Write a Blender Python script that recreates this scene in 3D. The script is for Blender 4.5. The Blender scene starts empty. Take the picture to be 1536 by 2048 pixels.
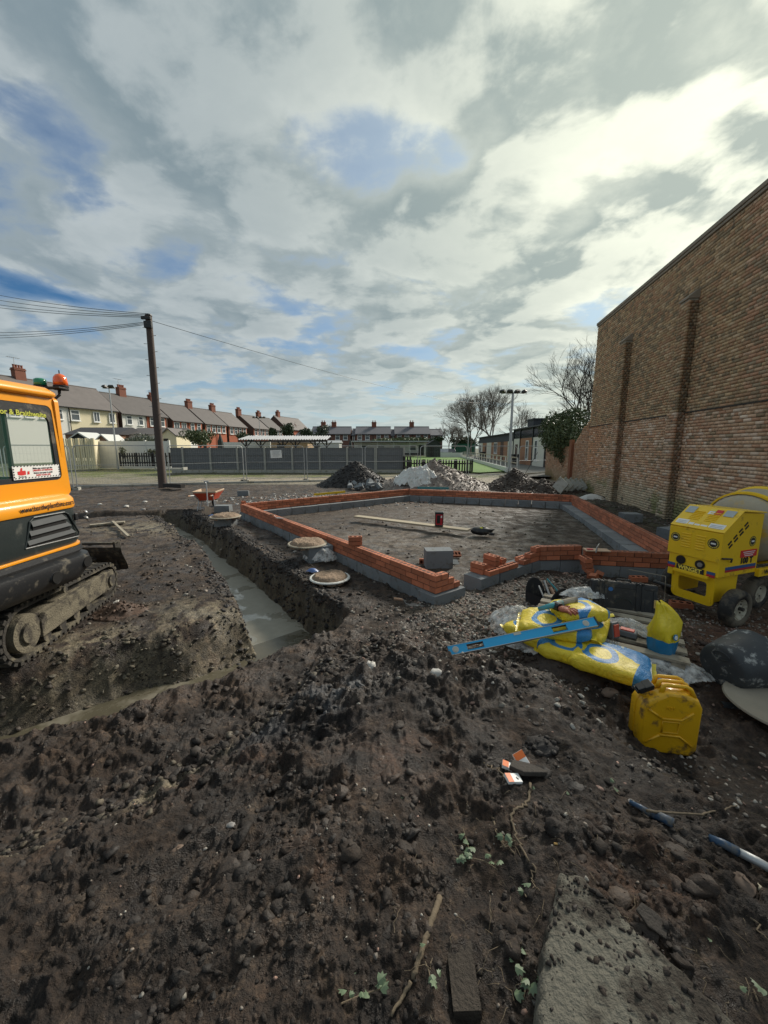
import bpy, math, random
import numpy as np
from mathutils import Vector, Matrix
R = math.radians
random.seed(7); rng = np.random.default_rng(7)
sc = bpy.context.scene
COL = sc.collection
# ---------------- camera ----------------
CAMZ = 1.9; F = 772.0; PITCH = math.atan(128/772)
cam_d = bpy.data.cameras.new('camera'); cam = bpy.data.objects.new('camera', cam_d); COL.objects.link(cam)
cam.location = (0, 0, CAMZ); cam.rotation_euler = (math.pi/2 - PITCH, 0, 0)
cam_d.sensor_fit = 'HORIZONTAL'; cam_d.sensor_width = 36; cam_d.lens = 36*F/1536
cam_d.clip_start = 0.05; cam_d.clip_end = 3000
sc.camera = cam
# ---------------- sun, sky ----------------
SUN_EL, SUN_AZ = R(34), R(41)         # azimuth clockwise from +Y (view direction)
sd = bpy.data.lights.new('sun', 'SUN'); sd.energy = 3.0; sd.angle = R(14); sd.color = (1, .93, .82)
sun = bpy.data.objects.new('sun', sd); COL.objects.link(sun)
sdir = Vector((math.sin(SUN_AZ)*math.cos(SUN_EL), math.cos(SUN_AZ)*math.cos(SUN_EL), math.sin(SUN_EL)))
sun.rotation_euler = sdir.to_track_quat('Z', 'Y').to_euler()
sc.view_settings.view_transform = 'Standard'; sc.view_settings.look = 'None'
sc.view_settings.exposure = 0.70; sc.view_settings.gamma = 1.0; sc.view_settings.use_curve_mapping = False
sc.cycles.max_bounces = 6; sc.cycles.transparent_max_bounces = 16
sc.cycles.use_denoising = True

class NT:
    """small helper round a node tree"""
    def __init__(s, tree): s.t = tree; s.n = tree.nodes; s.l = tree.links
    def new(s, typ, **kw):
        n = s.n.new(typ)
        for k, v in kw.items(): setattr(n, k, v)
        return n
    def put(s, sock, v):
        if hasattr(v, 'is_output') or isinstance(v, bpy.types.NodeSocket): s.l.new(v, sock)
        elif v is not None: sock.default_value = v
    def math(s, op, a, b=None, c=None, clamp=False):
        n = s.new('ShaderNodeMath', operation=op); n.use_clamp = clamp
        s.put(n.inputs[0], a)
        if b is not None: s.put(n.inputs[1], b)
        if c is not None: s.put(n.inputs[2], c)
        return n.outputs[0]
    def vmath(s, op, a, b=None, scale=None):
        n = s.new('ShaderNodeVectorMath', operation=op)
        s.put(n.inputs[0], a)
        if b is not None: s.put(n.inputs[1], b)
        if scale is not None: s.put(n.inputs['Scale'], scale)
        return n.outputs['Value'] if op in ('DOT_PRODUCT', 'LENGTH', 'DISTANCE') else n.outputs[0]
    def noise(s, vec, scale, detail=4, rough=.5, dist=0, col=False):
        n = s.new('ShaderNodeTexNoise'); s.put(n.inputs['Vector'], vec)
        n.inputs['Scale'].default_value = scale; n.inputs['Detail'].default_value = detail
        n.inputs['Roughness'].default_value = rough; n.inputs['Distortion'].default_value = dist
        return n.outputs['Color' if col else 'Fac']
    def ramp(s, v, a, b, lo=0., hi=1., smooth=True):
        n = s.new('ShaderNodeMapRange', interpolation_type='SMOOTHSTEP' if smooth else 'LINEAR')
        s.put(n.inputs[0], v)
        for i, q in enumerate((a, b, lo, hi)): n.inputs[i+1].default_value = q
        return n.outputs[0]
    def mix(s, f, a, b, mode='MIX'):
        n = s.new('ShaderNodeMix', data_type='RGBA', blend_type=mode)
        s.put(n.inputs[0], f)
        for k, v in ((6, a), (7, b)):
            if isinstance(v, tuple) and len(v) == 3: v = v + (1,)
            s.put(n.inputs[k], v)
        return n.outputs[2]

w = bpy.data.worlds.new("World"); sc.world = w; w.use_nodes = True
t = NT(w.node_tree); t.n.clear()
out = t.new('ShaderNodeOutputWorld')
sky = t.new('ShaderNodeTexSky', sky_type='NISHITA'); sky.sun_disc = False
sky.sun_elevation = SUN_EL; sky.sun_rotation = SUN_AZ; sky.altitude = 0; sky.air_density = 1.0; sky.dust_density = 1.0; sky.ozone_density = 1.5
tc = t.new('ShaderNodeTexCoord')
d = t.vmath('NORMALIZE', tc.outputs['Generated'])
sep = t.new('ShaderNodeSeparateXYZ'); t.l.new(d, sep.inputs[0])
dz = t.math('MAXIMUM', sep.outputs[2], 0.0)
inv = t.math('DIVIDE', 1.0, t.math('ADD', dz, 0.12))
p = t.new('ShaderNodeCombineXYZ'); t.put(p.inputs[0], t.math('MULTIPLY', sep.outputs[0], inv)); t.put(p.inputs[1], t.math('MULTIPLY', sep.outputs[1], inv))
p = p.outputs[0]
OFF = (3.7, 8.2, 0.0)
pq = t.vmath('ADD', p, OFF)
wob = t.vmath('SCALE', t.vmath('SUBTRACT', t.noise(pq, 1.3, 3, .5, col=True), (.5, .5, .5)), scale=.30)
pw = t.vmath('ADD', pq, wob)
toward = t.vmath('ADD', pw, (0.11, 0.13, 0.0))
def pc(az, el):                       # a direction (degrees) as a point of the cloud layer
    a, e = R(az), R(el); k = 1/(math.sin(e)+.12)
    return (math.sin(a)*math.cos(e)*k, math.cos(a)*math.cos(e)*k, 0.)
def spot(az, el, rad, amp):
    dd = t.vmath('DISTANCE', t.vmath('ADD', p, t.vmath('SCALE', wob, scale=2.2)), pc(az, el))
    return t.ramp(dd, 0, rad, amp, 0.)
GAPS = [(-4, 35.5, .34, .088), (9, 34, .24, .082), (-38, 30, .30, .12), (-32, 25, .26, .12), (-29, 19, .35, .10), (-16, 44, .25, .07), (-46, 16, .5, .10), (-45, 24, .3, .06), (-8, 52, .3, .07), (-22,13,.8,.05),
        (-70, 40, .5, .08), (120, 50, .5, .1), (-140, 40, .6, .12), (170, 60, .4, .1)]
CLOUDS = [(-41, 24.5, .34, .13), (-33, 38, .6, .10), (-14, 44, .35, .05), (27, 23, .42, .16), (38, 27, .34, .12), (20, 48, .7, .14), (-18, 27, .5, .07), (4, 25, .5, .08), (8, 18, .8, .09), (20, 14, .7, .06), (-60, 60, .5, .06), (60, 30, .6, .08)]
bias = None
for az, el, rad, amp in GAPS:
    q = spot(az, el, rad, -amp); bias = q if bias is None else t.math('ADD', bias, q)
for az, el, rad, amp in CLOUDS: bias = t.math('ADD', bias, spot(az, el, rad, amp))
def field(v):
    big = t.noise(v, .8, 2, .5); mid = t.noise(v, 2.6, 7, .55)
    return t.math('ADD', t.math('MULTIPLY', big, .40), t.math('MULTIPLY', mid, .66))
f1 = field(pw); n1 = t.math('ADD', f1, bias); n2 = t.math('ADD', field(toward), bias)
cov = t.ramp(n1, .415, .525)
lit = t.ramp(t.math('SUBTRACT', n1, n2), -.06, .06)           # side of each cloud turned to the sun
thick = t.ramp(n1, .44, .66)
fine = t.noise(pw, 6.5, 6, .6)
dotp = t.math('MAXIMUM', t.vmath('DOT_PRODUCT', d, tuple(sdir)), 0.0)
glow = t.math('POWER', dotp, 14.0); glow2 = t.math('POWER', dotp, 4.0)
bright = t.mix(glow2, (.30, .335, .35), (.55, .575, .49))
dark = t.mix(glow2, (.135, .178, .205), (.25, .295, .275))
sh = t.math('ADD', t.math('MULTIPLY', lit, .60), t.math('MULTIPLY', t.math('SUBTRACT', 1.0, thick), .40))
sh = t.math('ADD', sh, t.math('MULTIPLY', t.math('SUBTRACT', fine, .5), .30), clamp=True)
cloud = t.mix(sh, dark, bright)
cloud = t.mix(t.math('MULTIPLY', glow, t.math('MULTIPLY_ADD', sh, .75, .1)), cloud, (.92, .92, .74))
bluesky = t.mix(1.0, sky.outputs[0], (.0195, .036, .049), 'MULTIPLY')
blue2 = t.mix(glow2, bluesky, t.mix(.6, bluesky, (.58, .63, .58)))
lay = t.mix(t.ramp(n1, .28, .46, .0, .30), blue2, (.33, .39, .43))  # thin veil
skyc = t.mix(cov, lay, cloud)
hz = t.ramp(dz, .0, .26, 1., .0)
hazec = t.mix(glow2, (.31, .37, .385), (.68, .70, .53))
skyc = t.mix(t.math('MULTIPLY', hz, .66), skyc, hazec)
low = t.ramp(sep.outputs[2], -.05, 0.0)
skyc = t.mix(low, (.10, .10, .09), skyc)
bg = t.new('ShaderNodeBackground'); t.l.new(skyc, bg.inputs[0]); bg.inputs[1].default_value = 1.0
t.l.new(bg.outputs[0], out.inputs[0])

# ---------------- pixel -> place (photo pixels, 1536 x 2048) ----------------
_c, _s = math.cos(PITCH), math.sin(PITCH)
def ray(px, py):
    x = (px-768)/F; y = (py-1024)/F
    return Vector((x, _c - y*_s, -_s - y*_c))
def gp(px, py, z=0.0):
    r = ray(px, py); return Vector((0, 0, CAMZ)) + r*((z-CAMZ)/r.z)
def dp(px, py, dist):
    return Vector((0, 0, CAMZ)) + ray(px, py)*dist
def proj(P):
    v = Vector(P) - Vector((0, 0, CAMZ)); f = v.y*_c - v.z*_s; dn = -v.y*_s - v.z*_c
    return 768 + F*v.x/f, 1024 + F*dn/f, f

# ---------------- numpy noise ----------------
_perm = rng.permutation(4096).astype(np.int64); _rv = rng.random(4096)
def _h(ix, iy): return _rv[(_perm[(ix & 4095)] + iy*57) & 4095]
def vnoise(x, y):
    ix = np.floor(x).astype(np.int64); iy = np.floor(y).astype(np.int64)
    fx = x-ix; fy = y-iy; fx = fx*fx*fx*(fx*(fx*6-15)+10); fy = fy*fy*fy*(fy*(fy*6-15)+10)
    a = _h(ix, iy); b = _h(ix+1, iy); c = _h(ix, iy+1); e = _h(ix+1, iy+1)
    return (a+(b-a)*fx) + ((c+(e-c)*fx)-(a+(b-a)*fx))*fy
def fbm(x, y, octv=5, gain=.5):
    s = 0; a = 1; tot = 0
    for i in range(octv):
        s = s + a*vnoise(x*(2**i)+i*17.3, y*(2**i)-i*9.1); tot += a; a *= gain
    return s/tot
def ridged(x, y, octv=4, gain=.55):
    s = 0; a = 1; tot = 0
    for i in range(octv):
        s = s + a*(1-abs(2*vnoise(x*(2**i)+i*31.7, y*(2**i)+i*5.9)-1)); tot += a; a *= gain
    return s/tot
def worley(x, y):
    """distance to the nearest of a jittered set of points, and that point's own random number"""
    ix = np.floor(x).astype(np.int64); iy = np.floor(y).astype(np.int64); best = np.full(x.shape, 9.); rid = np.zeros(x.shape)
    for dx in (-1, 0, 1):
        for dy in (-1, 0, 1):
            jx = _h(ix+dx, iy+dy); jy = _h(ix+dx+811, iy+dy+97); d_ = np.hypot(ix+dx+jx-x, iy+dy+jy-y); m_ = d_ < best
            best = np.where(m_, d_, best); rid = np.where(m_, _h(ix+dx+33, iy+dy+515), rid)
    return best, rid
def sstep(a, b, x):
    q = np.clip((x-a)/(b-a), 0, 1); return q*q*(3-2*q)

# ---------------- materials ----------------
MATS = {}
def mat(name, col, rough=.7, var=.15, scale=6, bump=.15, bscale=60, metal=0, dirt=None, damt=.0, dscale=4, coat=0, alpha=1, trans=0, ior=1.45, tone=0, spec=.5, obrand=0, bdist=.01):
    if name in MATS: return MATS[name]
    m = bpy.data.materials.new(name); m.use_nodes = True; T = NT(m.node_tree)
    bs = T.n['Principled BSDF']; tcn = T.new('ShaderNodeTexCoord'); v = tcn.outputs['Object']
    c = col + (1,)
    f = T.noise(v, scale, 4, .6)
    c2 = T.mix(f, tuple(max(0, x*(1-var)) for x in col), tuple(min(1, x*(1+var)) for x in col))
    if tone:
        at = T.new('ShaderNodeAttribute'); at.attribute_name = 'tone'
        c2 = T.mix(1.0, c2, at.outputs['Color'], 'MULTIPLY')
    if obrand:
        oi = T.new('ShaderNodeObjectInfo')
        c2 = T.mix(1.0, c2, T.mix(oi.outputs['Random'], (1-obrand,)*3, (1+obrand, 1+obrand*.8, 1+obrand*.7)), 'MULTIPLY')
    if dirt:
        g = T.ramp(T.noise(v, dscale, 6, .65), .62-damt*.4, .74-damt*.25)
        c2 = T.mix(g, c2, dirt)
        T.put(bs.inputs['Roughness'], T.math('MULTIPLY_ADD', g, max(0, .85-rough), rough))
    else: T.put(bs.inputs['Roughness'], T.math('MULTIPLY_ADD', f, .12, rough-.06))
    T.put(bs.inputs['Base Color'], c2)
    bs.inputs['Metallic'].default_value = metal; bs.inputs['Coat Weight'].default_value = coat
    bs.inputs['Alpha'].default_value = alpha; bs.inputs['Transmission Weight'].default_value = trans
    bs.inputs['IOR'].default_value = ior; bs.inputs['Specular IOR Level'].default_value = spec
    if bump:
        b = T.new('ShaderNodeBump'); b.inputs['Strength'].default_value = bump; b.inputs['Distance'].default_value = bdist
        T.put(b.inputs['Height'], T.noise(v, bscale, 5, .6)); T.l.new(b.outputs[0], bs.inputs['Normal'])
    MATS[name] = m; return m

SOIL = (.0255, .0178, .0128)
def M(k): return MATS[k]
mat('steel', (.32, .32, .31), .45, .1, metal=.8, dirt=(.12, .09, .06), damt=.2)
mat('galvanised', (.42, .43, .43), .5, .12, metal=.6)
mat('dark_metal', (.03, .03, .03), .5, dirt=(.10, .08, .055), damt=.35)
mat('black_plastic', (.018, .019, .021), .42, .2, dirt=(.12, .105, .08), damt=.22, dscale=9)
mat('rubber', (.022, .021, .02), .7, .3, dirt=(.13, .11, .08), damt=.5, dscale=6)
mat('white_paint', (.72, .71, .66), .6, .06, bump=.05)
mat('white_plastic', (.62, .62, .58), .4, .08)
mat('concrete', (.38, .37, .33), .85, .15, bump=.3, bscale=90, dirt=(.19, .175, .13), damt=.25)
mat('block_grey', (.205, .225, .235), .88, .14, scale=3, bump=.5, bscale=150, obrand=.18, dirt=(.13, .125, .11), damt=.22, dscale=7)
mat('brick_red', (.46, .160, .082), .78, .22, scale=14, bump=.4, bscale=120, obrand=.32, dirt=(.42, .22, .15), damt=.10, dscale=9)
mat('brick_hole', (.07, .025, .018), .9)
mat('mortar', (.10, .060, .046), .95, .15, bump=.5, bscale=160)
mat('wet_mortar', (.25, .175, .115), .75, .45, scale=22, bump=1.0, bscale=50, bdist=.02)
mat('wood_old', (.33, .29, .22), .8, .2, scale=3, bump=.3, dirt=(.16, .13, .09), damt=.25)
mat('wood_dark', (.035, .03, .027), .8, .2)
mat('fence_grey', (.165, .17, .175), .8, .22, scale=3, bump=.3, bscale=40)
mat('glass_dark', (.03, .04, .045), .08, .3, scale=.4, bump=0, spec=.8)
mat('slate', (.115, .105, .10), .75, .28, scale=1.2, bump=.3, bscale=20, obrand=.25)
mat('yellow_paint', (.86, .54, .012), .42, .05, bump=.03, dirt=(.42, .24, .03), damt=.14, dscale=5, coat=.2)
mat('orange_paint', (.85, .33, .018), .3, .03, scale=2, bump=.0, coat=.5)
mat('black', (.012, .012, .012), .5)
mat('white_print', (.78, .78, .75), .5, .02, bump=0)
mat('red_print', (.60, .03, .03), .5, .02, bump=0)
mat('ink', (.02, .018, .02), .5, .02, bump=0)

# ---------------- mesh builder ----------------
def rotm(rx=0, ry=0, rz=0): return Matrix.Rotation(rz, 4, 'Z') @ Matrix.Rotation(ry, 4, 'Y') @ Matrix.Rotation(rx, 4, 'X')
def TR(x=0, y=0, z=0, rx=0, ry=0, rz=0): return Matrix.Translation((x, y, z)) @ rotm(rx, ry, rz)
class MB:
    def __init__(s): s.v = []; s.f = []; s.mi = []; s.m = Matrix()
    def add(s, vs, fs, mi=0, m=None):
        o = len(s.v); mm = s.m @ m if m is not None else s.m
        s.v += [tuple(mm @ Vector(a)) for a in vs]; s.f += [tuple(i+o for i in f) for f in fs]; s.mi += [mi]*len(fs); return s
    def box(s, c, z, m=None, mi=0, taper=1.0):
        x, y, h = z[0]/2, z[1]/2, z[2]/2; X, Y, Z = c; q = taper
        vs = [(X-x, Y-y, Z-h), (X+x, Y-y, Z-h), (X+x, Y+y, Z-h), (X-x, Y+y, Z-h), (X-x*q, Y-y*q, Z+h), (X+x*q, Y-y*q, Z+h), (X+x*q, Y+y*q, Z+h), (X-x*q, Y+y*q, Z+h)]
        return s.add(vs, [(0, 3, 2, 1), (4, 5, 6, 7), (0, 1, 5, 4), (1, 2, 6, 5), (2, 3, 7, 6), (3, 0, 4, 7)], mi, m)
    def tube(s, pts, r, n=8, mi=0, cap=True, m=None):
        pts = [Vector(a) for a in pts]; k = len(pts); rs = r if isinstance(r, (list, tuple)) else [r]*k
        vs = []; prev = None
        for i, P in enumerate(pts):
            T_ = (pts[min(i+1, k-1)] - pts[max(i-1, 0)]).normalized()
            if prev is None:
                U = T_.cross(Vector((0, 0, 1)) if abs(T_.z) < .9 else Vector((1, 0, 0))).normalized()
            else: U = (prev - T_*prev.dot(T_)).normalized()
            prev = U; W = T_.cross(U)
            for j in range(n):
                a = 2*math.pi*j/n; vs.append(P + (U*math.cos(a) + W*math.sin(a))*rs[i])
        fs = [(i*n+j, i*n+(j+1) % n, (i+1)*n+(j+1) % n, (i+1)*n+j) for i in range(k-1) for j in range(n)]
        if cap: fs += [tuple(range(n))[::-1], tuple((k-1)*n+j for j in range(n))]
        return s.add(vs, fs, mi, m)
    def lathe(s, prof, n=24, m=None, mi=0, close=True, sx=1, sy=1):
        vs = [(r*math.cos(2*math.pi*j/n)*sx, r*math.sin(2*math.pi*j/n)*sy, z) for r, z in prof for j in range(n)]
        k = len(prof); fs = [(i*n+j, i*n+(j+1) % n, (i+1)*n+(j+1) % n, (i+1)*n+j) for i in range(k-1) for j in range(n)]
        if close: fs += [tuple(range(n))[::-1], tuple((k-1)*n+j for j in range(n))]
        return s.add(vs, fs, mi, m)
    def prism(s, poly, z0, z1, m=None, mi=0):
        n = len(poly); vs = [(x, y, z0) for x, y in poly] + [(x, y, z1) for x, y in poly]
        fs = [tuple(range(n))[::-1], tuple(range(n, 2*n))] + [(i, (i+1) % n, n+(i+1) % n, n+i) for i in range(n)]
        return s.add(vs, fs, mi, m)
    def sheet(s, rows, m=None, mi=0, loop=False):
        k = len(rows); n = len(rows[0]); vs = [a for r_ in rows for a in r_]
        nn = n if loop else n-1
        fs = [(i*n+j, i*n+(j+1) % n, (i+1)*n+(j+1) % n, (i+1)*n+j) for i in range(k-1) for j in range(nn)]
        return s.add(vs, fs, mi, m)
    def blob(s, c, r, seed=0, amp=.25, nu=8, nv=5, m=None, mi=0):
        q = random.Random(seed); vs = []; c = Vector(c)
        for i in range(nv+1):
            ph = math.pi*i/nv
            for j in range(nu):
                a = 2*math.pi*j/nu; k = 1 + amp*(q.random()-.5)*2
                vs.append((c.x+r[0]*k*math.sin(ph)*math.cos(a), c.y+r[1]*k*math.sin(ph)*math.sin(a), c.z+r[2]*k*math.cos(ph)))
        fs = [(i*nu+j, (i+1)*nu+j, (i+1)*nu+(j+1) % nu, i*nu+(j+1) % nu) for i in range(nv) for j in range(nu)]
        return s.add(vs, fs, mi, m)
    def mesh(s, name, mats, smooth=False):
        me = bpy.data.meshes.new(name); me.from_pydata(s.v, [], s.f)
        for mm in (mats if isinstance(mats, (list, tuple)) else [mats]): me.materials.append(M(mm) if isinstance(mm, str) else mm)
        if any(s.mi): me.polygons.foreach_set('material_index', s.mi)
        if smooth: me.polygons.foreach_set('use_smooth', [True]*len(s.f))
        me.update(); return me
    def build(s, name, mats, parent=None, smooth=False, bevel=0, sub=0, autos=None, segs=2):
        o = link(name, s.mesh(name, mats, smooth or autos is not None), parent)
        if bevel:
            b = o.modifiers.new('bevel', 'BEVEL'); b.width = bevel; b.segments = segs; b.limit_method = 'ANGLE'; b.angle_limit = R(40); b.harden_normals = False
        if sub:
            b = o.modifiers.new('subdivision', 'SUBSURF'); b.levels = b.render_levels = sub
        if autos is not None:
            smooth_by_angle(o.data, autos)
        return o
def smooth_by_angle(me, ang):
    me.polygons.foreach_set('use_smooth', [True]*len(me.polygons))
    try: me.set_sharp_from_angle(angle=R(ang))
    except Exception: pass
def link(name, data, parent=None, loc=None, rot=None, sc_=None):
    o = bpy.data.objects.new(name, data); COL.objects.link(o)
    if parent: o.parent = parent
    if loc is not None: o.location = loc
    if rot is not None: o.rotation_euler = rot
    if sc_ is not None: o.scale = sc_
    return o
def tag(o, label=None, cat=None, group=None, kind=None):
    if label: o['label'] = label
    if cat: o['category'] = cat
    if group: o['group'] = group
    if kind: o['kind'] = kind
    return o
def thing(name, label, cat, loc=(0, 0, 0), rz=0, group=None, rot=None):
    o = bpy.data.objects.new(name, None); COL.objects.link(o); o.empty_display_size = .1
    o.location = loc; o.rotation_euler = rot if rot else (0, 0, rz)
    return tag(o, label, cat, group)
def setm(o, loc, rz=0, rot=None):
    o.location = loc; o.rotation_euler = rot if rot else (0, 0, rz); return o
def text(name, s_, size, m_, parent, M4, ext=.002, bold=.0, align='CENTER', sx=1.0):
    cu = bpy.data.curves.new(name, 'FONT'); cu.body = s_; cu.size = size; cu.extrude = ext; cu.offset = bold; cu.align_x = align; cu.align_y = 'CENTER'
    cu.resolution_u = 3
    tmp = bpy.data.objects.new('tmp', cu); COL.objects.link(tmp)
    dg = bpy.context.evaluated_depsgraph_get(); me = bpy.data.meshes.new_from_object(tmp.evaluated_get(dg))
    bpy.data.objects.remove(tmp); me.materials.clear(); me.materials.append(M(m_) if isinstance(m_, str) else m_)
    me.transform(M4 @ Matrix.Diagonal((sx, 1, 1, 1))); me.name = name
    return link(name, me, parent)
def np_mesh(name, V, Fq, mats, smooth=True, col=None, fmat=None):
    me = bpy.data.meshes.new(name); V = np.asarray(V, dtype=np.float32); Fq = np.asarray(Fq, dtype=np.int32); k = Fq.shape[1]
    me.vertices.add(len(V)); me.vertices.foreach_set('co', V.ravel())
    me.loops.add(Fq.size); me.loops.foreach_set('vertex_index', Fq.ravel())
    me.polygons.add(len(Fq)); me.polygons.foreach_set('loop_start', np.arange(0, Fq.size, k, dtype=np.int32)); me.polygons.foreach_set('loop_total', np.full(len(Fq), k, dtype=np.int32))
    for mm in mats: me.materials.append(M(mm) if isinstance(mm, str) else mm)
    if fmat is not None: me.polygons.foreach_set('material_index', np.asarray(fmat, dtype=np.int32))
    if smooth: me.polygons.foreach_set('use_smooth', np.ones(len(Fq), dtype=bool))
    if col is not None:
        ca = me.color_attributes.new('tone', 'FLOAT_COLOR', 'POINT')
        c4 = np.ones((len(V), 4), dtype=np.float32); c4[:, :3] = col; ca.data.foreach_set('color', c4.ravel())
    me.update(); me.validate(); return me
CUBE_V = np.array([(-.5, -.5, -.5), (.5, -.5, -.5), (.5, .5, -.5), (-.5, .5, -.5), (-.5, -.5, .5), (.5, -.5, .5), (.5, .5, .5), (-.5, .5, .5)])
CUBE_F = np.array([(0, 3, 2, 1), (4, 5, 6, 7), (0, 1, 5, 4), (1, 2, 6, 5), (2, 3, 7, 6), (3, 0, 4, 7)])
def many(base_v, base_f, mats4):
    """join transformed copies: mats4 (n,3,4)"""
    n = len(mats4); V = np.einsum('nij,kj->nki', mats4[:, :, :3], base_v) + mats4[:, None, :, 3]
    Fq = (base_f[None] + (np.arange(n)*len(base_v))[:, None, None]).reshape(-1, base_f.shape[1])
    return V.reshape(-1, 3), Fq
def rand_rot(n, tilt=math.pi):
    a = rng.random(n)*2*math.pi; b = (rng.random(n)-.5)*2*tilt; c = (rng.random(n)-.5)*2*tilt
    ca, sa, cb, sb, cc, sc2 = np.cos(a), np.sin(a), np.cos(b), np.sin(b), np.cos(c), np.sin(c)
    Z = np.zeros(n); O = np.ones(n)
    Rz = np.stack([ca, -sa, Z, sa, ca, Z, Z, Z, O], -1).reshape(n, 3, 3); Ry = np.stack([cb, Z, sb, Z, O, Z, -sb, Z, cb], -1).reshape(n, 3, 3)
    Rx = np.stack([O, Z, Z, Z, cc, -sc2, Z, sc2, cc], -1).reshape(n, 3, 3)
    return Rz @ Ry @ Rx
def xf(pos, scale, tilt=math.pi, rot=None):
    n = len(pos); Rm = rand_rot(n, tilt) if rot is None else rot
    A = Rm*np.broadcast_to(scale, (n, 3))[:, None, :]
    return np.concatenate([A, pos[:, :, None]], axis=2)
def rockshape(seed, nu=6, nv=4):
    b = MB().blob((0, 0, 0), (.5, .5, .5), seed, .30, nu, nv); V = np.array(b.v); q = np.random.default_rng(seed)
    for _ in range(5):                      # knock flat facets off the lump
        nrm = q.normal(size=3); nrm /= np.linalg.norm(nrm); d_ = V @ nrm; lim = .24+.12*q.random(); V = V - np.outer(np.clip(d_-lim, 0, None), nrm)
    return V, np.array(b.f)

# ---------------- the ground ----------------
BX = np.array([-9., -6, -4.2, -2.6, -1.9, -1.16, -.5, .2, 1.0, 1.6, 2.6, 4.0, 9.])
BY = np.array([-2.4, -1.2, -.45, .72, 1.12, 1.70, 2.65, 3.0, 2.3, 1.35, 1.0, .9, .8])
TRENCH = [  # x, y, half width
    [(-1.0, 4.15, .36), (-2.45, 6.4, .26), (-5.1, 9.9, .25), (-6.6, 11.6, .25)],
    [(-1.0, 4.15, .36), (-1.85, 3.25, .30), (-2.4, 2.90, .34), (-2.9, 2.56, .28), (-4.5, 1.85, .26), (-6.5, 1.4, .3)],
    [(-6.6, 11.4, .25), (-9.0, 10.9, .3), (-13, 10.2, .3)]]
WATER_Z = -.56
def seg_dist(x, y, P):
    best = np.full(x.shape, 1e9)
    for (ax, ay, aw), (bx, by, bw) in zip(P[:-1], P[1:]):
        dx, dy = bx-ax, by-ay; q = np.clip(((x-ax)*dx+(y-ay)*dy)/(dx*dx+dy*dy), 0, 1)
        best = np.minimum(best, np.hypot(x-ax-q*dx, y-ay-q*dy) - (aw+(bw-aw)*q))
    return best
MOUNDS = [  # cx, cy, rx, ry, h : small rises of the ground itself
    (1.15, 2.45, .55, .30, .16), (1.9, 2.5, .3, .2, .05), (-2.3, 4.6, .35, .4, .05), (-3.4, 7.6, .5, 1.2, .12), (-1.2, 7.2, .4, 1.4, .05)]
HOUSE = [(-4.1, 10.6), (.9, 14.5), (6.23, 12.6), (4.45, 5.25), (3.0, 5.6), (2.5, 5.9), (1.2, 5.0), (.62, 4.43)]
def inside(x, y, poly):
    r_ = np.zeros(x.shape, bool); n = len(poly)
    for i in range(n):
        (x1, y1), (x2, y2) = poly[i], poly[(i+1) % n]
        c = ((y1 > y) != (y2 > y)) & (x < (x2-x1)*(y-y1)/(y2-y1+1e-12)+x1); r_ ^= c
    return r_
def base_h(x, y):
    yb = np.interp(x, BX, BY); h = .36*(1-sstep(-.45, np.where(x < -.6, .50, .95), y-yb))
    h = h*(1-.62*np.exp(-((x+1.45)/.95)**2)*sstep(.9, 1.9, y))
    h = h*(1+.25*(fbm(x*1.1+3, y*1.1, 3)-.5)) + .10*np.exp(-(((x-3)/2.0)**2+((y-3.6)/1.0)**2))
    h = h + .07*np.exp(-(((x-1.5)/1.4)**2+((y-3.6)/.8)**2))
    h = h - .10*sstep(-1, -1.4, x)*sstep(6, 3, y)*sstep(-2.5, -3.2, x)*0
    h = h + sstep(14, 30, y)*.12
    for cx, cy, rx, ry, a in MOUNDS: h = h + a*np.exp(-((x-cx)/rx)**2-((y-cy)/ry)**2)
    return h
def site_mask(x, y): return 1-sstep(19.6, 20.3, y+.0*x)
def trench_d(x, y):
    a = seg_dist(x, y, TRENCH[0]); b = seg_dist(x, y, TRENCH[1]); c = seg_dist(x, y, TRENCH[2]); return a, b, c
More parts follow.
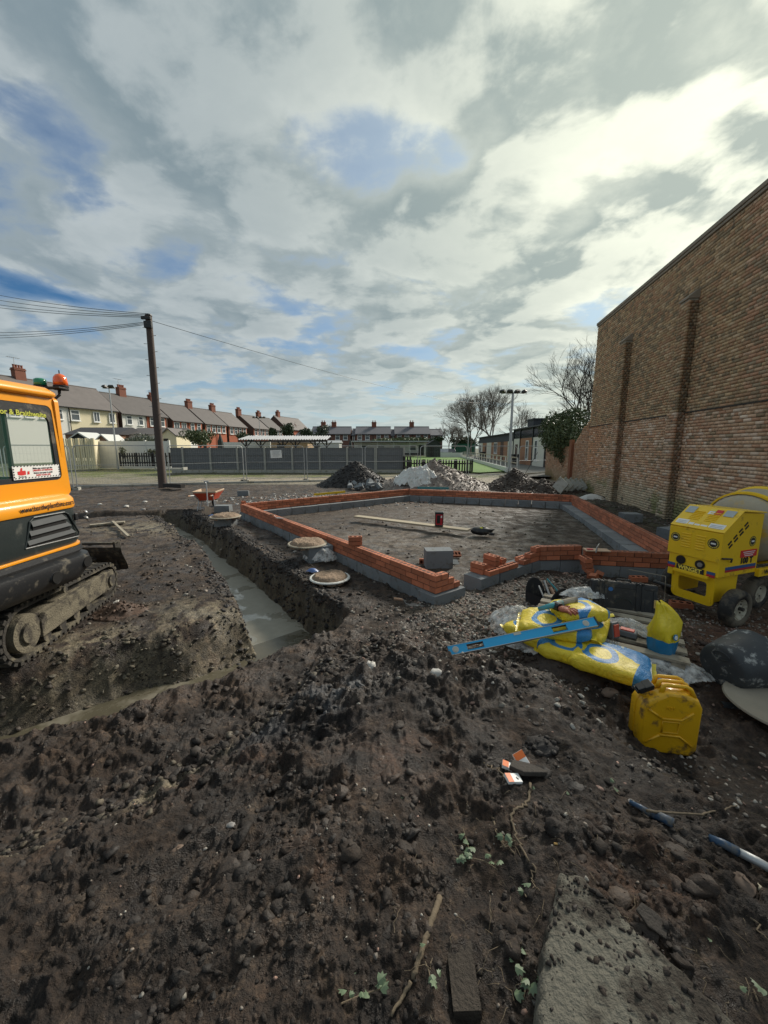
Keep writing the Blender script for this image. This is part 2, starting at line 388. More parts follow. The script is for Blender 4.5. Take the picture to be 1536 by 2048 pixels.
def ground_z(x, y, fine=True):
    x = np.asarray(x, float); y = np.asarray(y, float)
    h = base_h(x, y); sm = site_mask(x, y); r_ = np.hypot(x, y)
    ins = inside(x, y, HOUSE); h = np.where(ins, h-.05 - .1*sstep(2.5, 5, x)*sstep(9, 6, y), h)
    amp = np.where(ins, .45, 1.0)*sm
    near = (1-sstep(2.5, 5.5, r_))*(.62+.38*sstep(.9, 2.0, r_))
    h = h + amp*(.10*(fbm(x*1.3, y*1.3, 4)-.5) + (.022+.075*near)*(ridged(x*3.6, y*3.6, 4)-.5)) + (1-sm)*.06*(fbm(x*.4, y*.4, 3)-.5)
    if fine:
        cl = sstep(.42, .60, fbm(x*2.6, y*2.6+4, 4))
        h = h + amp*((.012+.032*near*(.12+cl))*(ridged(x*11+5, y*11, 4, .6)-.6) + (.006+.020*near*(.15+cl))*(fbm(x*32, y*32, 4, .65)-.5))
        w1, i1 = worley(x*9+fbm(x*6, y*6, 2), y*9); w2, i2 = worley(x*22, y*22+fbm(x*9, y*9, 2)); w3, i3 = worley(x*48, y*48)
        h = h + amp*near*(.06+cl)*(.062*np.clip(.62-w1, 0, 1)*(i1 > .45)*(.4+i1) + .024*np.clip(.65-w2, 0, 1)*(i2 > .35) + .010*np.clip(.6-w3, 0, 1))
        # tracked, smeared streaks left of the middle foreground
        u = x*.82+y*.57; vv = -x*.57+y*.82; st = np.exp(-((x+.55)/.6)**2-((y-1.25)/.35)**2)
        h = h + st*.085*(ridged(u*2.2, vv*9, 4)-.5)
    a, b, c = trench_d(x, y)
    wob = .14*(fbm(x*2.6, y*2.6, 4)-.5)
    def carve(h, D, soft, floor):
        k = sstep(-.02, soft, D+wob); return floor + (h-floor)*np.where(D+wob <= -.02, 0, k)
    hA = carve(h, a, .20, -.63); 
    side = sstep(-.3, .3, y - np.interp(x, [-6.5, -4.5, -2.95, -2.5, -1.9, -1.0], [1.4, 1.85, 2.60, 2.95, 3.28, 4.15]))
    fl = np.where(x < -1.5, -.50, -.63)
    hB = carve(h, b, .24+.16*side*sstep(-1.2, -1.8, x), fl)
    hC = carve(h, c, .3, -.5)
    return np.minimum(np.minimum(hA, hB), hC)
def gz(x, y, fine=False): return float(ground_z(np.array([x]), np.array([y]), fine)[0])
def on(px, py, it=6):
    """point where the view through a photo pixel meets the ground"""
    P = gp(px, py, 0)
    for _ in range(it): P = gp(px, py, gz(P.x, P.y))
    return P

NA, NR = 900, 900
ang = np.radians(np.concatenate([np.linspace(-84, -52, 81)[:-1], np.linspace(-52, 52, NA-160), np.linspace(52, 84, 81)[1:]])); 
rr = np.concatenate([np.geomspace(.55, 42, NR)])
A_, R_ = np.meshgrid(ang, rr); gx = (R_*np.sin(A_)); gy = R_*np.cos(A_)
gzv = ground_z(gx, gy)
def blend(c, m, col2): return c + (np.array(col2)-c)*np.clip(m, 0, 1)[..., None]
def ground_colour(x, y, z):
    n1_ = fbm(x*1.7+9, y*1.7, 5, .6); n2_ = fbm(x*6+2, y*6+7, 5, .65); n3_ = fbm(x*22, y*22, 4, .7); n4_ = fbm(x*.7+40, y*.7, 4)
    c = np.zeros(x.shape+(3,)) + np.array(SOIL)
    c = blend(c, sstep(.42, .70, n1_)*.8, (.046, .032, .023))
    c = blend(c, sstep(.55, .75, n2_)*.6, (.070, .047, .032))
    c = blend(c, sstep(.60, .72, n3_)*.35, (.13, .095, .065))
    c = blend(c, sstep(.45, .25, n2_)*.7, (.020, .016, .014))
    c = c*(1-.24*(1-sstep(2.0, 4.0, np.hypot(x, y))))[..., None]      # freshly dug, wet
    def G(cx, cy, rx, ry): return np.exp(-((x-cx)/rx)**2-((y-cy)/ry)**2)
    # mid site: drier, browner
    c = blend(c, sstep(4.5, 7, y)*sstep(.35, .6, n2_)*.6, (.085, .066, .048))
    ins = inside(x, y, HOUSE)
    c = blend(c, ins*(.15+.75*sstep(.35, .6, n1_))*.8, (.062, .050, .038))
    c = blend(c, G(1.3, 8.0, 2.6, 1.6)*sstep(.3, .55, n2_), (.115, .098, .077))
    # pale crushed rubble in front of the wall, chalky clay near the trench corner
    c = blend(c, G(1.25, 4.2, .95, .75)*sstep(.30, .55, n2_)*.75, (.15, .13, .10))
    c = blend(c, G(3.3, 3.9, 1.0, .6)*sstep(.45, .6, n2_)*.55, (.14, .12, .095))
    mud = np.array((.155, .138, .098))
    a, b, c_ = trench_d(x, y)
    dmin = np.minimum(a, b)
    c = blend(c, (z < -.12)*sstep(.5, .1, dmin)*(.55+.45*sstep(.35, .6, n2_)), mud*.66)
    c = blend(c, G(-2.0, 4.1, .75, .6)*sstep(.42, .60, n2_)*.95, mud*1.05)
    c = blend(c, G(-1.35, 4.6, .35, .7)*.8*sstep(.3, .5, n1_), mud*.9)
    c = blend(c, G(-2.9, 3.55, .5, .3)*sstep(.4, .55, n2_), mud)
    rim = np.exp(-((y-np.interp(x, BX, BY)-.02)/.10)**2)*(x < -.6)*(x > -3.5)
    c = blend(c, rim*sstep(.36, .55, n2_)*.85, mud*1.1)
    c = blend(c, np.exp(-((a-.32)/.16)**2)*(y > 4.3)*sstep(-1.0, -1.0001, x*0-1.5)*(x+2.45 > -(y-6.4)*.65)*.8*sstep(.35, .5, n1_), (.016, .014, .013))
    c = blend(c, G(-5.6, 9.2, 1.3, .7)*sstep(.35, .55, n2_), mud*1.2)
    # black tarry patch, ash, rusty clay stains
    c = blend(c, G(-.62, 2.05, .45, .16)*sstep(.3, .55, n2_)*.9, (.016, .017, .020))
    c = blend(c, G(-.3, 2.25, .45, .22)*sstep(.48, .66, n2_)*.8, (.085, .092, .100))
    for cx, cy, rx, ry, k in ((-.75, 1.75, .22, .12, .8), (.15, 1.7, .3, .15, .7), (1.9, 1.15, .25, .12, .8), (-1.3, 3.4, .35, .15, .5), (2.3, 1.35, .25, .15, .7), (-1.9, 3.9, .35, .15, .6), (.9, 1.15, .2, .15, .6), (-.3, 1.2, .15, .1, .5)):
        c = blend(c, G(cx, cy, rx, ry)*k*sstep(.42, .66, n2_)*.7, (.105, .056, .035))
    c = blend(c, G(3.9, 3.15, 1.4, .75)*.85*sstep(.25, .5, n1_), (.125, .060, .036))
    c = blend(c, G(3.1, 6.2, .9, .5)*.5, (.15, .085, .055))
    # beside the tall wall
    c = blend(c, sstep(.9, .2, abs(x-(5.4+.17*y)))*(y > 6)*sstep(.4, .6, n2_)*.8, (.03, .04, .018))
    # beyond the wire fence: compacted stone, moss, then a track
    off = 1-site_mask(x, y)
    stone = np.zeros(c.shape) + np.array((.20, .185, .135)); stone = blend(stone, sstep(.45, .6, n1_), (.15, .14, .10)); stone = blend(stone, sstep(.5, .62, n2_)*.5, (.26, .24, .19))
    moss = np.array((.115, .135, .042)); stone = blend(stone, sstep(23.0, 25.5, y+(n1_-.5)*5)*(.35+.65*sstep(.4, .6, n4_)), moss)
    stone = blend(stone, sstep(25.7, 26.6, y)*sstep(28.3, 27, y)*(x > -15)*.9, (.045, .043, .03))
    stone = blend(stone, sstep(20.6, 21.3, y-.02*x)*sstep(24.6, 23.4, y-.02*x)*(x > -11.5)*sstep(.3, .5, n2_), (.30, .265, .20))
    c = c*(1-off[..., None]) + stone*off[..., None]
    return c
gcol = ground_colour(gx, gy, gzv)
V = np.stack([gx, gy, gzv], -1).reshape(-1, 3)
i_, j_ = np.meshgrid(np.arange(NR-1), np.arange(NA-1), indexing='ij'); k0 = (i_*NA+j_).ravel()
Fq = np.stack([k0, k0+NA, k0+NA+1, k0+1], -1)
def ground_material(name, fine=1.0):
    m = bpy.data.materials.new(name); m.use_nodes = True; T = NT(m.node_tree); bs = T.n['Principled BSDF']
    at = T.new('ShaderNodeAttribute'); at.attribute_name = 'tone'
    pos = T.new('ShaderNodeNewGeometry').outputs['Position']
    a = T.noise(pos, 70, 5, .7); b = T.noise(pos, 14, 6, .65); g = T.noise(pos, 190, 3, .6)
    c = T.mix(1.0, at.outputs['Color'], T.mix(T.ramp(a, .3, .7), (.50, .50, .52), (1.55, 1.5, 1.45)), 'MULTIPLY')
    c = T.mix(1.0, c, T.mix(T.ramp(b, .32, .68), (.62, .62, .64), (1.35, 1.3, 1.25)), 'MULTIPLY')
    c = T.mix(T.ramp(g, .70, .76, 0, .55), c, (.24, .215, .18))       # specks of stone
    T.put(bs.inputs['Base Color'], c)
    T.put(bs.inputs['Roughness'], T.ramp(T.noise(pos, 3.2, 6, .65), .36, .60, .34, .88))
    bs.inputs['Specular IOR Level'].default_value = .38
    bp = T.new('ShaderNodeBump'); bp.inputs['Strength'].default_value = 1.0; bp.inputs['Distance'].default_value = .016*fine
    hgt = T.math('ADD', T.math('MULTIPLY', a, .6), T.math('ADD', T.math('MULTIPLY', b, 1.2), T.math('MULTIPLY', g, .3)))
    T.put(bp.inputs['Height'], hgt); T.l.new(bp.outputs[0], bs.inputs['Normal'])
    MATS[name] = m; return m
ground_material('soil')
gm = np_mesh('ground', V, Fq, ['soil'], True, gcol.reshape(-1, 3))
tag(link('ground', gm), kind='structure')
# ring of ground behind and beside the finely modelled sector, and out to the horizon
def far_ground():
    an = np.radians(np.concatenate([np.linspace(82, 278, 60)])); r1 = np.geomspace(.55, 42, 40)
    A2, R2 = np.meshgrid(an, r1); x = R2*np.sin(A2); y = R2*np.cos(A2); z = ground_z(x, y, False)-.012; c = ground_colour(x, y, z)
    V1 = np.stack([x, y, z], -1).reshape(-1, 3); n = 60
    i1, j1 = np.meshgrid(np.arange(39), np.arange(59), indexing='ij'); k = (i1*n+j1).ravel(); F1 = np.stack([k, k+n, k+n+1, k+1], -1)
    an = np.radians(np.linspace(-64, 296, 181)); r1 = np.geomspace(42, 1500, 40)
    A2, R2 = np.meshgrid(an, r1); x = R2*np.sin(A2); y = R2*np.cos(A2); z = ground_z(x, y, False) ; z[0] -= .0
    c2 = np.zeros(x.shape+(3,)) + np.array((.07, .08, .04))
    V2 = np.stack([x, y, z], -1).reshape(-1, 3); n = 181
    i1, j1 = np.meshgrid(np.arange(39), np.arange(180), indexing='ij'); k = (i1*n+j1).ravel()+len(V1); F2 = np.stack([k, k+n, k+n+1, k+1], -1)
    r0 = .55; cen = np.array([[0, 0, gz(0, .3)]]); an = np.radians(np.linspace(0, 360, 60, endpoint=False)); x = r0*np.sin(an)*1.02; y = r0*np.cos(an)*1.02
    me = np_mesh('ground', np.concatenate([V1, V2]), np.concatenate([F1, F2]), ['soil'], True, np.concatenate([c.reshape(-1, 3), c2.reshape(-1, 3)]))
    tag(link('ground', me), kind='structure')
    b = MB(); z0 = gz(0, .4)-.05; b.lathe([(.62, z0-.1), (.60, z0), (.01, z0+.02)], 40)
    me = b.mesh('ground', ['soil'], True); ca = me.color_attributes.new('tone', 'FLOAT_COLOR', 'POINT'); ca.data.foreach_set('color', list(SOIL+(1,))*len(me.vertices)); tag(link('ground', me), kind='structure')
far_ground()
# wet concrete standing in the trench
m = bpy.data.materials.new('wet_concrete'); m.use_nodes = True; T = NT(m.node_tree); bs = T.n['Principled BSDF']; MATS['wet_concrete'] = m
pos = T.new('ShaderNodeNewGeometry').outputs['Position']; wn = T.noise(pos, 1.6, 5, .6); wet = T.ramp(wn, .50, .56)
T.put(bs.inputs['Base Color'], T.mix(T.noise(pos, 9, 5, .6), (.20, .185, .145), (.33, .31, .25)))
T.put(bs.inputs['Roughness'], T.math('MULTIPLY_ADD', wet, -.42, .52)); bs.inputs['Specular IOR Level'].default_value = .6
T.put(bs.inputs['Coat Weight'], T.math('MULTIPLY', wet, .8)); bs.inputs['Coat Roughness'].default_value = .03
bp = T.new('ShaderNodeBump'); bp.inputs['Strength'].default_value = .25; bp.inputs['Distance'].default_value = .01
T.put(bp.inputs['Height'], T.noise(pos, 12, 4, .6)); T.l.new(bp.outputs[0], bs.inputs['Normal'])
b = MB()
for P in TRENCH:
    L_, Rr = [], []
    for i, (x, y, w_) in enumerate(P):
        a0 = Vector(P[max(i-1, 0)][:2]); a1 = Vector(P[min(i+1, len(P)-1)][:2]); dd = (a1-a0).normalized(); nn = Vector((-dd.y, dd.x))
        ex = -dd*.5 if i == 0 else (dd*.3 if i == len(P)-1 else Vector((0, 0)))
        zz = WATER_Z + .003*TRENCH.index(P) + (.13 if TRENCH.index(P) == 1 and i else 0)
        L_.append((x+nn.x*(w_+.3)+ex.x, y+nn.y*(w_+.3)+ex.y, zz)); Rr.append((x-nn.x*(w_+.3)+ex.x, y-nn.y*(w_+.3)+ex.y, zz))
    if TRENCH.index(P) == 1: mud_rows = [L_, Rr][::-1]
    else: b.sheet([L_, Rr][::-1])
tag(b.build('wet_concrete', 'wet_concrete'), kind='structure')
mat('muddy_water', (.085, .076, .052), .22, .35, scale=3, bump=.35, bscale=14, dirt=(.15, .135, .10), damt=.30, dscale=3)
tag(MB().sheet(mud_rows).build('muddy_water', 'muddy_water'), kind='structure')

# ---------------- brick and block pieces ----------------
ZB, ZT = .16, .385          # underside and top of the new brickwork
def brick_mesh(name, L, holes=3, mats=('brick_red', 'brick_hole')):
    """a wire-cut brick, L long, with round holes through its top; 5 mm joints left free"""
    Wd, H = .1025, .0655; b = MB(); x0, x1, y0, y1 = -L/2, L/2, -Wd/2, Wd/2
    if not holes: b.box((0, 0, H/2), (L, Wd, H)); return b.mesh(name, list(mats))
    cw = L/holes; n = 12
    vs, fs, mi = [], [], []
    for h in range(holes):
        cx = x0+cw*(h+.5); xa, xb = cx-cw/2, cx+cw/2
        o = len(vs)
        for k in range(n):
            a = 2*math.pi*k/n + math.pi/n
            dx, dy = math.cos(a), math.sin(a); q = min((cw/2)/max(abs(dx), 1e-6), (Wd/2)/max(abs(dy), 1e-6))
            vs.append((cx+dx*q, dy*q, H)); vs.append((cx+dx*cw*.355, dy*.028, H)); vs.append((cx+dx*cw*.33, dy*.026, H-.045))
        for k in range(n):
            k2 = (k+1) % n; a, c, e = o+3*k, o+3*k2, None
            fs.append((a, c, c+1, a+1)); mi.append(0); fs.append((a+1, c+1, c+2, a+2)); mi.append(1)
        fs.append(tuple(o+3*k+2 for k in range(n))); mi.append(1)
        for sx in (-1, 1):                      # close the corners of the cell
            for sy in (-1, 1):
                vs.append((cx+sx*cw/2, sy*Wd/2, H)); cidx = len(vs)-1
                ks = sorted(range(n), key=lambda k: math.hypot(vs[o+3*k][0]-vs[cidx][0], vs[o+3*k][1]-vs[cidx][1]))[:2]
                k1, k2 = ks
                if (k1+1) % n != k2: k1, k2 = k2, k1
                fs.append((o+3*k1, cidx, o+3*k2)); mi.append(0)
    o = len(vs); vs += [(x0, y0, 0), (x1, y0, 0), (x1, y1, 0), (x0, y1, 0), (x0, y0, H), (x1, y0, H), (x1, y1, H), (x0, y1, H)]
    for f in ((0, 3, 2, 1), (0, 1, 5, 4), (1, 2, 6, 5), (2, 3, 7, 6), (3, 0, 4, 7)): fs.append(tuple(i+o for i in f)); mi.append(0)
    b.v, b.f, b.mi = vs, fs, mi
    return b.mesh(name, list(mats))
BR = {'full': brick_mesh('brick', .215), 'half': brick_mesh('brick', .1025, 2), 'plain': brick_mesh('brick', .215, 0), 'plainhalf': brick_mesh('brick', .1025, 0)}
def block_mesh(L=.44, W=.3, H=.215):
    b = MB(); b.box((0, 0, H/2), (L, W, H)); me = b.mesh('concrete_block', ['block_grey']); return me
BLK = {}
def block(L, W, H):
    k = (round(L, 2), W, H)
    if k not in BLK: BLK[k] = block_mesh(*k)
    return BLK[k]
def place(o, x, y, z, rz=0, j=0):
    o.location = (x+random.uniform(-j, j), y+random.uniform(-j, j), z); o.rotation_euler = (0, 0, rz+random.uniform(-j, j)*3)
def brick_run(label, p0, p1, courses=3, inner=1, blocks=True, bw=.3, bh=.215, bricks=True, rake=None, boff=0., bext=(0, 0), blk=None, bl=.44, shift=0):
    """one straight run: p0->p1 is the OUTER top line; the run lies on its left (inner=1)"""
    p0 = Vector(p0); p1 = Vector(p1); dv = p1-p0; L = dv.length; rz = math.atan2(dv.y, dv.x)
    T_ = thing('brick_wall', label, 'wall', (p0.x, p0.y, 0), rz, 'new brick walls of the house footing')
    zb = ZT - courses*.075
    if bricks:
        for c in range(courses):
            z = zb + c*.075 + .004; x = 0.0; e = L - (rake*(c) if rake else 0)
            first = (c+shift) % 2
            if first: o = link('brick', BR['half' if c == courses-1 else 'plainhalf'], T_); place(o, .05125, inner*.05125, z, 0, .0015); x = .1125
            while x < e-.06:
                full = e-x >= .2
                top = c == courses-1 or (rake and x+.23 > e-rake)
                key = ('full' if full else 'half') if top else ('plain' if full else 'plainhalf'); l_ = .215 if full else .1025
                o = link('brick', BR[key], T_); place(o, x+l_/2, inner*.05125, z, 0, .0018); x += l_+.011
        b = MB()
        for c in range(courses):
            e = L - (rake*c if rake else 0)
            b.box((e/2, inner*.05125, zb+c*.075+.032), (e-.02, .086, .0749))
        b.build('mortar', 'mortar', T_)
    if blocks:
        n = max(1, round((L+bext[0]+bext[1])/bl)); bl_ = (L+bext[0]+bext[1])/n
        for i in range(n):
            o = link('concrete_block', block(bl_-.012, bw, bh), T_); place(o, -bext[0]+bl_*(i+.5), inner*(bw/2+boff), zb-bh-.006+random.uniform(-.004, .002), 0, .005)
        if blk:
            for i in range(n):
                o = link('concrete_block', block(bl_-.012, bw, bh), T_); place(o, -bext[0]+bl_*(i+.2), inner*(bw/2+boff), zb-2*bh-.02, 0, .008)
    return T_
A, B_ = Vector((-4.0, 10.6)), Vector((.62, 4.43)); C_ = Vector((.89, 14.5)); D_ = Vector((6.23, 12.6)); E_ = Vector((4.50, 5.36)); F_ = Vector((3.03, 5.63))
brick_run('three-course red brick wall running beside the water-filled trench, nearest the excavator', B_, A, 3, -1, boff=-.02)
brick_run('red brick wall across the back left, behind the wheelbarrow end', A+Vector((.07, .05)), C_, 3, -1, boff=-.0)
brick_run('red brick wall at the far side, in front of the rubble heaps', C_+Vector((.12, -.04)), D_, 3, -1, boff=.0)
brick_run('four-course red brick wall parallel to the tall old wall, above a pale block ledge', D_+Vector((-.02, -.12)), E_, 4, -1, boff=.06, blk=True, bl=.36, bw=.34)
brick_run('short red brick wall behind the black tool case, next to the mixer', F_, E_, 3, 1, boff=.0, bw=.22)
# short return at the near corner, each course shorter than the one below
u = Vector((math.cos(R(38)), math.sin(R(38))))
brick_run('stepped end of the red brick wall at the near corner, on a grey block', B_+u*.0+Vector((.0, .0)), B_+u*.44, 3, 1, rake=.095, boff=-.05, bext=(.06, .06), shift=1)
# the isolated stretch of blocks with loose bricks on it
H0, H1 = Vector((1.31, 4.96)), Vector((2.6, 5.97))
brick_run('grey concrete block footing with loose bricks standing on it, between the brick walls', H0, H1, 3, 1, bricks=False, boff=0, bh=.215)
G0, G1 = Vector((2.36, 5.84)), Vector((3.14, 5.90))
brick_run('short raised piece of new brickwork with ragged toothed end, above dark blocks', G0+Vector((.08, 0)), G1, 3, 1, bw=.22, boff=.02, shift=1)
def loose(label, x, y, z, rz=0, rot=None, half=False, group='single loose bricks', name='loose_brick', solid=False):
    o = link(name, BR[('plain' if solid else 'full') if not half else 'half']); o.location = (x, y, z); o.rotation_euler = rot if rot else (0, 0, rz)
    return tag(o, label, 'brick', group)
r38 = R(38)
def onrow(s_, tt): return H0 + u*s_ + Vector((-u.y, u.x))*tt
for s_, tt, k, rz, lab in ((.20, .21, 0, r38+R(90), 'brick at the bottom of the left pile on the block footing'), (.20, .21, 1, r38+R(94), 'brick on top of the left pile on the block footing'),
                       (.47, .20, 0, r38+R(90), 'brick at the bottom of the tallest pile on the block footing'), (.47, .20, 1, r38+R(90), 'brick second from the bottom of the tallest pile on the footing'), (.47, .20, 2, r38+R(88), 'brick topmost of the tallest pile on the block footing'),
                       (.66, .22, 0, r38+R(90), 'lower brick of the right pile on the block footing'), (.66, .22, 1, r38+R(90), 'upper brick of the right pile on the block footing')):
    P = onrow(s_, tt); loose('red three-hole '+lab, P.x, P.y, ZB+.002+k*.073, rz, group='bricks piled on the block footing')
for i, s_ in enumerate((.29, .52, .75)):
    P = onrow(s_, .055); loose(['nearest', 'middle', 'farthest'][i]+' brick of the low row along the front edge of the block footing', P.x, P.y, ZB+.002, r38, group='bricks piled on the block footing')
# toothed end: bricks stepping up at the left of the raised piece
for s_, tt, k, lab in ((1.12, .06, 0, 'lowest brick of the toothed end, at the front edge'), (1.20, .17, 0, 'brick lying behind the toothed end'), (1.30, .06, 0, 'brick under the toothed end step'), (1.28, .06, 1, 'second step brick of the toothed end'),
                       (1.46, .06, 0, 'base brick beside the raised piece'), (1.46, .06, 1, 'middle brick beside the raised piece'), (1.44, .06, 2, 'top brick of the toothed end turned forward')):
    P = onrow(s_, tt); loose('red '+lab, P.x, P.y, ZB+.002+k*.073, r38, group='bricks of the toothed end')
for k in range(3):
    loose(('bottom', 'middle', 'top')[k]+' red brick of the little stack left of the wooden-boarded corner', 3.02-.02*k, 5.50+.01*k, ZB-.06+k*.073, R(80+4*k), group='corner stack of bricks')
# capping brick pair standing on the long wall
uu = (A-B_).normalized(); nn_ = Vector((-uu.y, uu.x)); P = B_+uu*1.86 - nn_*.05
for k in range(2): loose(('lower', 'upper')[k]+' brick of the pair standing on top of the long wall', P.x, P.y, ZT+k*.073, math.atan2(uu.y, uu.x)+R(60), group='pair of bricks on the long wall')
P = A+Vector((.10, .0)); loose('single brick laid on the far left corner of the new brickwork', P.x, P.y, ZT, R(40), half=True)
# loose bricks and blocks on the ground
def lo(px, py, rz, lab, dz=0, rot=None, **k):
    P = on(px, py); return loose(lab, P.x, P.y, P.z+dz, rz, rot, **k)
lo(851, 1126, R(-6), 'red brick lying on its side left of the pale block', .03, (R(85), 0, R(-4)))
lo(908, 1116, R(30), 'red brick tipped up on edge right of the pale block, holes showing', .055, (R(48), R(8), R(28)))
lo(1174, 1152, R(70), 'pinkish brick end, standing in front of the corner stack', .05, (R(90), 0, R(60)))
lo(1276, 1162, R(-4), 'red brick lying on the ground behind the black tool case', .0)
lo(1361, 1215, R(-22), 'red three-hole brick on the ground before the mixer wheels', .0)
for i, (px, py, rot) in enumerate(((1188, 1150, (R(70), R(20), R(30))), (1196, 1158, (R(30), R(50), R(80))), (1186, 1163, (R(60), R(10), R(120))))):
    P = on(px, py); o = loose(('upper', 'right', 'lower')[i]+' broken orange brick in the little heap beside the tool case', P.x, P.y, P.z+.04, rot=rot, half=True, group='broken bricks beside the tool case')
def gblock(px, py, rz, lab, size=(.44, .3, .215), dz=-.01, rot=None):
    P = on(px, py); o = link('loose_block', block(*size)); o.location = (P.x, P.y, P.z+dz); o.rotation_euler = rot if rot else (0, 0, R(rz))
    return tag(o, lab, 'block', 'loose concrete blocks')
gblock(876, 1132, 4, 'pale grey concrete block with a hand-hold, inside the walls near the gap', (.44, .25, .3))
gblock(636, 1118, 30, 'grey block wrapped in clear plastic under the middle mortar board', (.42, .34, .26))
gblock(452, 1051, -8, 'grey block under the far mortar board', (.44, .3, .22))
gblock(447, 1023, 3, 'pale-topped grey block lying behind the far mortar board', (.44, .30, .2))
gblock(1260, 1042, -6, 'grey block on the muddy strip below the tall wall, farther one', (.44, .35, .22))
gblock(1345, 1078, 8, 'grey block on the muddy strip below the tall wall, half behind the mixer', (.44, .40, .24))
gblock(487, 992, 3, 'dark grey block standing on edge among scattered rubble near the wheelbarrow', (.44, .12, .22))
gblock(905, 1127, 20, 'broken pale block chip beside the tipped brick', (.18, .12, .06), rot=(R(30), R(10), R(20)))

# ---------------- the tall old brick wall ----------------
WDIR = Vector((.17, 1, 0)).normalized(); WANG = math.atan2(WDIR.y, WDIR.x); WP = lambda Y: Vector((6.06+.17*Y, Y, 0))
W0 = WP(3.2); WL = (WP(17.2)-W0).length; WH = 6.95; CRACK = 2.78
bm_ = mat('brick_old', (1.0, 1.0, 1.0), .85, .14, scale=9, bump=.5, bscale=90, tone=1, dirt=(.10, .092, .07), damt=.10, dscale=2.2)
mat('mortar_old', (.36, .33, .27), .95, .25, scale=5, bump=.4, bscale=60)
mat('coping', (.30, .25, .19), .8, .2, bump=.3)
def tone_for(s_, z, r1, r2, n):
    """fired colour of each brick: pinkish below the crack, yellow-brown above, limey and mossy at the foot"""
    low = np.array([(.43, .27, .18), (.45, .30, .20), (.40, .23, .15), (.50, .37, .28), (.37, .24, .16), (.46, .31, .22)])
    up = np.array([(.38, .27, .165), (.35, .24, .145), (.31, .21, .13), (.35, .215, .13), (.41, .30, .20), (.33, .20, .125)])
    dk = np.array((.19, .15, .10)); red = np.array([(.42, .19, .09), (.36, .15, .08), (.45, .24, .13)])
    k = (r1*6).astype(int) % 6; c = np.where((z < CRACK)[:, None], low[k], up[k])
    far = sstep(11.5, 13.5, s_)*(z < CRACK); c = c + (red[k % 3]-c)*(far*.6)[:, None]
    dark = (r2 > .92 - .28*n*(z > CRACK) ) ; c = np.where(dark[:, None], c*.2+dk*.8, c)
    pale = ((r2 < .10) & (z < CRACK) & (z > .4)); c = np.where(pale[:, None], c*.4+np.array((.56, .47, .40))*.6, c)
    foot = sstep(1.0, .35, z+.5*(n-.5)); c = c + (np.array((.38, .355, .27))-c)*(foot*.6)[:, None]
    mossy = foot*sstep(.5, .62, n); c = c + (np.array((.12, .14, .045))-c)*(mossy*.75)[:, None]
    return c*(1.28+.42*((r1*37) % 1))[:, None]*np.array((1.06, 1.03, .95))
def wall_bricks(s0, s1, h, top_fn=None, z0=-.05, x=0, depth=.05):
    out = []
    nc = int(h/.075)
    for c in range(nc):
        z = z0+.0375+c*.075; hd = (c % 4 == 3); step = .1125 if hd else .225; off = (.05625 if hd else (.1125 if c % 2 else 0))
        n = int((s1-s0)/step)+2
        for i in range(n):
            a = max(s0, s0+i*step-off); e = min(s1, s0+(i+1)*step-off)
            if e-a < .04: continue
            if top_fn and z > top_fn((a+e)/2): continue
            out.append(((a+e)/2, z, e-a-.011))
    a = np.array(out); n = len(a); r1, r2 = rng.random(n), rng.random(n); nz = fbm(a[:, 0]*.9+50, a[:, 1]*.9, 4, .6)
    return a, tone_for(a[:, 0], a[:, 1], r1, r2, nz), r1
PILS = [((WP(14.0)-W0).length, 5.55), ((WP(10.45)-W0).length, 5.62), ((WP(6.9)-W0).length, 5.6)]
building = thing('tall_brick_building', 'tall windowless side wall of old brown brick with shallow piers, along the right', 'building', tuple(W0), WANG)
core = MB(); core.box((WL/2, -.6, WH/2-.3), (WL, 1.18, WH+.58)); core.build('wall', 'mortar_old', building)
cop = MB(); cop.box((WL/2+.03, -.35, WH+.06), (WL+.14, .82, .10)); cop.box((WL/2+.03, -.02, WH-.03), (WL+.06, .12, .07)); cop.build('coping', 'coping', building, bevel=.012)
a, tone, r1 = wall_bricks(0, WL, WH-.03); n = len(a)
pos = np.stack([a[:, 0], np.full(n, .0), a[:, 1]], -1); pr = .004*(r1-.5)*2 - .002
scl = np.stack([a[:, 2], .05+pr*2, np.full(n, .065)], -1)
wx = pos[:, 0]*WDIR.x + W0.x; wy = pos[:, 0]*WDIR.y + W0.y; wz = pos[:, 2]
fw = wy*_c-(wz-CAMZ)*_s; fpx = 768+F*wx/np.maximum(fw, .1); fpy = 1024+F*(-wy*_s-(wz-CAMZ)*_c)/np.maximum(fw, .1)
vis = (fpx < 1545) & (fpx > 0) & (fpy < 985) & (fpy > 0) & (fw > 0)
order = np.argsort(np.where(vis, fw, 1e9)); singles = np.zeros(n, bool); singles[order[:292]] = True
Vb, Fb = many(CUBE_V, CUBE_F, xf(pos[~singles], scl[~singles], rot=np.repeat(np.eye(3)[None], (~singles).sum(), 0)))
me = np_mesh('brick_face', Vb, Fb, ['brick_old'], False, np.repeat(tone[~singles], 8, 0))
tag(link('brick_face', me, building), kind='stuff')
palette = {}
for i in np.where(singles)[0]:
    q = (tuple(np.round(tone[i]*9)/9), round(a[i, 2], 2))
    if q not in palette:
        palette[q] = np_mesh('brick', CUBE_V*np.array((a[i, 2], .05, .065)), CUBE_F, ['brick_old'], False, np.repeat(tone[i][None], 8, 0))
    link('brick', palette[q], building, (a[i, 0], pr[i], a[i, 1]))
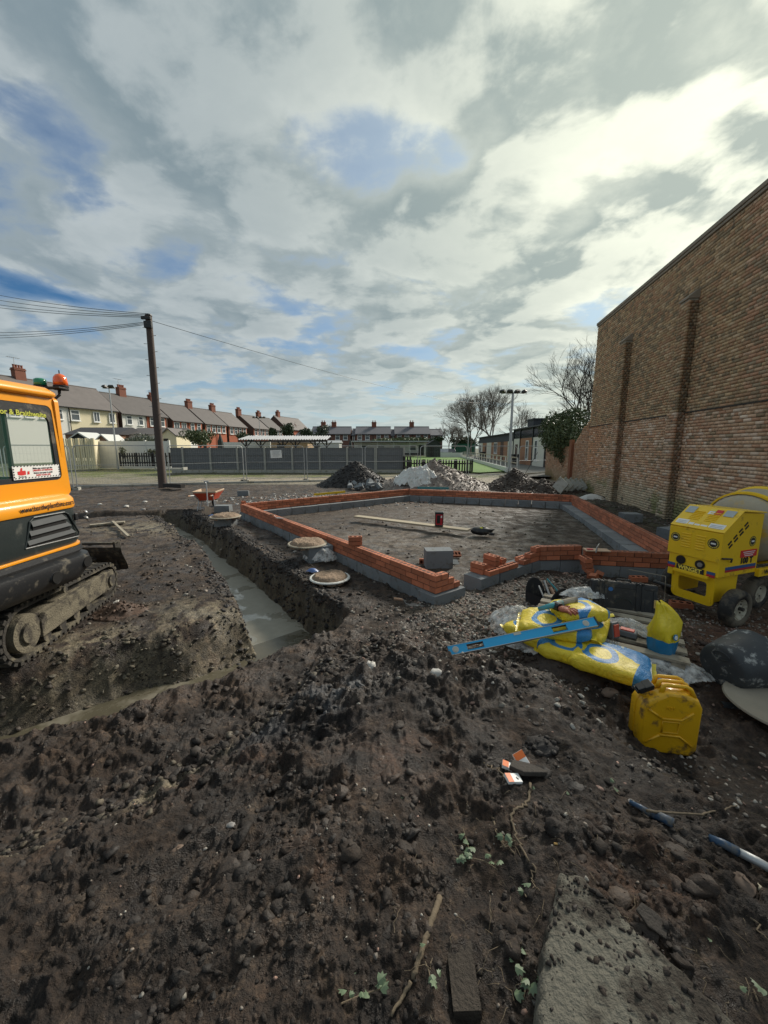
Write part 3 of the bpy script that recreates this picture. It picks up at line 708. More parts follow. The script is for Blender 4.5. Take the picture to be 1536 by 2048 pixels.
# dark weathered string course where the wall steps, and the piers
cr = MB(); cr.box((WL/2, .026, CRACK+.02), (WL, .04, .034)); cr.build('ledge', mat('ledge', (.06, .05, .04), .9), building)
for ps, ph in PILS:
    pc_ = MB(); pc_.box((0, .12, ph/2-.2), (.38, .22, ph+.4)); pc_.build('pier', 'mortar_old', building, ).location = (ps, 0, 0)
    lst = []
    for c in range(int(ph/.075)):
        z = c*.075
        if z > ph-.08: break
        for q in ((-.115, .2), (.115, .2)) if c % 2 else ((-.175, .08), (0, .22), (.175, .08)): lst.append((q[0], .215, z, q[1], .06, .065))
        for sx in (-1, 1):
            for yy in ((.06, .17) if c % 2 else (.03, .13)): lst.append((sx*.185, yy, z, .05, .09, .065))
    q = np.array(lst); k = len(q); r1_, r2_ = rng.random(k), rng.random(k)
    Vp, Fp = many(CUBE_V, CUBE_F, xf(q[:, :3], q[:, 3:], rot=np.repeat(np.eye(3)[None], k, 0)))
    tn = tone_for(np.full(k, ps), q[:, 2], r1_, r2_, fbm(q[:, 0]*3+ps, q[:, 2]*.8, 4))*np.where(q[:, 3] < .06, .50, .85)[:, None]  # side bricks toned down: shade on the pier returns painted into their colour
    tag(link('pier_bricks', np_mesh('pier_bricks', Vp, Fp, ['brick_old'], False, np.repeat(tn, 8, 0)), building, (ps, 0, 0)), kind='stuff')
    cp = MB(); cp.add([(-.22, .0, ph+.20), (.22, .0, ph+.20), (.22, .27, ph-.02), (-.22, .27, ph-.02), (-.22, 0, ph-.06), (.22, 0, ph-.06), (.22, .27, ph-.06), (-.22, .27, ph-.06)],
                  [(0, 1, 2, 3), (4, 7, 6, 5), (3, 2, 6, 7), (0, 3, 7, 4), (1, 5, 6, 2), (0, 4, 5, 1)]); cp.build('pier_cap', 'coping', building).location = (ps, 0, 0)
# lower old wall running on from it, top dropping into the ivy
L0 = WP(17.25); LL = 7.5
lw = thing('old_garden_wall', 'lower reddish old brick wall running on from the tall building, under the ivy', 'wall', tuple(L0), WANG)
topf = lambda s_: max(1.9, 3.15-.55*s_) if s_ < 2.2 else 2.0
c2 = MB()
prof = [(0, -.4), (LL, -.4), (LL, 1.95), (2.3, 1.95), (.1, 3.05), (0, 3.05)]
c2.prism(prof, -.02, .28, rotm(math.pi/2) ); c2.build('wall_core', 'mortar_old', lw).location = (0, -.03, 0)
a2, tn2, rr2 = wall_bricks(0, LL, 3.2, topf); tn2 = tn2*.55+np.array((.36, .16, .08))*.45; k = len(a2)
Vp, Fp = many(CUBE_V, CUBE_F, xf(np.stack([a2[:, 0], np.full(k, -.01), a2[:, 1]], -1), np.stack([a2[:, 2], .05+.006*rr2, np.full(k, .065)], -1), rot=np.repeat(np.eye(3)[None], k, 0)))
tag(link('brick_face', np_mesh('brick_face', Vp, Fp, ['brick_old'], False, np.repeat(tn2, 8, 0)), lw), kind='stuff')
pm = MB(); pm.box((2.1, .07, 1.0), (.35, .14, 2.6)); pm.build('pier', mat('pier_red', (.25, .10, .05), .85), lw)

# ---------------- background: houses, fences, club, trees ----------------
mat('render_cream', (.72, .64, .44), .85, .06); mat('render_white', (.74, .72, .66), .85, .06)
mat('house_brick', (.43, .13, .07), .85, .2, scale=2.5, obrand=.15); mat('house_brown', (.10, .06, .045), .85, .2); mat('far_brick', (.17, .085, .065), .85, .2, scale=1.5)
mat('chimney_brick', (.22, .085, .055), .85, .25, scale=3); mat('chimney_pot', (.30, .12, .08), .8)
mat('pane', (.10, .115, .125), .12, .3, scale=.6, bump=0); mat('upvc', (.80, .80, .77), .5, .04)
mat('slate_far', (.13, .13, .145), .8, .18, scale=.8, bump=0)
def window(parent, x, z, w_, h_, fr='upvc', y=0, split=True):
    f = MB(); t_ = .10
    f.box((x-w_/2+t_/2, y, z), (t_, .09, h_)); f.box((x+w_/2-t_/2, y, z), (t_, .09, h_)); f.box((x, y, z+h_/2-t_/2), (w_-2*t_, .09, t_)); f.box((x, y-.02, z-h_/2+t_/2), (w_-2*t_, .13, t_))
    if split == 'v': f.box((x, y, z), (.07, .085, h_-2*t_))
    elif split: f.box((x, y, z+h_*.12), (w_-2*t_, .085, .07))
    o = f.build('window', fr, parent); g = MB(); g.box((x, y+.01, z), (w_-2*t_, .03, h_-2*t_)); g.build('pane', 'pane', o)
    s_ = MB(); s_.box((x, y-.06, z-h_/2-.05), (w_+.16, .16, .09)); s_.build('sill', fr, o)
def chimney(parent, x, y, z, w_=1.1, h_=1.3, pots=4, d_=.75):
    c = MB(); c.box((x, y, z+h_/2), (w_, d_, h_)); c.box((x, y, z+h_-.12), (w_+.14, d_+.12, .12)); c.box((x, y, z+h_+.04), (w_+.04, d_+.04, .1)); o = c.build('chimney', 'chimney_brick', parent)
    for k in range(pots):
        q = MB(); q.lathe([(.13, 0), (.11, .08), (.12, .34), (.15, .4)], 8, TR(x-w_/2+w_*(k+.5)/pots, y, z+h_+.08)); q.build('chimney_pot', 'chimney_pot', o)
def aerial(parent, x, y, z):
    a = MB(); a.tube([(x, y, z), (x, y, z+1.6)], .03, 5); a.tube([(x-.7, y, z+1.55), (x+.6, y, z+1.6)], .02, 4)
    for k in range(7): a.tube([(x-.65+k*.2, y-.22, z+1.57), (x-.65+k*.2, y+.22, z+1.57)], .014, 4)
    a.build('aerial', 'galvanised', parent)
def house(label, P0, P1, ez, wins, left, right, rise=2.6, depth=7.5, gz0=-1.5, chim=.5, aer=False, roof='slate', zwin=-1.15, wh=1.35, pots=4, group='pairs of terraced houses in the left row'):
    """a pair of houses: eaves run P0->P1 (x,y); ez eaves height"""
    P0 = Vector(P0); P1 = Vector(P1); dv = P1-P0; L = dv.length; rz = math.atan2(dv.y, dv.x)
    T_ = thing('terraced_house', label, 'house', (P0.x, P0.y, 0), rz, group)
    # local: x along facade, +y back, z up
    h2 = (L)/2
    if left == right:
        w_ = MB(); w_.box((L/2, depth/2, (ez+gz0)/2), (L, depth, ez-gz0)); w_.build('wall', left, T_)
    else:
        w_ = MB(); w_.box((L/4, depth/2, (ez+gz0)/2), (L/2, depth, ez-gz0)); w_.build('wall', left, T_)
        w_ = MB(); w_.box((L*.75+.002, depth/2+.03, (ez+gz0)/2), (L/2, depth-.06, ez-gz0)); w_.build('wall', right, T_)
    for gx_ in (0.0, L):
        g = MB(); sgn = -1 if gx_ == 0 else 1
        g.add([(gx_+sgn*.02, .02, gz0), (gx_+sgn*.02, depth-.02, gz0), (gx_+sgn*.02, depth-.02, ez), (gx_+sgn*.02, depth/2, ez+rise-.06), (gx_+sgn*.02, .02, ez),
               (gx_-sgn*.16, .02, gz0), (gx_-sgn*.16, depth-.02, gz0), (gx_-sgn*.16, depth-.02, ez), (gx_-sgn*.16, depth/2, ez+rise-.06), (gx_-sgn*.16, .02, ez)],
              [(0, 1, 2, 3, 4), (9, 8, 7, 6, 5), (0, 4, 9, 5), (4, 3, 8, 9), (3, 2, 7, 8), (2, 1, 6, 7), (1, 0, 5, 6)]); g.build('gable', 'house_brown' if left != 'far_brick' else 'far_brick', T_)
    r_ = MB(); o_ = .25; th = .14
    pr = [(-o_, ez-o_*rise/(depth/2)), (depth/2, ez+rise), (depth+o_, ez-o_*rise/(depth/2)), (depth+o_, ez-o_*rise/(depth/2)+th), (depth/2, ez+rise+th), (-o_, ez-o_*rise/(depth/2)+th)]
    vs = [(x, a, b) for x in (-.12, L+.12) for a, b in pr]
    r_.add(vs, [(0, 1, 4, 5), (1, 2, 3, 4), (11, 10, 7, 6), (10, 9, 8, 7), (5, 4, 10, 11), (4, 3, 9, 10), (0, 6, 7, 1), (1, 7, 8, 2), (0, 5, 11, 6), (2, 8, 9, 3)])
    ro = r_.build('roof', roof, T_)
    rd = MB(); rd.tube([(-.12, depth/2, ez+rise+th), (L+.12, depth/2, ez+rise+th)], .09, 6); rd.build('ridge', 'slate', ro)
    gt = MB(); gt.box((L/2, -.33, ez-.14), (L, .12, .1)); gt.tube([(L/2, -.1, ez-.2), (L/2, -.1, gz0)], .05, 5); gt.build('gutter', 'black_plastic', T_)
    for (fx, ww, sp) in wins: window(T_, fx*L, ez+zwin+.2, ww, wh, 'upvc', -.02, sp)
    if chim is not None:
        cc = chim if isinstance(chim, (list, tuple)) else [chim]
        for c_ in cc: chimney(T_, c_*L, depth/2, ez+rise-.35, 1.15, 1.55, pots)
    if aer: aerial(T_, cc[0]*L-.3, depth/2, ez+rise+.9)
    return T_
HD = Vector((.30, .954)); W1 = .17
_d = ray(1000, 896); LDIR = Vector((_d.x, _d.y)).normalized(); _r0 = ray(243, 826); LINE0 = Vector((_r0.x, _r0.y))*57.0
def rowpair(px0, py0, px1, label, left, right, wins, vp=1000, width=8.4, **k):
    # every pair stands on the one building line of the street
    def meet(px):
        r_ = ray(px, py0); k_ = (LINE0.x*LDIR.y-LINE0.y*LDIR.x)/(r_.x*LDIR.y-r_.y*LDIR.x); return r_*k_
    a0, a1 = meet(px0), meet(px1); z0 = CAMZ+a0.z; P0 = Vector((a0.x, a0.y)); P1 = Vector((a1.x, a1.y))
    return house(label, P0, P1, z0, wins, left, right, **k)
V4 = [(.14, 1.0, True), (.38, 1.0, True), (.62, 1.0, True), (.86, 1.0, True)]
rowpair(8, 800, 232, 'cream and white rendered pair of houses with low sheds before them, nearest the excavator', 'render_white', 'render_cream', [(.06, 1.1, 'v'), (.17, 1.0, True), (.29, 1.1, 'v'), (.41, .9, True), (.555, 1.15, True), (.765, .9, 'v'), (.93, .9, 'v')], rise=3.1, width=16, chim=[.30], aer=True, zwin=-1.3)
rowpair(243, 826, 333, 'half white, half red brick pair of houses left of the telegraph pole', 'render_white', 'house_brick', [(.14, .95, True), (.38, .85, True), (.64, .95, True), (.88, .8, True)], rise=3.0, chim=.42, aer=True)
rowpair(345, 840.5, 403, 'bright orange-red brick pair of houses just right of the telegraph pole', 'house_brick', 'house_brick', [(.12, 1.2, 'v'), (.36, 1.1, 'v'), (.65, .9, True), (.88, .9, True)], rise=3.0, chim=-.03)
rowpair(410, 847, 452, 'red brick pair of houses, second right of the telegraph pole, above a green hedge', 'house_brick', 'house_brick', V4, rise=3.0, chim=.05)
rowpair(457, 852, 493, 'red brick pair of houses with downpipe at its middle, above the corrugated shelter end', 'house_brick', 'house_brick', V4, rise=3.0, chim=.0)
rowpair(507, 856, 537, 'red brick pair of houses with tall chimney and small white panes, behind the shelter', 'house_brick', 'house_brick', V4, rise=3.0, chim=.0)
rowpair(541, 859, 565, 'smaller distant red brick houses at the right end of the left row', 'house_brick', 'house_brick', V4, rise=3.0, chim=.15, vp=1050)
rowpair(574, 858, 620, 'pale roofed house with one tall chimney between conifers', 'house_brick', 'render_cream', [(.2, 1, True), (.6, 1, True)], rise=3.4, chim=.15, vp=1500, width=12)
# far terraces facing across the green
def farhouse(x0, x1, label, dist=95, rz=7.1, ez=5.3, wins=(), chim=.5, dep=7):
    a = dp(x0, 870, dist); b = dp(x1, 870, dist)
    return house(label, (a.x, a.y), (b.x, b.y), ez, wins, 'far_brick', 'far_brick', rise=rz-ez, depth=dep, gz0=0, chim=chim, roof='slate_far', zwin=-1.0, wh=1.3, pots=2, group='far brown terraces across the green')
farhouse(622, 700, 'far brown terrace with grey roof at the left, behind trees', wins=[(.68, 1.1, True), (.88, 1.1, True)], chim=[.27, .55])
farhouse(711, 781, 'far brown terrace with grey roof, middle one', wins=[(.12, 1.1, True), (.34, 1.1, True), (.66, 1.0, True), (.88, 1.0, True)], chim=.52)
farhouse(704, 710.5, 'low side wing at the left of the middle far terrace', rz=6.6, ez=5.0, wins=[(.5, .5, True)], chim=None, dist=95.5)
farhouse(782, 789.5, 'low link between the middle and right far terraces', rz=6.4, ez=4.9, wins=[(.5, .5, True)], chim=None, dist=95.5)
farhouse(790, 860, 'far brown terrace with grey roof, right one', wins=[(.12, 1.1, True), (.34, 1.1, True), (.66, 1.0, True), (.88, 1.0, True)], chim=.5)
farhouse(861, 885, 'lower end house of the far terrace, next to the bare trees', rz=6.5, ez=5.0, wins=[(.2, .9, True), (.75, .9, True)], chim=None, dist=95.5)
farhouse(540, 612, 'far low grey-roofed terrace peeping between conifers', rz=6.8, ez=5.0, wins=[(.3, 1, True), (.8, 1, True)], chim=[.6], dist=105)

# sheds, garages and glazed lean-tos in the gardens
def shed(label, x0, x1, ytop, yeave, ybot, dist, wallm, roofm, dep=4, gable=False, name='garden_shed', cat='shed', door=True):
    a = dp(x0, yeave, dist); b = dp(x1, yeave, dist); zt = dp(x0, ytop, dist+dep/2).z; ze = a.z; zb = dp(x0, ybot, dist).z-.5
    L = (b-a).length; T_ = thing(name, label, cat, (a.x, a.y, zb), math.atan2(b.y-a.y, b.x-a.x))
    h = ze-zb; r_ = max(.2, zt-ze); w_ = MB()
    if gable:
        w_.prism([(0, 0), (L, 0), (L, h), (L/2, h+r_), (0, h)], 0, -dep, rotm(math.pi/2)); w_.build('wall', wallm, T_)
        q = MB(); q.add([(-.15, -.2, h-.08), (L/2, -.2, h+r_+.05), (L+.15, -.2, h-.08), (-.15, dep+.1, h-.08), (L/2, dep+.1, h+r_+.05), (L+.15, dep+.1, h-.08),
                     (-.15, -.2, h-.2), (L/2, -.2, h+r_-.08), (L+.15, -.2, h-.2)], [(0, 1, 4, 3), (1, 2, 5, 4), (0, 6, 7, 1), (1, 7, 8, 2)]); q.build('roof', roofm, T_)
    else:
        w_.box((L/2, dep/2, h/2), (L, dep, h)); w_.build('wall', wallm, T_)
        q = MB(); q.add([(-.2, -.2, h-.05), (L+.2, -.2, h-.05), (L+.2, dep/2, h+r_), (-.2, dep/2, h+r_), (-.2, dep+.2, h-.05), (L+.2, dep+.2, h-.05)], [(0, 1, 2, 3), (3, 2, 5, 4), (0, 3, 4), (1, 5, 2), (0, 4, 5, 1)]); q.build('roof', roofm, T_)
    if door: dd = MB(); dd.box((L*.3, -.02, h*.42), (min(.9, L*.3), .04, h*.8)); dd.build('door', 'wood_dark', T_)
    return T_
mat('shed_brick', (.30, .17, .11), .85, .2, scale=2); mat('felt', (.05, .05, .055), .85); mat('shed_dark', (.045, .05, .045), .8)
shed('long low brick outbuilding with dark felt roof before the cream houses', 130, 232, 855, 868, 900, 40, 'shed_brick', 'felt', 5)
shed('small gabled dark summerhouse with white bargeboards behind the slatted white fence', 138, 182, 866, 878, 905, 36, 'shed_dark', 'white_plastic', 2.2, True)
shed('glazed lean-to with white framed gable beside the summerhouse', 190, 222, 870, 884, 905, 36, 'shed_brick', 'white_plastic', 2.2, True, 'glazed_lean_to', 'lean-to')
shed('white single-storey extension with slate roof and pale gable, left of the telegraph pole', 252, 350, 856, 868, 900, 42, 'render_white', 'slate', 5)
shed('pale tan block outhouse between hedge and telegraph pole', 322, 352, 858, 870, 900, 41, 'render_cream', 'slate', 3, True)
shed('tan timber cabin behind the corrugated shelter', 538, 615, 880, 884, 900, 47, mat('tan_wall', (.42, .29, .17), .8), 'felt', 4)
shed('pale grey clad hut right of the corrugated shelter', 616, 678, 881, 885, 905, 60, 'white_plastic', 'galvanised', 4)
shed('low dark open-fronted shelter with pitched roof, right of the white pavilion', 856, 881, 880, 888, 912, 72, 'shed_dark', 'felt', 3, True, 'open_shelter')
# hedges and leafy shrubs
def foliage_mat(name, c1, c2):
    m = bpy.data.materials.new(name); m.use_nodes = True; T = NT(m.node_tree); bs = T.n['Principled BSDF']; pos = T.new('ShaderNodeNewGeometry').outputs['Position']
    T.put(bs.inputs['Base Color'], T.mix(T.noise(pos, 2.3, 5, .7), c1, c2)); bs.inputs['Roughness'].default_value = .55; MATS[name] = m
foliage_mat('leaf_dark', (.020, .040, .016), (.055, .085, .028)); foliage_mat('leaf_mid', (.035, .055, .02), (.10, .13, .045)); foliage_mat('leaf_grey', (.04, .055, .035), (.10, .12, .08)); foliage_mat('leaf_olive', (.06, .07, .03), (.13, .13, .06))
LEAF_V = np.array([(-.5, 0, 0), (0, -.28, .06), (.5, 0, 0), (0, .28, .06)]); LEAF_F = np.array([(0, 1, 2, 3)])
def bush(label, c, r, n, size, mt='leaf_mid', cat='bush', name='garden_bush', lobes=9, seed=1, group=None, stem=True, hollow=.35):
    T_ = thing(name, label, cat, (c[0], c[1], c[2]-r[2]), 0, group); q = np.random.default_rng(seed)
    lc = q.normal(size=(lobes, 3)); lc /= np.linalg.norm(lc, axis=1)[:, None]; lc *= (.25+.5*q.random((lobes, 1)))*np.array(r); lr = (.35+.35*q.random(lobes))
    k = q.integers(0, lobes, n); dv = q.normal(size=(n, 3)); dv /= np.linalg.norm(dv, axis=1)[:, None]
    P = lc[k] + dv*(hollow+(1-hollow)*q.random((n, 1))**.5)*np.array(r)*lr[k][:, None]; P[:, 2] += r[2]; P = P[P[:, 2] > .0]
    Vp, Fp = many(LEAF_V, LEAF_F, xf(P, size*(.6+.8*q.random((len(P), 1)))))
    link('foliage', np_mesh('foliage', Vp, Fp, [mt], False), T_)
    if stem:
        b = MB()
        for s_ in range(5):
            a = s_*1.3; b.tube([(0, 0, -.1), (math.cos(a)*r[0]*.2, math.sin(a)*r[1]*.2, r[2]*.6), (math.cos(a)*r[0]*.45, math.sin(a)*r[1]*.45, r[2]*1.3)], [.06*r[2]+.01, .03*r[2]+.008, .006], 5)
        b.build('stem', 'bark', T_)
    return T_
mat('bark', (.075, .062, .05), .9, .3, bump=.3); mat('bark_far', (.20, .175, .15), .9, .2, bump=0)
def pbush(label, px, py, dist, rx, rz_, n, size, mt, **k):
    P = dp(px, py, dist); s_ = dist/F; return bush(label, P, (rx*s_, rx*s_*.7, rz_*s_), n, size, mt, **k)
pbush('broad green hedge behind the dark fence, right of the telegraph pole', 400, 876, 33, 40, 16, 2600, .16, 'leaf_mid', seed=2, name='garden_hedge', cat='hedge')
pbush('straggly grey-green shrub behind the white garden wall', 283, 880, 34, 34, 13, 1500, .14, 'leaf_grey', seed=3)
pbush('small shrub growing before the white wall behind the picket fence, left', 246, 905, 31.5, 9, 10, 260, .12, 'leaf_olive', seed=4)
pbush('small olive shrub before the white wall, close to the telegraph pole', 303, 903, 31.5, 12, 9, 300, .12, 'leaf_olive', seed=5)
pbush('conifer with drooping sides standing above the shelter roof', 577, 862, 62, 13, 17, 900, .35, 'leaf_dark', seed=6, name='conifer', cat='tree')
pbush('bushy dark tree left of the conifer above the shelter', 546, 864, 60, 11, 13, 700, .35, 'leaf_dark', seed=7, name='evergreen_tree', cat='tree')
pbush('low round bush above the left end of the shelter', 488, 872, 52, 16, 9, 700, .25, 'leaf_dark', seed=8)
pbush('dark rounded evergreen behind the shelter roof, right of the conifer', 612, 868, 66, 22, 12, 900, .35, 'leaf_dark', seed=9, name='evergreen_tree', cat='tree')
pbush('loose blue-green tree rising before the far terrace', 645, 863, 68, 17, 20, 1100, .32, 'leaf_grey', seed=10, name='evergreen_tree', cat='tree')
pbush('long clipped hedge along the foot of the far terraces', 805, 880, 88, 62, 5, 2200, .5, 'leaf_mid', seed=11, name='garden_hedge', cat='hedge', stem=False, lobes=24)
pbush('rounded hedge by the end house, behind the open shelter', 872, 880, 86, 16, 8, 800, .45, 'leaf_dark', seed=12, name='garden_hedge', cat='hedge')
pbush('distant woodland scrub under the bare trees', 925, 884, 95, 34, 13, 1500, .6, 'leaf_dark', seed=13, name='scrub', cat='bush')

# garden walls and fences on the left
def slabwall(label, x0, x1, ytop, dist, h, m_='white_paint', th=.12, name='garden_wall', d1=None):
    a = dp(x0, 896, dist); b = dp(x1, 896, d1 or dist); zt = dp(x0, ytop, dist).z; L = math.hypot(b.x-a.x, b.y-a.y)
    T_ = thing(name, label, 'wall', (a.x, a.y, zt-h), math.atan2(b.y-a.y, b.x-a.x)); k = max(1, int(L/1.9))
    for i in range(k):
        q = MB(); q.box((L*(i+.5)/k, th/2, h/2+random.uniform(-.03, .02)), (L/k-.06, th, h)); q.build('panel', m_, T_)
    for i in range(k+1):
        q = MB(); q.box((L*i/k, th/2-.01, h/2+.03), (.13, th+.05, h+.06)); q.build('post', m_, T_)
    return T_
slabwall('white painted garden wall in panels behind the left picket fence', 196, 338, 882, 32.5, 2.3)
def pickets(label, x0, x1, ytop, dist, h, m_, w_=.09, gap=.09, name='picket_fence', rails=2, d1=None, z0=None, posts=5):
    a = dp(x0, 896, dist); b = dp(x1, 896, d1 or dist); zt = dp(x0, ytop, dist).z; L = math.hypot(b.x-a.x, b.y-a.y); zb = zt-h
    T_ = thing(name, label, 'fence', (a.x, a.y, zb), math.atan2(b.y-a.y, b.x-a.x)); n = int(L/(w_+gap))
    q = MB(); q.add([(-w_/2, -.012, 0), (w_/2, -.012, 0), (w_/2, -.012, h-.04), (0, -.012, h), (-w_/2, -.012, h-.04), (-w_/2, .012, 0), (w_/2, .012, 0), (w_/2, .012, h-.04), (0, .012, h), (-w_/2, .012, h-.04)],
              [(0, 1, 2, 3, 4), (9, 8, 7, 6, 5), (0, 5, 6, 1), (1, 6, 7, 2), (2, 7, 8, 3), (3, 8, 9, 4), (4, 9, 5, 0)]); me = q.mesh('picket', m_)
    for i in range(n): link('picket', me, T_, ((i+.5)*(w_+gap), -.05, random.uniform(-.015, .015)), (0, random.uniform(-.015, .015), 0))
    for r_ in range(rails):
        q = MB(); q.box((L/2, .0, h*(.25+.5*r_)), (L, .05, .09)); q.build('rail', m_, T_)
    for i in range(posts):
        q = MB(); q.box((L*i/(posts-1), .06, h*.5), (.12, .08, h*1.02)); q.build('post', m_, T_)
    return T_
pickets('tall cream slatted fence beside the excavator cab', 128, 187, 877, 30, 2.35, 'render_cream', .13, .05, 'slatted_fence')
slabwall('short cream boarded side panel at the right end of the tall slatted fence', 187, 200, 878, 30, 2.3, 'render_cream', d1=33)
pickets('low dark brown picket fence left of the telegraph pole', 237, 337, 905.5, 30.5, 1.05, 'wood_dark', .10, .09, posts=4)
pickets('dark picket fence in front of the bowling green', 815, 946, 919, 27.3, 1.15, 'wood_dark', .10, .09, posts=5)
pickets('short taller piece of dark picket fence against the last grey panel', 808, 821, 913, 27.6, 1.35, 'wood_dark', .10, .07, posts=2)
# dark grey panel fence with concrete posts
FD = 28.0; posts_x = [338, 365, 420, 474, 529, 584, 639, 694, 750, 808]
ff = thing('panel_fence', 'dark grey boarded fence with pale concrete posts and gravel boards, across the middle', 'fence', tuple(Vector((dp(338, 896, FD).x, dp(338, 896, FD).y, 0.02))), 0)
X0 = dp(338, 896, FD).x
pm_ = MB(); pm_.box((0, 0, .98), (.12, .14, 1.96)); pmesh = pm_.mesh('post', 'concrete')
for i, px in enumerate(posts_x[1:] + [752.5]): link('post', pmesh, ff, (dp(px, 896, FD).x-X0, -.03, .0))
for a, b_ in zip(posts_x[:-1], posts_x[1:]):
    xa, xb = dp(a, 896, FD).x-X0+.06, dp(b_, 896, FD).x-X0-.06; L = xb-xa
    g = MB(); g.box(((xa+xb)/2, 0, .14), (L, .06, .30)); g.build('gravel_board', 'concrete', ff)
    nb = 13; pn = MB(); pn.box(((xa+xb)/2, .02, 1.1), (L, .02, 1.6)); 
    for k in range(nb): pn.box((xa+L*(k+.5)/nb, -.002, 1.1), (L/nb-.015, .02, 1.6), rotm(0, 0, 0))
    for zz in (.36, .88, 1.38, 1.87): pn.box(((xa+xb)/2, -.03, zz), (L, .035, .055))
    pn.build('fence_panel', 'fence_grey', ff)
slabwall('low pale concrete edging slab on the moss between telegraph pole and grey fence', 308, 362, 937, 25.5, .12, 'concrete', .5, 'edging_slab')
pmk = MB(); 
# corrugated shelter
sh_ = thing('corrugated_shelter', 'open shelter with wavy pale metal roof on dark timber brackets, behind the grey fence', 'shelter', tuple(Vector((dp(476, 896, 38).x, dp(476, 896, 38).y, 0))), 0)
Ls = (dp(655, 896, 38).x-dp(476, 896, 38).x); zt = dp(560, 879, 38).z; n = 180; dep = 3.2
rows = [[(Ls*i/n, 0, zt+.05*math.sin(i/n*2*math.pi*34)) for i in range(n+1)], [(Ls*i/n, dep, zt+.45+.05*math.sin(i/n*2*math.pi*34)) for i in range(n+1)]]
q = MB(); q.sheet(rows); q.sheet([[(x, y, z-.03) for x, y, z in r_] for r_ in rows][::-1]); q.sheet([[(x, y, z-.03) for x, y, z in rows[0]], rows[0]]); q.build('roof_sheet', mat('old_sheet', (.24, .255, .27), .55), sh_)
q = MB(); q.box((Ls/2, .12, zt-.15), (Ls, .1, .16)); q.box((Ls/2, dep-.1, zt+.25), (Ls, .1, .16)); q.build('beam', 'wood_dark', sh_)
for fx in (.09, .25, .50, .64, .86, .99):
    q = MB(); q.box((fx*Ls, .15, (zt-.2)/2), (.14, .14, zt-.2)); q.build('post', 'wood_dark', sh_)
    for s_ in (-1, 1):
        q = MB(); q.box((0, 0, 0), (.09, .08, .75), TR(fx*Ls+s_*.27, .15, zt-.45, 0, s_*R(42), 0)); q.build('bracket', 'wood_dark', sh_)
# white pavilion
pv = thing('pavilion', 'long low white pavilion with thin veranda posts, far across the green', 'pavilion', tuple(Vector((dp(706, 896, 78).x, dp(706, 896, 78).y, .35))), 0)
Lp = dp(854, 896, 78).x-dp(706, 896, 78).x; hp = dp(780, 883, 78).z-.35
q = MB(); q.box((Lp/2, 4.5, hp/2-.1), (Lp, 4, hp-.2)); q.build('wall', 'white_paint', pv)
q = MB(); q.box((Lp/2, 3, hp+.02), (Lp+.8, 7.2, .22)); q.build('roof', 'galvanised', pv)
for i in range(5):
    q = MB(); q.box((Lp*(.06+.22*i+.05), .1, hp/2-.06), (.12, .12, hp-.12)); q.build('post', 'white_paint', pv)
for i, fx in enumerate((.15, .38, .60, .82)):
    window(pv, fx*Lp, hp*.55, 1.4, 1.1, 'white_paint', 2.47)
q = MB(); q.box((Lp*.94, 2.45, 1.1), (1.1, .06, 2.1)); q.build('door', 'shed_dark', pv)
q = MB(); q.box((Lp*.55, 1.2, .35), (Lp*.8, .4, .35)); q.build('bench', 'wood_dark', pv)
# bowling green, its pale kerb and path
def sheet_px(name, pts, z, m_, zo=0, **k):
    q = MB(); V_ = [tuple(gp(x, y, z)) for x, y in pts]; q.add(V_, [tuple(range(len(V_)))]); o = q.build(name, m_); return tag(o, kind='structure')
mat('turf', (.10, .19, .032), .9, .25, scale=.5, bump=.3, bscale=20); mat('tarmac', (.15, .145, .13), .9, .2, scale=.6, bump=.3); 
sheet_px('bowling_green', [(818, 938), (790, 912.5), (905, 912.5), (925, 915), (1012, 942), (960, 945)], .22, 'turf')
sheet_px('path', [(930, 915), (1034, 944), (1010, 953), (1110, 953), (1125, 938), (968, 910)], .235, 'tarmac')
sheet_px('path', [(1034, 944), (1016, 942), (922, 914), (929, 913)], .25, 'concrete')
q = MB()
for (xa, ya), (xb, yb) in (((-17, 17.3), (-11.2, 19.6)), ((-11.2, 19.6), (-3.2, 21.6)), ((-3.2, 21.6), (3.2, 21.9))):
    L = math.hypot(xb-xa, yb-ya); q.box((0, 0, 0), (L, .14, .12), TR((xa+xb)/2, (ya+yb)/2, gz((xa+xb)/2, (ya+yb)/2)+.03, 0, 0, math.atan2(yb-ya, xb-xa)))
tag(q.build('kerb', 'concrete'), kind='structure')
q = MB(); qa, qb = gp(922, 914.5, .22), gp(1014, 943, .22)
kd = (qb-qa); q.box((0, 0, .12), (kd.length, .12, .36)); o = q.build('green_kerb', 'white_paint'); setm(o, ((qa+qb)/2), math.atan2(kd.y, kd.x)); tag(o, kind='structure')
# white-railed balustrade along the green
bl_ = thing('balustrade', 'weathered wooden balustrade with white uprights between green and club path', 'fence', tuple(qa+Vector((.5, 0, .0))), math.atan2(kd.y, kd.x)); Lb = kd.length*1.02
for zz in (1.0, .62):
    q = MB(); q.box((Lb/2, 0, zz), (Lb, .07, .07)); q.build('rail', 'wood_old', bl_)
for i in range(22):
    q = MB(); q.box((Lb*i/21, .0, .5), (.07 if i % 3 else .12, .07, 1.0)); q.build('upright', 'white_paint', bl_)
q = MB(); q.box((0, 0, 0), (1.8, .05, .6), TR(.0, 0, .6)); 
# green boarding far back
q = MB(); a = dp(903, 888, 92); b = dp(950, 888, 92); q.box(((a.x+b.x)/2, a.y, 1.6), (b.x-a.x, .1, 2.6)); o = q.build('green_fence', mat('green_board', (.02, .11, .06), .7)); tag(o, 'dark green boarded fence at the far end of the path, under the bare trees', 'fence')
slabwall('low white wall at the far right end of the green', 882, 925, 905, 70, .9)
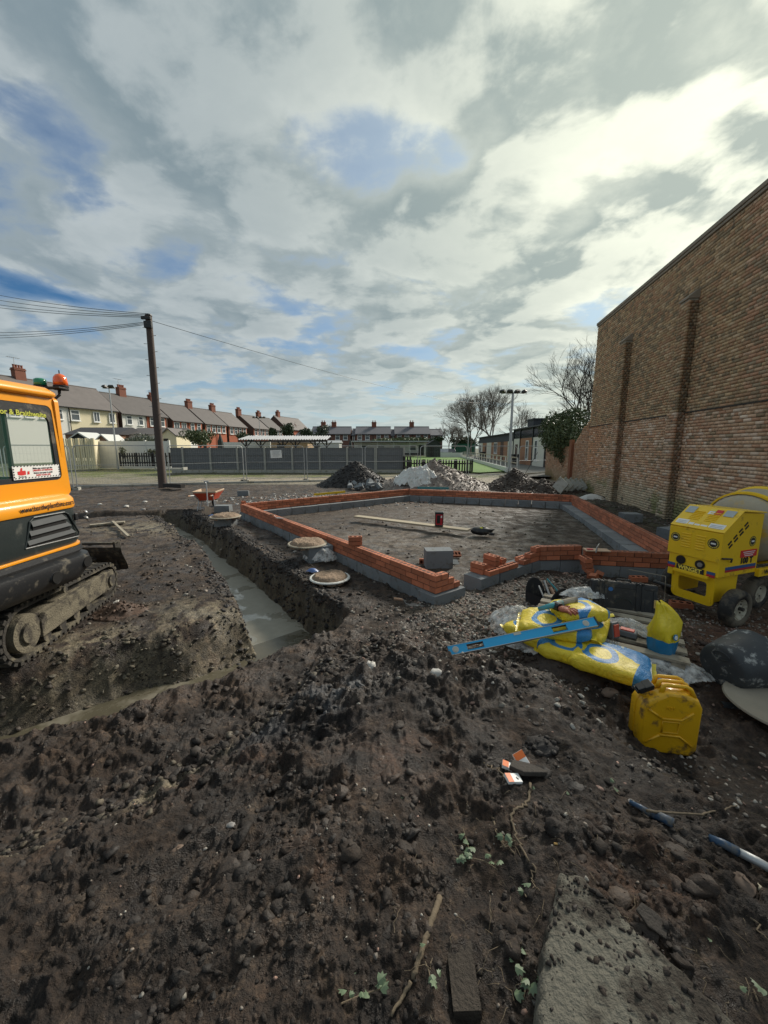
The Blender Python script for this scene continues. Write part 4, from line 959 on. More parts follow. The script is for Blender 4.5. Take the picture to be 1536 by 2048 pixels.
# ---- club building
C0 = Vector((14.1, 34.4, 0)); C1 = Vector((14.35, 35, 0)); cd = Vector((.067, 1, 0)).normalized()
club = thing('club_building', 'single-storey club building of white and brown panels with a black flat roof edge', 'building', tuple(C0+Vector((0, 0, .15))), math.atan2(cd.y, cd.x))
mat('club_brick', (.36, .185, .105), .85, .15, scale=2); mat('club_white', (.66, .65, .56), .8, .08); mat('fascia', (.055, .06, .068), .7, .2)
def cpt(px):            # distance along the club front seen at photo column px
    r_ = ray(px, 900); return (C0.x*r_.y - C0.y*r_.x)/(cd.y*r_.x - cd.x*r_.y)
H1_ = 3.15; Dp = 8
fx = [cpt(q) for q in (1112, 1104, 1092, 1066, 1041, 1028)]
cols = ['club_white', 'house_brown', 'club_white', 'club_brick', 'club_white']
cb = MB(); cb.box((fx[-1]/2, -Dp/2, 1.85), (fx[-1], Dp, 3.7)); cb.build('wall', 'fascia', club)
for i, m_ in enumerate(cols):
    q = MB(); q.box(((fx[i]+fx[i+1])/2, .03, 1.36), (abs(fx[i+1]-fx[i])-.12, .08, 2.78)); q.build('wall_panel', m_, club)
    q = MB(); q.box((fx[i+1], .06, 1.85), (.14, .16, 3.7)); q.build('pilaster', 'black_plastic', club)
q = MB(); q.box((fx[-1]/2, -.4, 3.76), (fx[-1]+.3, 1.4, .12)); q.build('roof_edge', 'black_plastic', club)
for a, b_ in zip(fx[:-1], fx[1:]):
    q = MB(); q.box(((a+b_)/2, .045, 3.2), (abs(b_-a)-.25, .05, .62)); q.build('clerestory', 'glass_dark', club)
for px in (1056, 1074): window(club, cpt(px), 1.55, .85, 1.9, 'upvc', .10)
gx2 = [cpt(q) for q in (1028, 1011, 1003, 997, 986, 979, 970, 962, 954)]; c2_ = ['club_white', 'club_brick', 'house_brown', 'club_brick', 'club_brick', 'club_white', 'club_brick', 'club_white']
cb = MB(); cb.box(((gx2[0]+gx2[-1])/2, -Dp/2-.3, 1.72), (gx2[-1]-gx2[0], Dp, 3.44)); cb.build('wall', 'fascia', club)
for i, m_ in enumerate(c2_):
    q = MB(); q.box(((gx2[i]+gx2[i+1])/2, -.27, 1.25), (abs(gx2[i+1]-gx2[i])-.05, .08, 2.6)); q.build('wall_panel', m_, club)
q = MB(); q.box(((gx2[0]+gx2[-1])/2, -.7, 3.5), (gx2[-1]-gx2[0]+.2, 1.4, .12)); q.build('roof_edge', 'black_plastic', club)
window(club, cpt(988), 1.75, 1.9, 1.5, 'upvc', -.2, 'v'); window(club, cpt(958), 1.6, 1.6, 1.5, 'upvc', -.2)
for px in (1034, 968):
    q = MB(); q.box((cpt(px), .08 if px > 1000 else -.22, 1.1), (.9, .06, 2.1)); q.build('door', 'house_brown', club)
q = MB(); q.box((fx[-1]-1.2, -2.4, 4.25), (2.2, 2.2, 1.0)); q.box((fx[-1]-1.2, -2.4, 4.8), (2.4, 2.4, .14)); q.build('roof_tank', 'fascia', club)
q = MB(); P = dp(1028, 925, 40); q.box((0, 0, .5), (.55, .6, .95), taper=1.12); q.box((0, 0, 1.02), (.66, .7, .1)); o = q.build('wheelie_bin', 'black_plastic', bevel=.02); setm(o, (P.x, P.y, .2), .2); tag(o, 'black wheelie bin against the club wall near the floodlight mast', 'bin')
q = MB(); P = dp(965, 912, 55); q.box((0, 0, .5), (.55, .6, .95), taper=1.12); q.box((0, 0, 1.02), (.66, .7, .1)); o = q.build('wheelie_bin', 'black_plastic', bevel=.02); setm(o, (P.x, P.y, .3), .2); tag(o, 'small dark bin farther along the club wall', 'bin')
# black prop by the ivy, white door behind
q = MB(); P = dp(1107, 925, 30); 
q.box((0, 0, 1.05), (1.0, .06, 2.1)); o = q.build('white_gate', 'white_paint'); setm(o, (P.x, P.y, .15), R(75)); tag(o, 'white gate leaf between club and ivy-covered wall', 'gate')
# parked cars far right of the pavilion
def car(px, py, dist, m_, lab, rz):
    P = dp(px, py, dist); T_ = thing('parked_car', lab, 'car', (P.x, P.y, .3), rz)
    b = MB(); b.prism([(-2.1, .3), (2.1, .3), (2.15, .7), (1.9, .9), (.95, .98), (.4, 1.42), (-1.0, 1.45), (-1.75, 1.0), (-2.1, .85)], -.85, .85, rotm(math.pi/2)); b.build('body', m_, T_, bevel=.05)
    g = MB(); g.prism([(.78, 1.0), (.32, 1.36), (-.95, 1.38), (-1.5, 1.02)], -.87, .87, rotm(math.pi/2)); g.build('window', 'glass_dark', T_)
    for x in (-1.3, 1.3):
        for y in (-.82, .82):
            w_ = MB(); w_.tube([(x, y-.1, .32), (x, y+.1, .32)], .32, 14); w_.build('wheel', 'rubber', T_)
car(888, 905, 76, mat('car_grey', (.35, .37, .4), .3, metal=.3), 'silver grey car parked beside the open shelter', R(80))
car(899, 903, 80, mat('car_dark', (.03, .035, .06), .3), 'dark blue car parked behind the silver one', R(95))
def pole(label, px, ytop, ybot_z, dist, r_, heads, m_='galvanised', name='floodlight_mast'):
    P = dp(px, ytop, dist); T_ = thing(name, label, 'floodlight', (P.x, P.y, ybot_z), 0, 'floodlight masts'); h = P.z-ybot_z
    b = MB(); b.tube([(0, 0, -.2), (0, 0, h*.5), (0, 0, h)], [r_, r_*.8, r_*.6], 8); b.build('mast', m_, T_)
    if heads:
        b = MB(); b.tube([(-.5*heads/2, 0, h), (.5*heads/2, 0, h)], .04, 6); b.build('crossbar', m_, T_)
        for k in range(heads):
            x = (k-(heads-1)/2)*.5; b = MB(); b.box((0, 0, 0), (.42, .34, .16), TR(x, -.1, h+.10, R(-25), 0, R((k-(heads-1)/2)*35)), taper=.7); b.build('lamp', 'dark_metal', T_)
    return T_
pole('tall grey floodlight mast with four lamps before the club building', 1026, 786, .2, 27.5, .13, 4)
pole('thin floodlight mast with dark lamp cluster before the white houses', 218, 776, .2, 31, .07, 2)
pole('distant floodlight mast above the corrugated shelter', 518, 836, .2, 58, .07, 4)
pole('short bare post at the far end of the balustrade', 937, 866, .3, 60, .10, 0)
pole('slim bare white post by the clubs far end', 951, 878, .3, 62, .08, 0)
# closed garden parasol and smaller
q = MB(); P = dp(701, 892, 60); q.lathe([(.04, 0), (.05, .9), (.34, 1.0), (.28, 2.0), (.05, 2.9)], 8); o = q.build('closed_parasol', 'shed_dark', smooth=False); setm(o, (P.x, P.y, .35)); tag(o, 'closed dark green parasol at the left end of the pavilion', 'parasol')
q = MB(); P = dp(441, 885, 36); q.lathe([(.04, 0), (.05, .8), (.34, .9), (.25, 1.9), (.05, 2.6)], 8); o = q.build('closed_parasol', 'shed_dark'); setm(o, (P.x, P.y, .6)); tag(o, 'closed black parasol behind the grey fence, left of the shelter', 'parasol')
slabwall('low white garden wall behind the fence, under the red houses', 440, 540, 884, 42, 1.2)

# ---------------- bare trees ----------------
def bare_tree(label, base, h, seed, spread=.5, depth=6, m_='bark_far', group='bare winter trees', rr0=.018, up=.25, first=.28, rmin=.0):
    q = random.Random(seed); T_ = thing('bare_tree', label, 'tree', tuple(base), 0, group); trunk = MB(); crown = MB()
    def grow(P, D, L, r_, k):
        n = 3; pts = [P]; d_ = D.copy()
        for i in range(n):
            d_ = (d_ + Vector((q.gauss(0, .10), q.gauss(0, .10), up*.12))).normalized(); pts.append(pts[-1]+d_*L/n)
        (trunk if k == 0 else crown).tube(pts, [max(rmin, r_*w_) for w_ in (1, .88, .76, .64)], 7 if k == 0 else (4 if k < 3 else 3), cap=False)
        if k >= depth: return
        for c in range(4 if k < 2 else 3):
            a = q.random()*math.pi*2; U = d_.cross(Vector((0, .3, 1))).normalized(); W = d_.cross(U)
            nd = (d_ + (U*math.cos(a)+W*math.sin(a))*spread*(.6+.8*q.random()) + Vector((0, 0, up*.3))).normalized()
            st = pts[-1] if c == 0 else pts[-1-q.randrange(0, 2)]
            grow(st, nd, L*(.66+.22*q.random()), r_*(.60 if c else .66), k+1)
    grow(Vector((0, 0, -.2)), Vector((0, 0, 1)), h*first, h*rr0, 0)
    trunk.build('trunk', m_, T_); crown.build('crown', m_, T_); return T_
def ptree(label, px, ytop, dist, seed, **k):
    P = dp(px, ytop, dist); return bare_tree(label, (P.x, P.y, .3), (P.z-.3)*1.04, seed, rmin=.00012*dist, **k)
ptree('tallest bare tree, middle of the group behind the club', 988, 776, 84, 3, depth=7, spread=.42)
ptree('bare tree at the left of the group behind the club', 946, 796, 82, 5, depth=7, spread=.45)
ptree('bare tree just right of the floodlight mast', 1042, 806, 86, 8, depth=6, spread=.5)
ptree('small pale bare tree at the far left of the group', 912, 842, 90, 11, depth=6, spread=.55)
ptree('bare tree leaning out from behind the tall old wall', 1180, 716, 33, 13, depth=7, spread=.5, m_='bark')
ptree('thin bare tree behind the left row of houses', 290, 795, 95, 21, depth=5, spread=.4)
ptree('distant bare tree behind the red brick chimneys', 470, 828, 110, 23, depth=5, spread=.5)
ptree('distant bare tree over the pale roof', 566, 832, 110, 25, depth=5, spread=.5)
ptree('wispy bare tree behind the blue-green evergreen', 644, 840, 100, 27, depth=5, spread=.5)
ptree('bare tree low behind the end house', 900, 850, 100, 29, depth=6, spread=.55)
P = dp(1132, 868, 21.5)
bush('large dark ivy mass hanging over the old garden wall', (P.x, P.y, P.z), (1.45, 1.7, 1.55), 13000, .12, 'leaf_mid', 'ivy', 'ivy', 16, 31, stem=False, hollow=.55)
P = dp(1132, 930, 20.3)
bush('thin curtain of ivy trailing down the old wall to the ground', (P.x+.25, P.y+.6, P.z+.2), (.35, .8, .9), 1500, .10, 'leaf_dark', 'ivy', 'ivy_trail', 7, 32, stem=True, hollow=.2)

# ---------------- telegraph pole and wires ----------------
base = gp(325, 972, .1); tp = thing('telegraph_pole', 'dark brown wooden telegraph pole standing in front of the row of houses', 'telegraph pole', tuple(base), 0)
rt_ = ray(297, 632); ptop = Vector((0, 0, CAMZ))+rt_*(base.y/rt_.y); hh = ptop.z-base.z; ox = ptop.x-base.x
b = MB(); b.tube([(0, 0, -.5), (ox*.5, 0, hh*.5), (ox, 0, hh)], [.185, .16, .135], 14); b.build('pole', mat('pole_wood', (.085, .062, .052), .8, .3, scale=3, bump=.5, bscale=30), tp, autos=40)
b = MB(); b.tube([(ox, 0, hh), (ox, 0, hh+.08)], [.16, .12], 12); b.box((ox+.03, -.14, hh-.4), (.34, .14, .30)); b.box((ox-.05, -.13, hh-.12), (.42, .10, .12)); b.build('terminal_box', 'black_plastic', tp, bevel=.015)
b = MB()
for k in range(14): b.tube([(ox*.0+(-.17 if k % 2 else .17)+ox*(.35+.045*k), -.02, hh*(.35+.045*k)), ((-.30 if k % 2 else .30)+ox*(.35+.045*k), -.02, hh*(.35+.045*k)+.01)], .013, 5)
b.build('climbing_steps', 'galvanised', tp)
def wire(label, p0, p1, sag, r_=.012, group='telephone wires'):
    pts = [p0.lerp(p1, i/24) + Vector((0, 0, -sag*4*(i/24)*(1-i/24))) for i in range(25)]
    b = MB(); b.m = Matrix.Translation(-p0); b.tube(pts, r_, 4); o = b.build('telephone_wire', 'black'); o.location = p0; tag(o, label, 'wire', group)
top = Vector((ptop.x, ptop.y, base.z+hh))
for i, (y_, off) in enumerate(((572, .1), (585, 0.05), (597, 0), (604, -.05), (654, -.25), (661, -.3), (667, -.35))):
    e = dp(-120, y_ - 8*(1 if i < 4 else -1) , 26); wire(('highest wire running left from the pole top', 'second wire down running left from the pole top', 'third wire down running left from the pole top', 'fourth wire down running left from the pole top',
        'upper of the three low wires left of the pole', 'middle of the three low wires left of the pole', 'lowest wire left of the pole')[i], top+Vector((-.1, 0, off)), e, .25)
wire('single long wire running right from the pole towards the bare trees', top+Vector((.1, 0, -.2)), dp(960, 806, 78), .8, .011)
wire('fine distant wire behind the floodlight mast', dp(1055, 822, 40), dp(1110, 828, 30), .1, .008)

# ---------------- wire-mesh site fence ----------------
def site_panel(label, a, b, h=2.0, zz=0.02, mesh=True):
    a = Vector(a); b = Vector(b); dv = b-a; L = dv.length; T_ = thing('site_fence_panel', label, 'fence panel', (a.x, a.y, zz), math.atan2(dv.y, dv.x), 'wire-mesh site fence panels')
    f = MB(); r_ = .19; pts = [(.03, 0, 0), (.03, 0, h-r_)] + [(.03+r_-r_*math.cos(t_), 0, h-r_+r_*math.sin(t_)) for t_ in (R(30), R(60), R(90))] + [(L-.03-r_+r_*math.sin(t_), 0, h-r_+r_*math.cos(t_)) for t_ in (0, R(30), R(60), R(90))] + [(L-.03, 0, 0)]
    f.tube(pts, .021, 6); f.tube([(.03, 0, .18), (L-.03, 0, .18)], .013, 5); f.tube([(.03, 0, h*.55), (L-.03, 0, h*.55)], .008, 4); f.build('frame', 'galvanised', T_, autos=50)
    w_ = MB(); n = int(L/.12)
    for i in range(1, n):
        x = .03+(L-.06)*i/n; w_.add([(x-.0014, 0, .18), (x+.0014, 0, .18), (x+.0014, 0, h-.01), (x-.0014, 0, h-.01)], [(0, 1, 2, 3)])
    for k in range(7): z = .2+k*.29; w_.add([(.03, 0, z-.0014), (L-.03, 0, z-.0014), (L-.03, 0, z+.0014), (.03, 0, z+.0014)], [(0, 1, 2, 3)])
    o = w_.build('wire_mesh', 'galvanised', T_); o['kind'] = 'stuff'
    for x in (.0, L):
        q = MB(); q.box((x, .0, .05), (.22, .6, .12)); q.build('foot_block', 'rubber' if x else 'concrete', T_)
    return T_
fx_ = [(-118, 11.5), (4, 16.0), (143, 17.3), (333, 19.0), (489, 21.5), (612, 22), (729, 22.6), (840, 23.2), (938, 24.6), (1039, 24.2), (1117, 25.5)]
pts_ = [dp(x, 896, d_) for x, d_ in fx_]
labs = ['mostly hidden wire-mesh panel behind the excavator cab', 'wire-mesh panel seen through and beside the cab window', 'wide wire-mesh panel between cab and telegraph pole, mossy ground behind', 'wire-mesh panel just right of the telegraph pole', 'wire-mesh panel carrying the white notice',
        'wire-mesh panel behind the black soil heap', 'wire-mesh panel between black heap and gravel heap', 'wire-mesh panel before the right picket fence', 'wire-mesh panel before the floodlight mast', 'last wire-mesh panel on the right, before the ivy']
for i in range(len(pts_)-1): site_panel(labs[i], (pts_[i].x, pts_[i].y), (pts_[i+1].x-.1, pts_[i+1].y))
P = dp(552, 908, 21.6); sg = thing('site_notice', 'white paper notice tied to the wire-mesh fence', 'sign', (P.x, P.y, P.z), R(2), rot=(0, R(-2), 0))
b = MB(); b.box((0, 0, 0), (.62, .012, .43)); b.build('board', 'white_print', sg)
mat('ink_grey', (.35, .35, .34), .7)
for k in range(6):
    b = MB(); b.box((random.uniform(-.03, .03), -.009, .15-.055*k), (.44-.05*(k % 3), .004, .014)); b.build('print_line', 'ink_grey', sg)
sk = MB(); a0 = dp(1075, 905, 24.5); b0 = dp(1050, 948, 23.4); sk.tube([(0, 0, 0), tuple(b0-a0)], .02, 6); o = sk.build('fence_prop', 'dark_metal'); o.location = a0; tag(o, 'black slanting prop bracing the last mesh panel', 'prop')

# ---------------- mini excavator, tail towards the camera side ----------------
mat('hood_green', (.022, .030, .030), .45, .15, dirt=(.10, .10, .085), damt=.12, dscale=3, coat=.15)
mat('clay_dry', (.155, .135, .095), .95, .4, scale=9, bump=1.0, bscale=60, bdist=.015, dirt=(.05, .043, .034), damt=.42, dscale=7)
mat('track_mud', (.035, .031, .026), .8, .3, bump=.8, bscale=50, dirt=(.15, .13, .09), damt=.35, dscale=8)
m = bpy.data.materials.new('cab_glass'); m.use_nodes = True; bs = m.node_tree.nodes['Principled BSDF']; MATS['cab_glass'] = m
bs.inputs['Base Color'].default_value = (.16, .42, .32, 1); bs.inputs['Roughness'].default_value = .03; bs.inputs['Alpha'].default_value = .09; bs.inputs['Specular IOR Level'].default_value = .25
m = bpy.data.materials.new('film'); m.use_nodes = True; bs = m.node_tree.nodes['Principled BSDF']; MATS['film'] = m
bs.inputs['Base Color'].default_value = (.75, .74, .70, 1); bs.inputs['Roughness'].default_value = .28; bs.inputs['Specular IOR Level'].default_value = .7
T = NT(m.node_tree); pos = T.new('ShaderNodeNewGeometry').outputs['Position']; T.put(bs.inputs['Alpha'], T.ramp(T.noise(pos, 9, 5, .7), .36, .66, .18, .88))
EXO = Vector((-4.0, 3.0, 0))
ex = thing('mini_excavator', 'orange and black mini excavator on dirty rubber tracks, cut off by the left edge', 'excavator', tuple(EXO), 0)
def rrect(x0, x1, y0, y1, r_, n=7, rl=.05):
    pts = []
    for cx, cy, a0, q in ((x1-r_, y1-r_, 0, r_), (x0+rl, y1-rl, 90, rl), (x0+rl, y0+rl, 180, rl), (x1-r_, y0+r_, 270, r_)):
        for k in range(n+1): a = R(a0+90*k/n); pts.append((cx+q*math.cos(a), cy+q*math.sin(a)))
    return pts
def ring(poly_list, zs, mi=0): return [[(x, y, z) for x, y in p_] for p_, z in zip(poly_list, zs)]
Y0, Y1 = -.95, .86
def level(dx, z): return [(x, y, z) for x, y in rrect(-.75, 1.0+dx, Y0-dx*.6, Y1+dx*.5, .24)]
def stack(lv, caps=True):
    b = MB(); n = len(lv[0]); b.sheet(lv, loop=True); k = len(lv)
    if caps: b.f += [tuple(range(n))[::-1], tuple((k-1)*n+j for j in range(n))]; b.mi += [0, 0]
    return b
stack([level(-.12, .60), level(-.02, .64), level(.045, .74), level(.06, .84), level(.05, .88), level(-.005, .90), level(.02, .93), level(.01, .975)]).build('counterweight', 'black_plastic', ex, autos=35)
stack([level(-.005, .975), level(.004, .98), level(.004, .995), level(-.005, 1.0)]).build('trim', 'orange_paint', ex, autos=35)
stack([level(-.02, .998), level(-.005, 1.04), level(-.015, 1.36)]).build('engine_cover', 'hood_green', ex, autos=35)
stack([level(-.005, 1.355), level(.0, 1.37), level(-.005, 1.44), level(-.03, 1.475), level(-.09, 1.49)]).build('hood_band', 'orange_paint', ex, autos=40)
for y, z in ((.33, .76), (.70, .80)):
    b = MB(); b.tube([(1.04, y, z), (1.064, y, z)], .052, 20); b.build('lifting_hole', 'black', ex); b = MB(); b.tube([(1.05, y+.055*math.cos(a), z+.055*math.sin(a)) for a in [R(20*k) for k in range(19)]], .009, 5, cap=False); b.build('hole_rim', 'black_plastic', ex)
# louvre panel in the engine cover: sunk surround and three slats
b = MB(); yz = [(.14, 1.08), (.70, 1.06), (.72, 1.10), (.62, 1.30), (.58, 1.325), (.26, 1.33), (.22, 1.30), (.17, 1.15)]
b.tube([(1.0-.008, y, z) for y, z in yz + [yz[0]]], .008, 6, cap=False); b.build('louvre_surround', 'hood_green', ex)
mat('slat_grey', (.040, .045, .047), .62, .1, spec=.3)
for k, (ya, yb, z) in enumerate(((.235, .585, 1.275), (.205, .625, 1.20), (.175, .665, 1.125))):
    b = MB(); b.add([(.985, ya, z+.028), (.985, yb-.03, z+.038), (1.012, yb, z-.012), (1.012, ya-.012, z-.020), (.985, ya-.012, z-.03), (.985, yb, z-.02)], [(3, 2, 1, 0), (0, 1, 5, 4), (4, 5, 2, 3)]); b.build('louvre', 'slat_grey', ex)
    b = MB(); b.box((.988, (ya+yb)/2, z-.036), (.016, yb-ya, .03)); b.build('louvre_gap', 'black', ex)
b = MB(); b.box((.985, .72, 1.255), (.02, .035, .07)); b.build('catch', 'black_plastic', ex, bevel=.006)
for z in (1.27, 1.21): b = MB(); b.lathe([(.028, 0), (.024, .02), (.001, .028)], 12, TR(.96, .865, z, 0, R(60), R(35))); b.build('work_light', 'steel', ex, smooth=True)
text('lettering', 'www.bandwplanthire.com', .067, 'ink', ex, Matrix(((0, 0, 1, 1.0035), (1, 0, 0, .415), (0, 1, 0, 1.408), (0, 0, 0, 1))), .001, .0006, sx=.78)
# cab
def cabpt(x, y, z): return (x, y, z)
cabx0, cabx1, cy0, cy1 = -.62, .88, -.92, .83
def panel_with_hole(P, outer, hole, th, rr_=.06, n=5):
    """outer, hole: (a0,a1,b0,b1) in the panel plane; P maps (a,b,t)->xyz"""
    def rp(a0, a1, b0, b1, r_):
        q = []
        for ca, cb, s0 in ((a1-r_, b1-r_, 0), (a0+r_, b1-r_, 90), (a0+r_, b0+r_, 180), (a1-r_, b0+r_, 270)):
            for k in range(n+1): t_ = R(s0+90*k/n); q.append((ca+r_*math.cos(t_), cb+r_*math.sin(t_)))
        return q
    o_, h_ = rp(*outer, .05), rp(*hole, rr_)
    b = MB(); b.sheet([[P(a, c, 0) for a, c in o_], [P(a, c, 0) for a, c in h_], [P(a, c, th) for a, c in h_], [P(a, c, th) for a, c in o_], [P(a, c, 0) for a, c in o_]], loop=True)
    return b, h_
Prear = lambda a, c, t_: (cabx1 - t_ - max(0, c-1.5)*.03, a, c)
Pfar = lambda a, c, t_: (a, cy1 - t_, c)
Pnear = lambda a, c, t_: (a, cy0 + t_, c)
Pfront = lambda a, c, t_: (cabx0 + t_ + max(0, c-1.5)*.12, a, c)
for nm, P_, o_, h_ in (('rear_panel', Prear, (cy0, cy1, 1.47, 2.41), (cy0+.09, cy1-.075, 1.625, 2.325)), ('side_panel', Pfar, (cabx0, cabx1-.01, 1.47, 2.41), (cabx0+.07, cabx1-.08, 1.60, 2.32)),
                       ('side_panel', Pnear, (cabx0, cabx1-.01, 1.0, 2.41), (cabx0+.07, cabx1-.08, 1.45, 2.32)), ('front_panel', Pfront, (cy0, cy1, 1.0, 2.41), (cy0+.07, cy1-.07, 1.15, 2.34))):
    b, hp = panel_with_hole(P_, o_, h_, .045); pn = b.build(nm, 'orange_paint', ex, autos=40)
    ib = MB(); g_ = .045
    ih = (h_[0]+g_, h_[1]-g_, h_[2]+g_, h_[3]-(g_ if nm != 'rear_panel' else .105))
    b2, _ = panel_with_hole(lambda a, c, t_: P_(a, c, .004+t_), (h_[0]-.008, h_[1]+.008, h_[2]-.008, h_[3]+.008), ih, .02, .05); b2.build('window_border', 'black_plastic', pn)
    gl = MB(); gl.add([P_(a, c, .012) for a, c in ((ih[0]-.02, ih[2]-.02), (ih[1]+.02, ih[2]-.02), (ih[1]+.02, ih[3]+.02), (ih[0]-.02, ih[3]+.02))], [(0, 1, 2, 3)]); gl.build('window_pane', 'cab_glass', pn)
b = MB(); lv = []
for dx, z in ((.0, 2.40), (.015, 2.42), (.015, 2.445), (-.03, 2.49), (-.12, 2.505)): lv.append([(x, y, z+.02*(-(x-.9)/1.5)) for x, y in rrect(cabx0-dx, cabx1+dx, cy0-dx, cy1+dx, .10, 5, .10)])
stack(lv).build('cab_roof', 'orange_paint', ex, autos=50)
b = MB(); b.box((-.0, .0, 1.48), (1.2, 1.6, .03)); b.build('cab_floor', 'black_plastic', ex)
b = MB(); b.box((.30, .0, 1.62), (.5, .46, .14)); b.box((.52, .0, 1.75), (.12, .46, .30)); st = b.build('seat', 'black_plastic', ex, bevel=.03)
b = MB(); b.box((.56, .18, 1.75), (.10, .34, .13)); b.build('headrest', 'black', st, bevel=.03)
b = MB(); b.tube([(.38, cy1-.06, 1.55), (.38, cy1-.06, 2.38)], .022, 6); b.box((.12, cy1-.06, 1.9), (.04, .03, .8)); b.build('door_bar', 'black', ex)
b = MB(); b.box((-.2, cy1+.14, 2.05), (.10, .03, .24)); b.tube([(-.3, cy1+.0, 2.2), (-.2, cy1+.14, 2.15)], .012, 6); b.build('mirror', 'black_plastic', ex, bevel=.01)
text('lettering', 'Taylor & Braithwaite', .064, mat('sticker_yellow', (.50, .52, .06), .5, .02, bump=0), ex, Matrix(((0, 0, 1, .860), (1, 0, 0, .685), (0, 1, 0, 2.232), (0, 0, 0, 1))), .0008, .0012, 'RIGHT', sx=1.02)
# warning sticker on the rear glass
stk = MB(); stk.box((.879, .49, 1.715), (.004, .47, .118)); so = stk.build('warning_sticker', 'white_print', ex)
hz = MB()
for k in range(15):
    y = .27+.44*k/14
    for z in (1.663, 1.767): hz.add([(.8825, y-.008, z), (.8825, y+.006, z), (.8825, y+.012, z+.009), (.8825, y-.002, z+.009)], [(0, 1, 2, 3)])
for k in range(4):
    z = 1.674+.022*k
    for y in (.257, .714): hz.add([(.8825, y, z), (.8825, y+.010, z), (.8825, y+.010, z+.012), (.8825, y, z+.012)], [(0, 1, 2, 3)])
hz.build('hazard_edge', 'ink', so)
MX = lambda y, z, x=.8822: Matrix(((0, 0, 1, x), (1, 0, 0, y), (0, 1, 0, z), (0, 0, 0, 1)))
for s_, z, m_, sz in (('Make eye contact get the', 1.747, 'ink', .021), ("DRIVER'S ATTENTION", 1.727, 'red_print', .022), ('Before you pass it could', 1.705, 'ink', .021), ('SAVE YOUR LIFE', 1.684, 'red_print', .022)):
    text('lettering', s_, sz, m_, so, MX(.545, z), .0003, .0006, sx=.95)
text('lettering', 'Thumbs up!', .015, 'ink', so, MX(.335, 1.680), .0003, .0004)
b = MB(); th_ = [(-.045, -.018), (-.045, .008), (-.02, .012), (-.012, .034), (-.004, .040), (.004, .034), (.0, .014), (.028, .014), (.032, .006), (.030, -.022), (.0, -.026), (-.03, -.024)]
b.add([(.8826, .34+a, 1.718+c) for a, c in th_], [tuple(range(12))]); b.add([(.8826, .385, 1.696), (.8826, .405, 1.698), (.8826, .408, 1.726), (.8826, .388, 1.724)], [(0, 1, 2, 3)]); b.build('thumb_symbol', 'red_print', so)
# beacons on their bracket
bk = MB(); bk.tube([(.72, .80, 2.40), (.78, .87, 2.38), (.82, .92, 2.45), (.80, .95, 2.52)], .014, 6); bk.box((.76, .91, 2.515), (.24, .12, .012)); bo = bk.build('beacon_bracket', 'dark_metal', ex)
b = MB(); b.lathe([(.060, 0), (.063, .04), (.058, .045)], 20, TR(.82, .95, 2.50)); b.build('beacon_base', 'black', ex, autos=40)
ms = mat('amber', (.80, .13, .015), .12, .05, bump=0, coat=.8); b = MB(); b.lathe([(.058, 0), (.060, .04), (.054, .08), (.036, .108), (.001, .12)], 24, TR(.82, .95, 2.54)); b.build('amber_beacon', 'amber', ex, smooth=True)
b = MB(); b.tube([(.82, .95, 2.655), (.82, .95, 2.69)], .005, 5); b.build('beacon_pin', 'black', ex)
mat('green_lamp', (.01, .22, .11), .15, .05, bump=0, coat=.6); b = MB(); b.lathe([(.048, 0), (.052, .03), (.050, .06), (.03, .072), (.001, .074)], 20, TR(.68, .88, 2.53)); b.build('green_beacon', 'green_lamp', ex, smooth=True)
b = MB(); b.lathe([(.054, 0), (.054, .028)], 18, TR(.68, .88, 2.508)); b.build('beacon_base', 'black', ex)
# boom folded forward on the far side
b = MB(); b.box((-.75, .25, 1.05), (.5, .36, .5)); b.tube([(-.9, .25, 1.1), (-1.6, .25, 2.2), (-2.3, .25, 2.5), (-3.0, .25, 1.6)], [.13, .15, .13, .10], 4); b.build('boom', 'orange_paint', ex)
b = MB(); b.lathe([(.42, .42), (.42, .62)], 24, TR(.15, .05, 0)); b.build('slew_ring', 'dark_metal', ex)
ex.scale = (1, 1, .985)
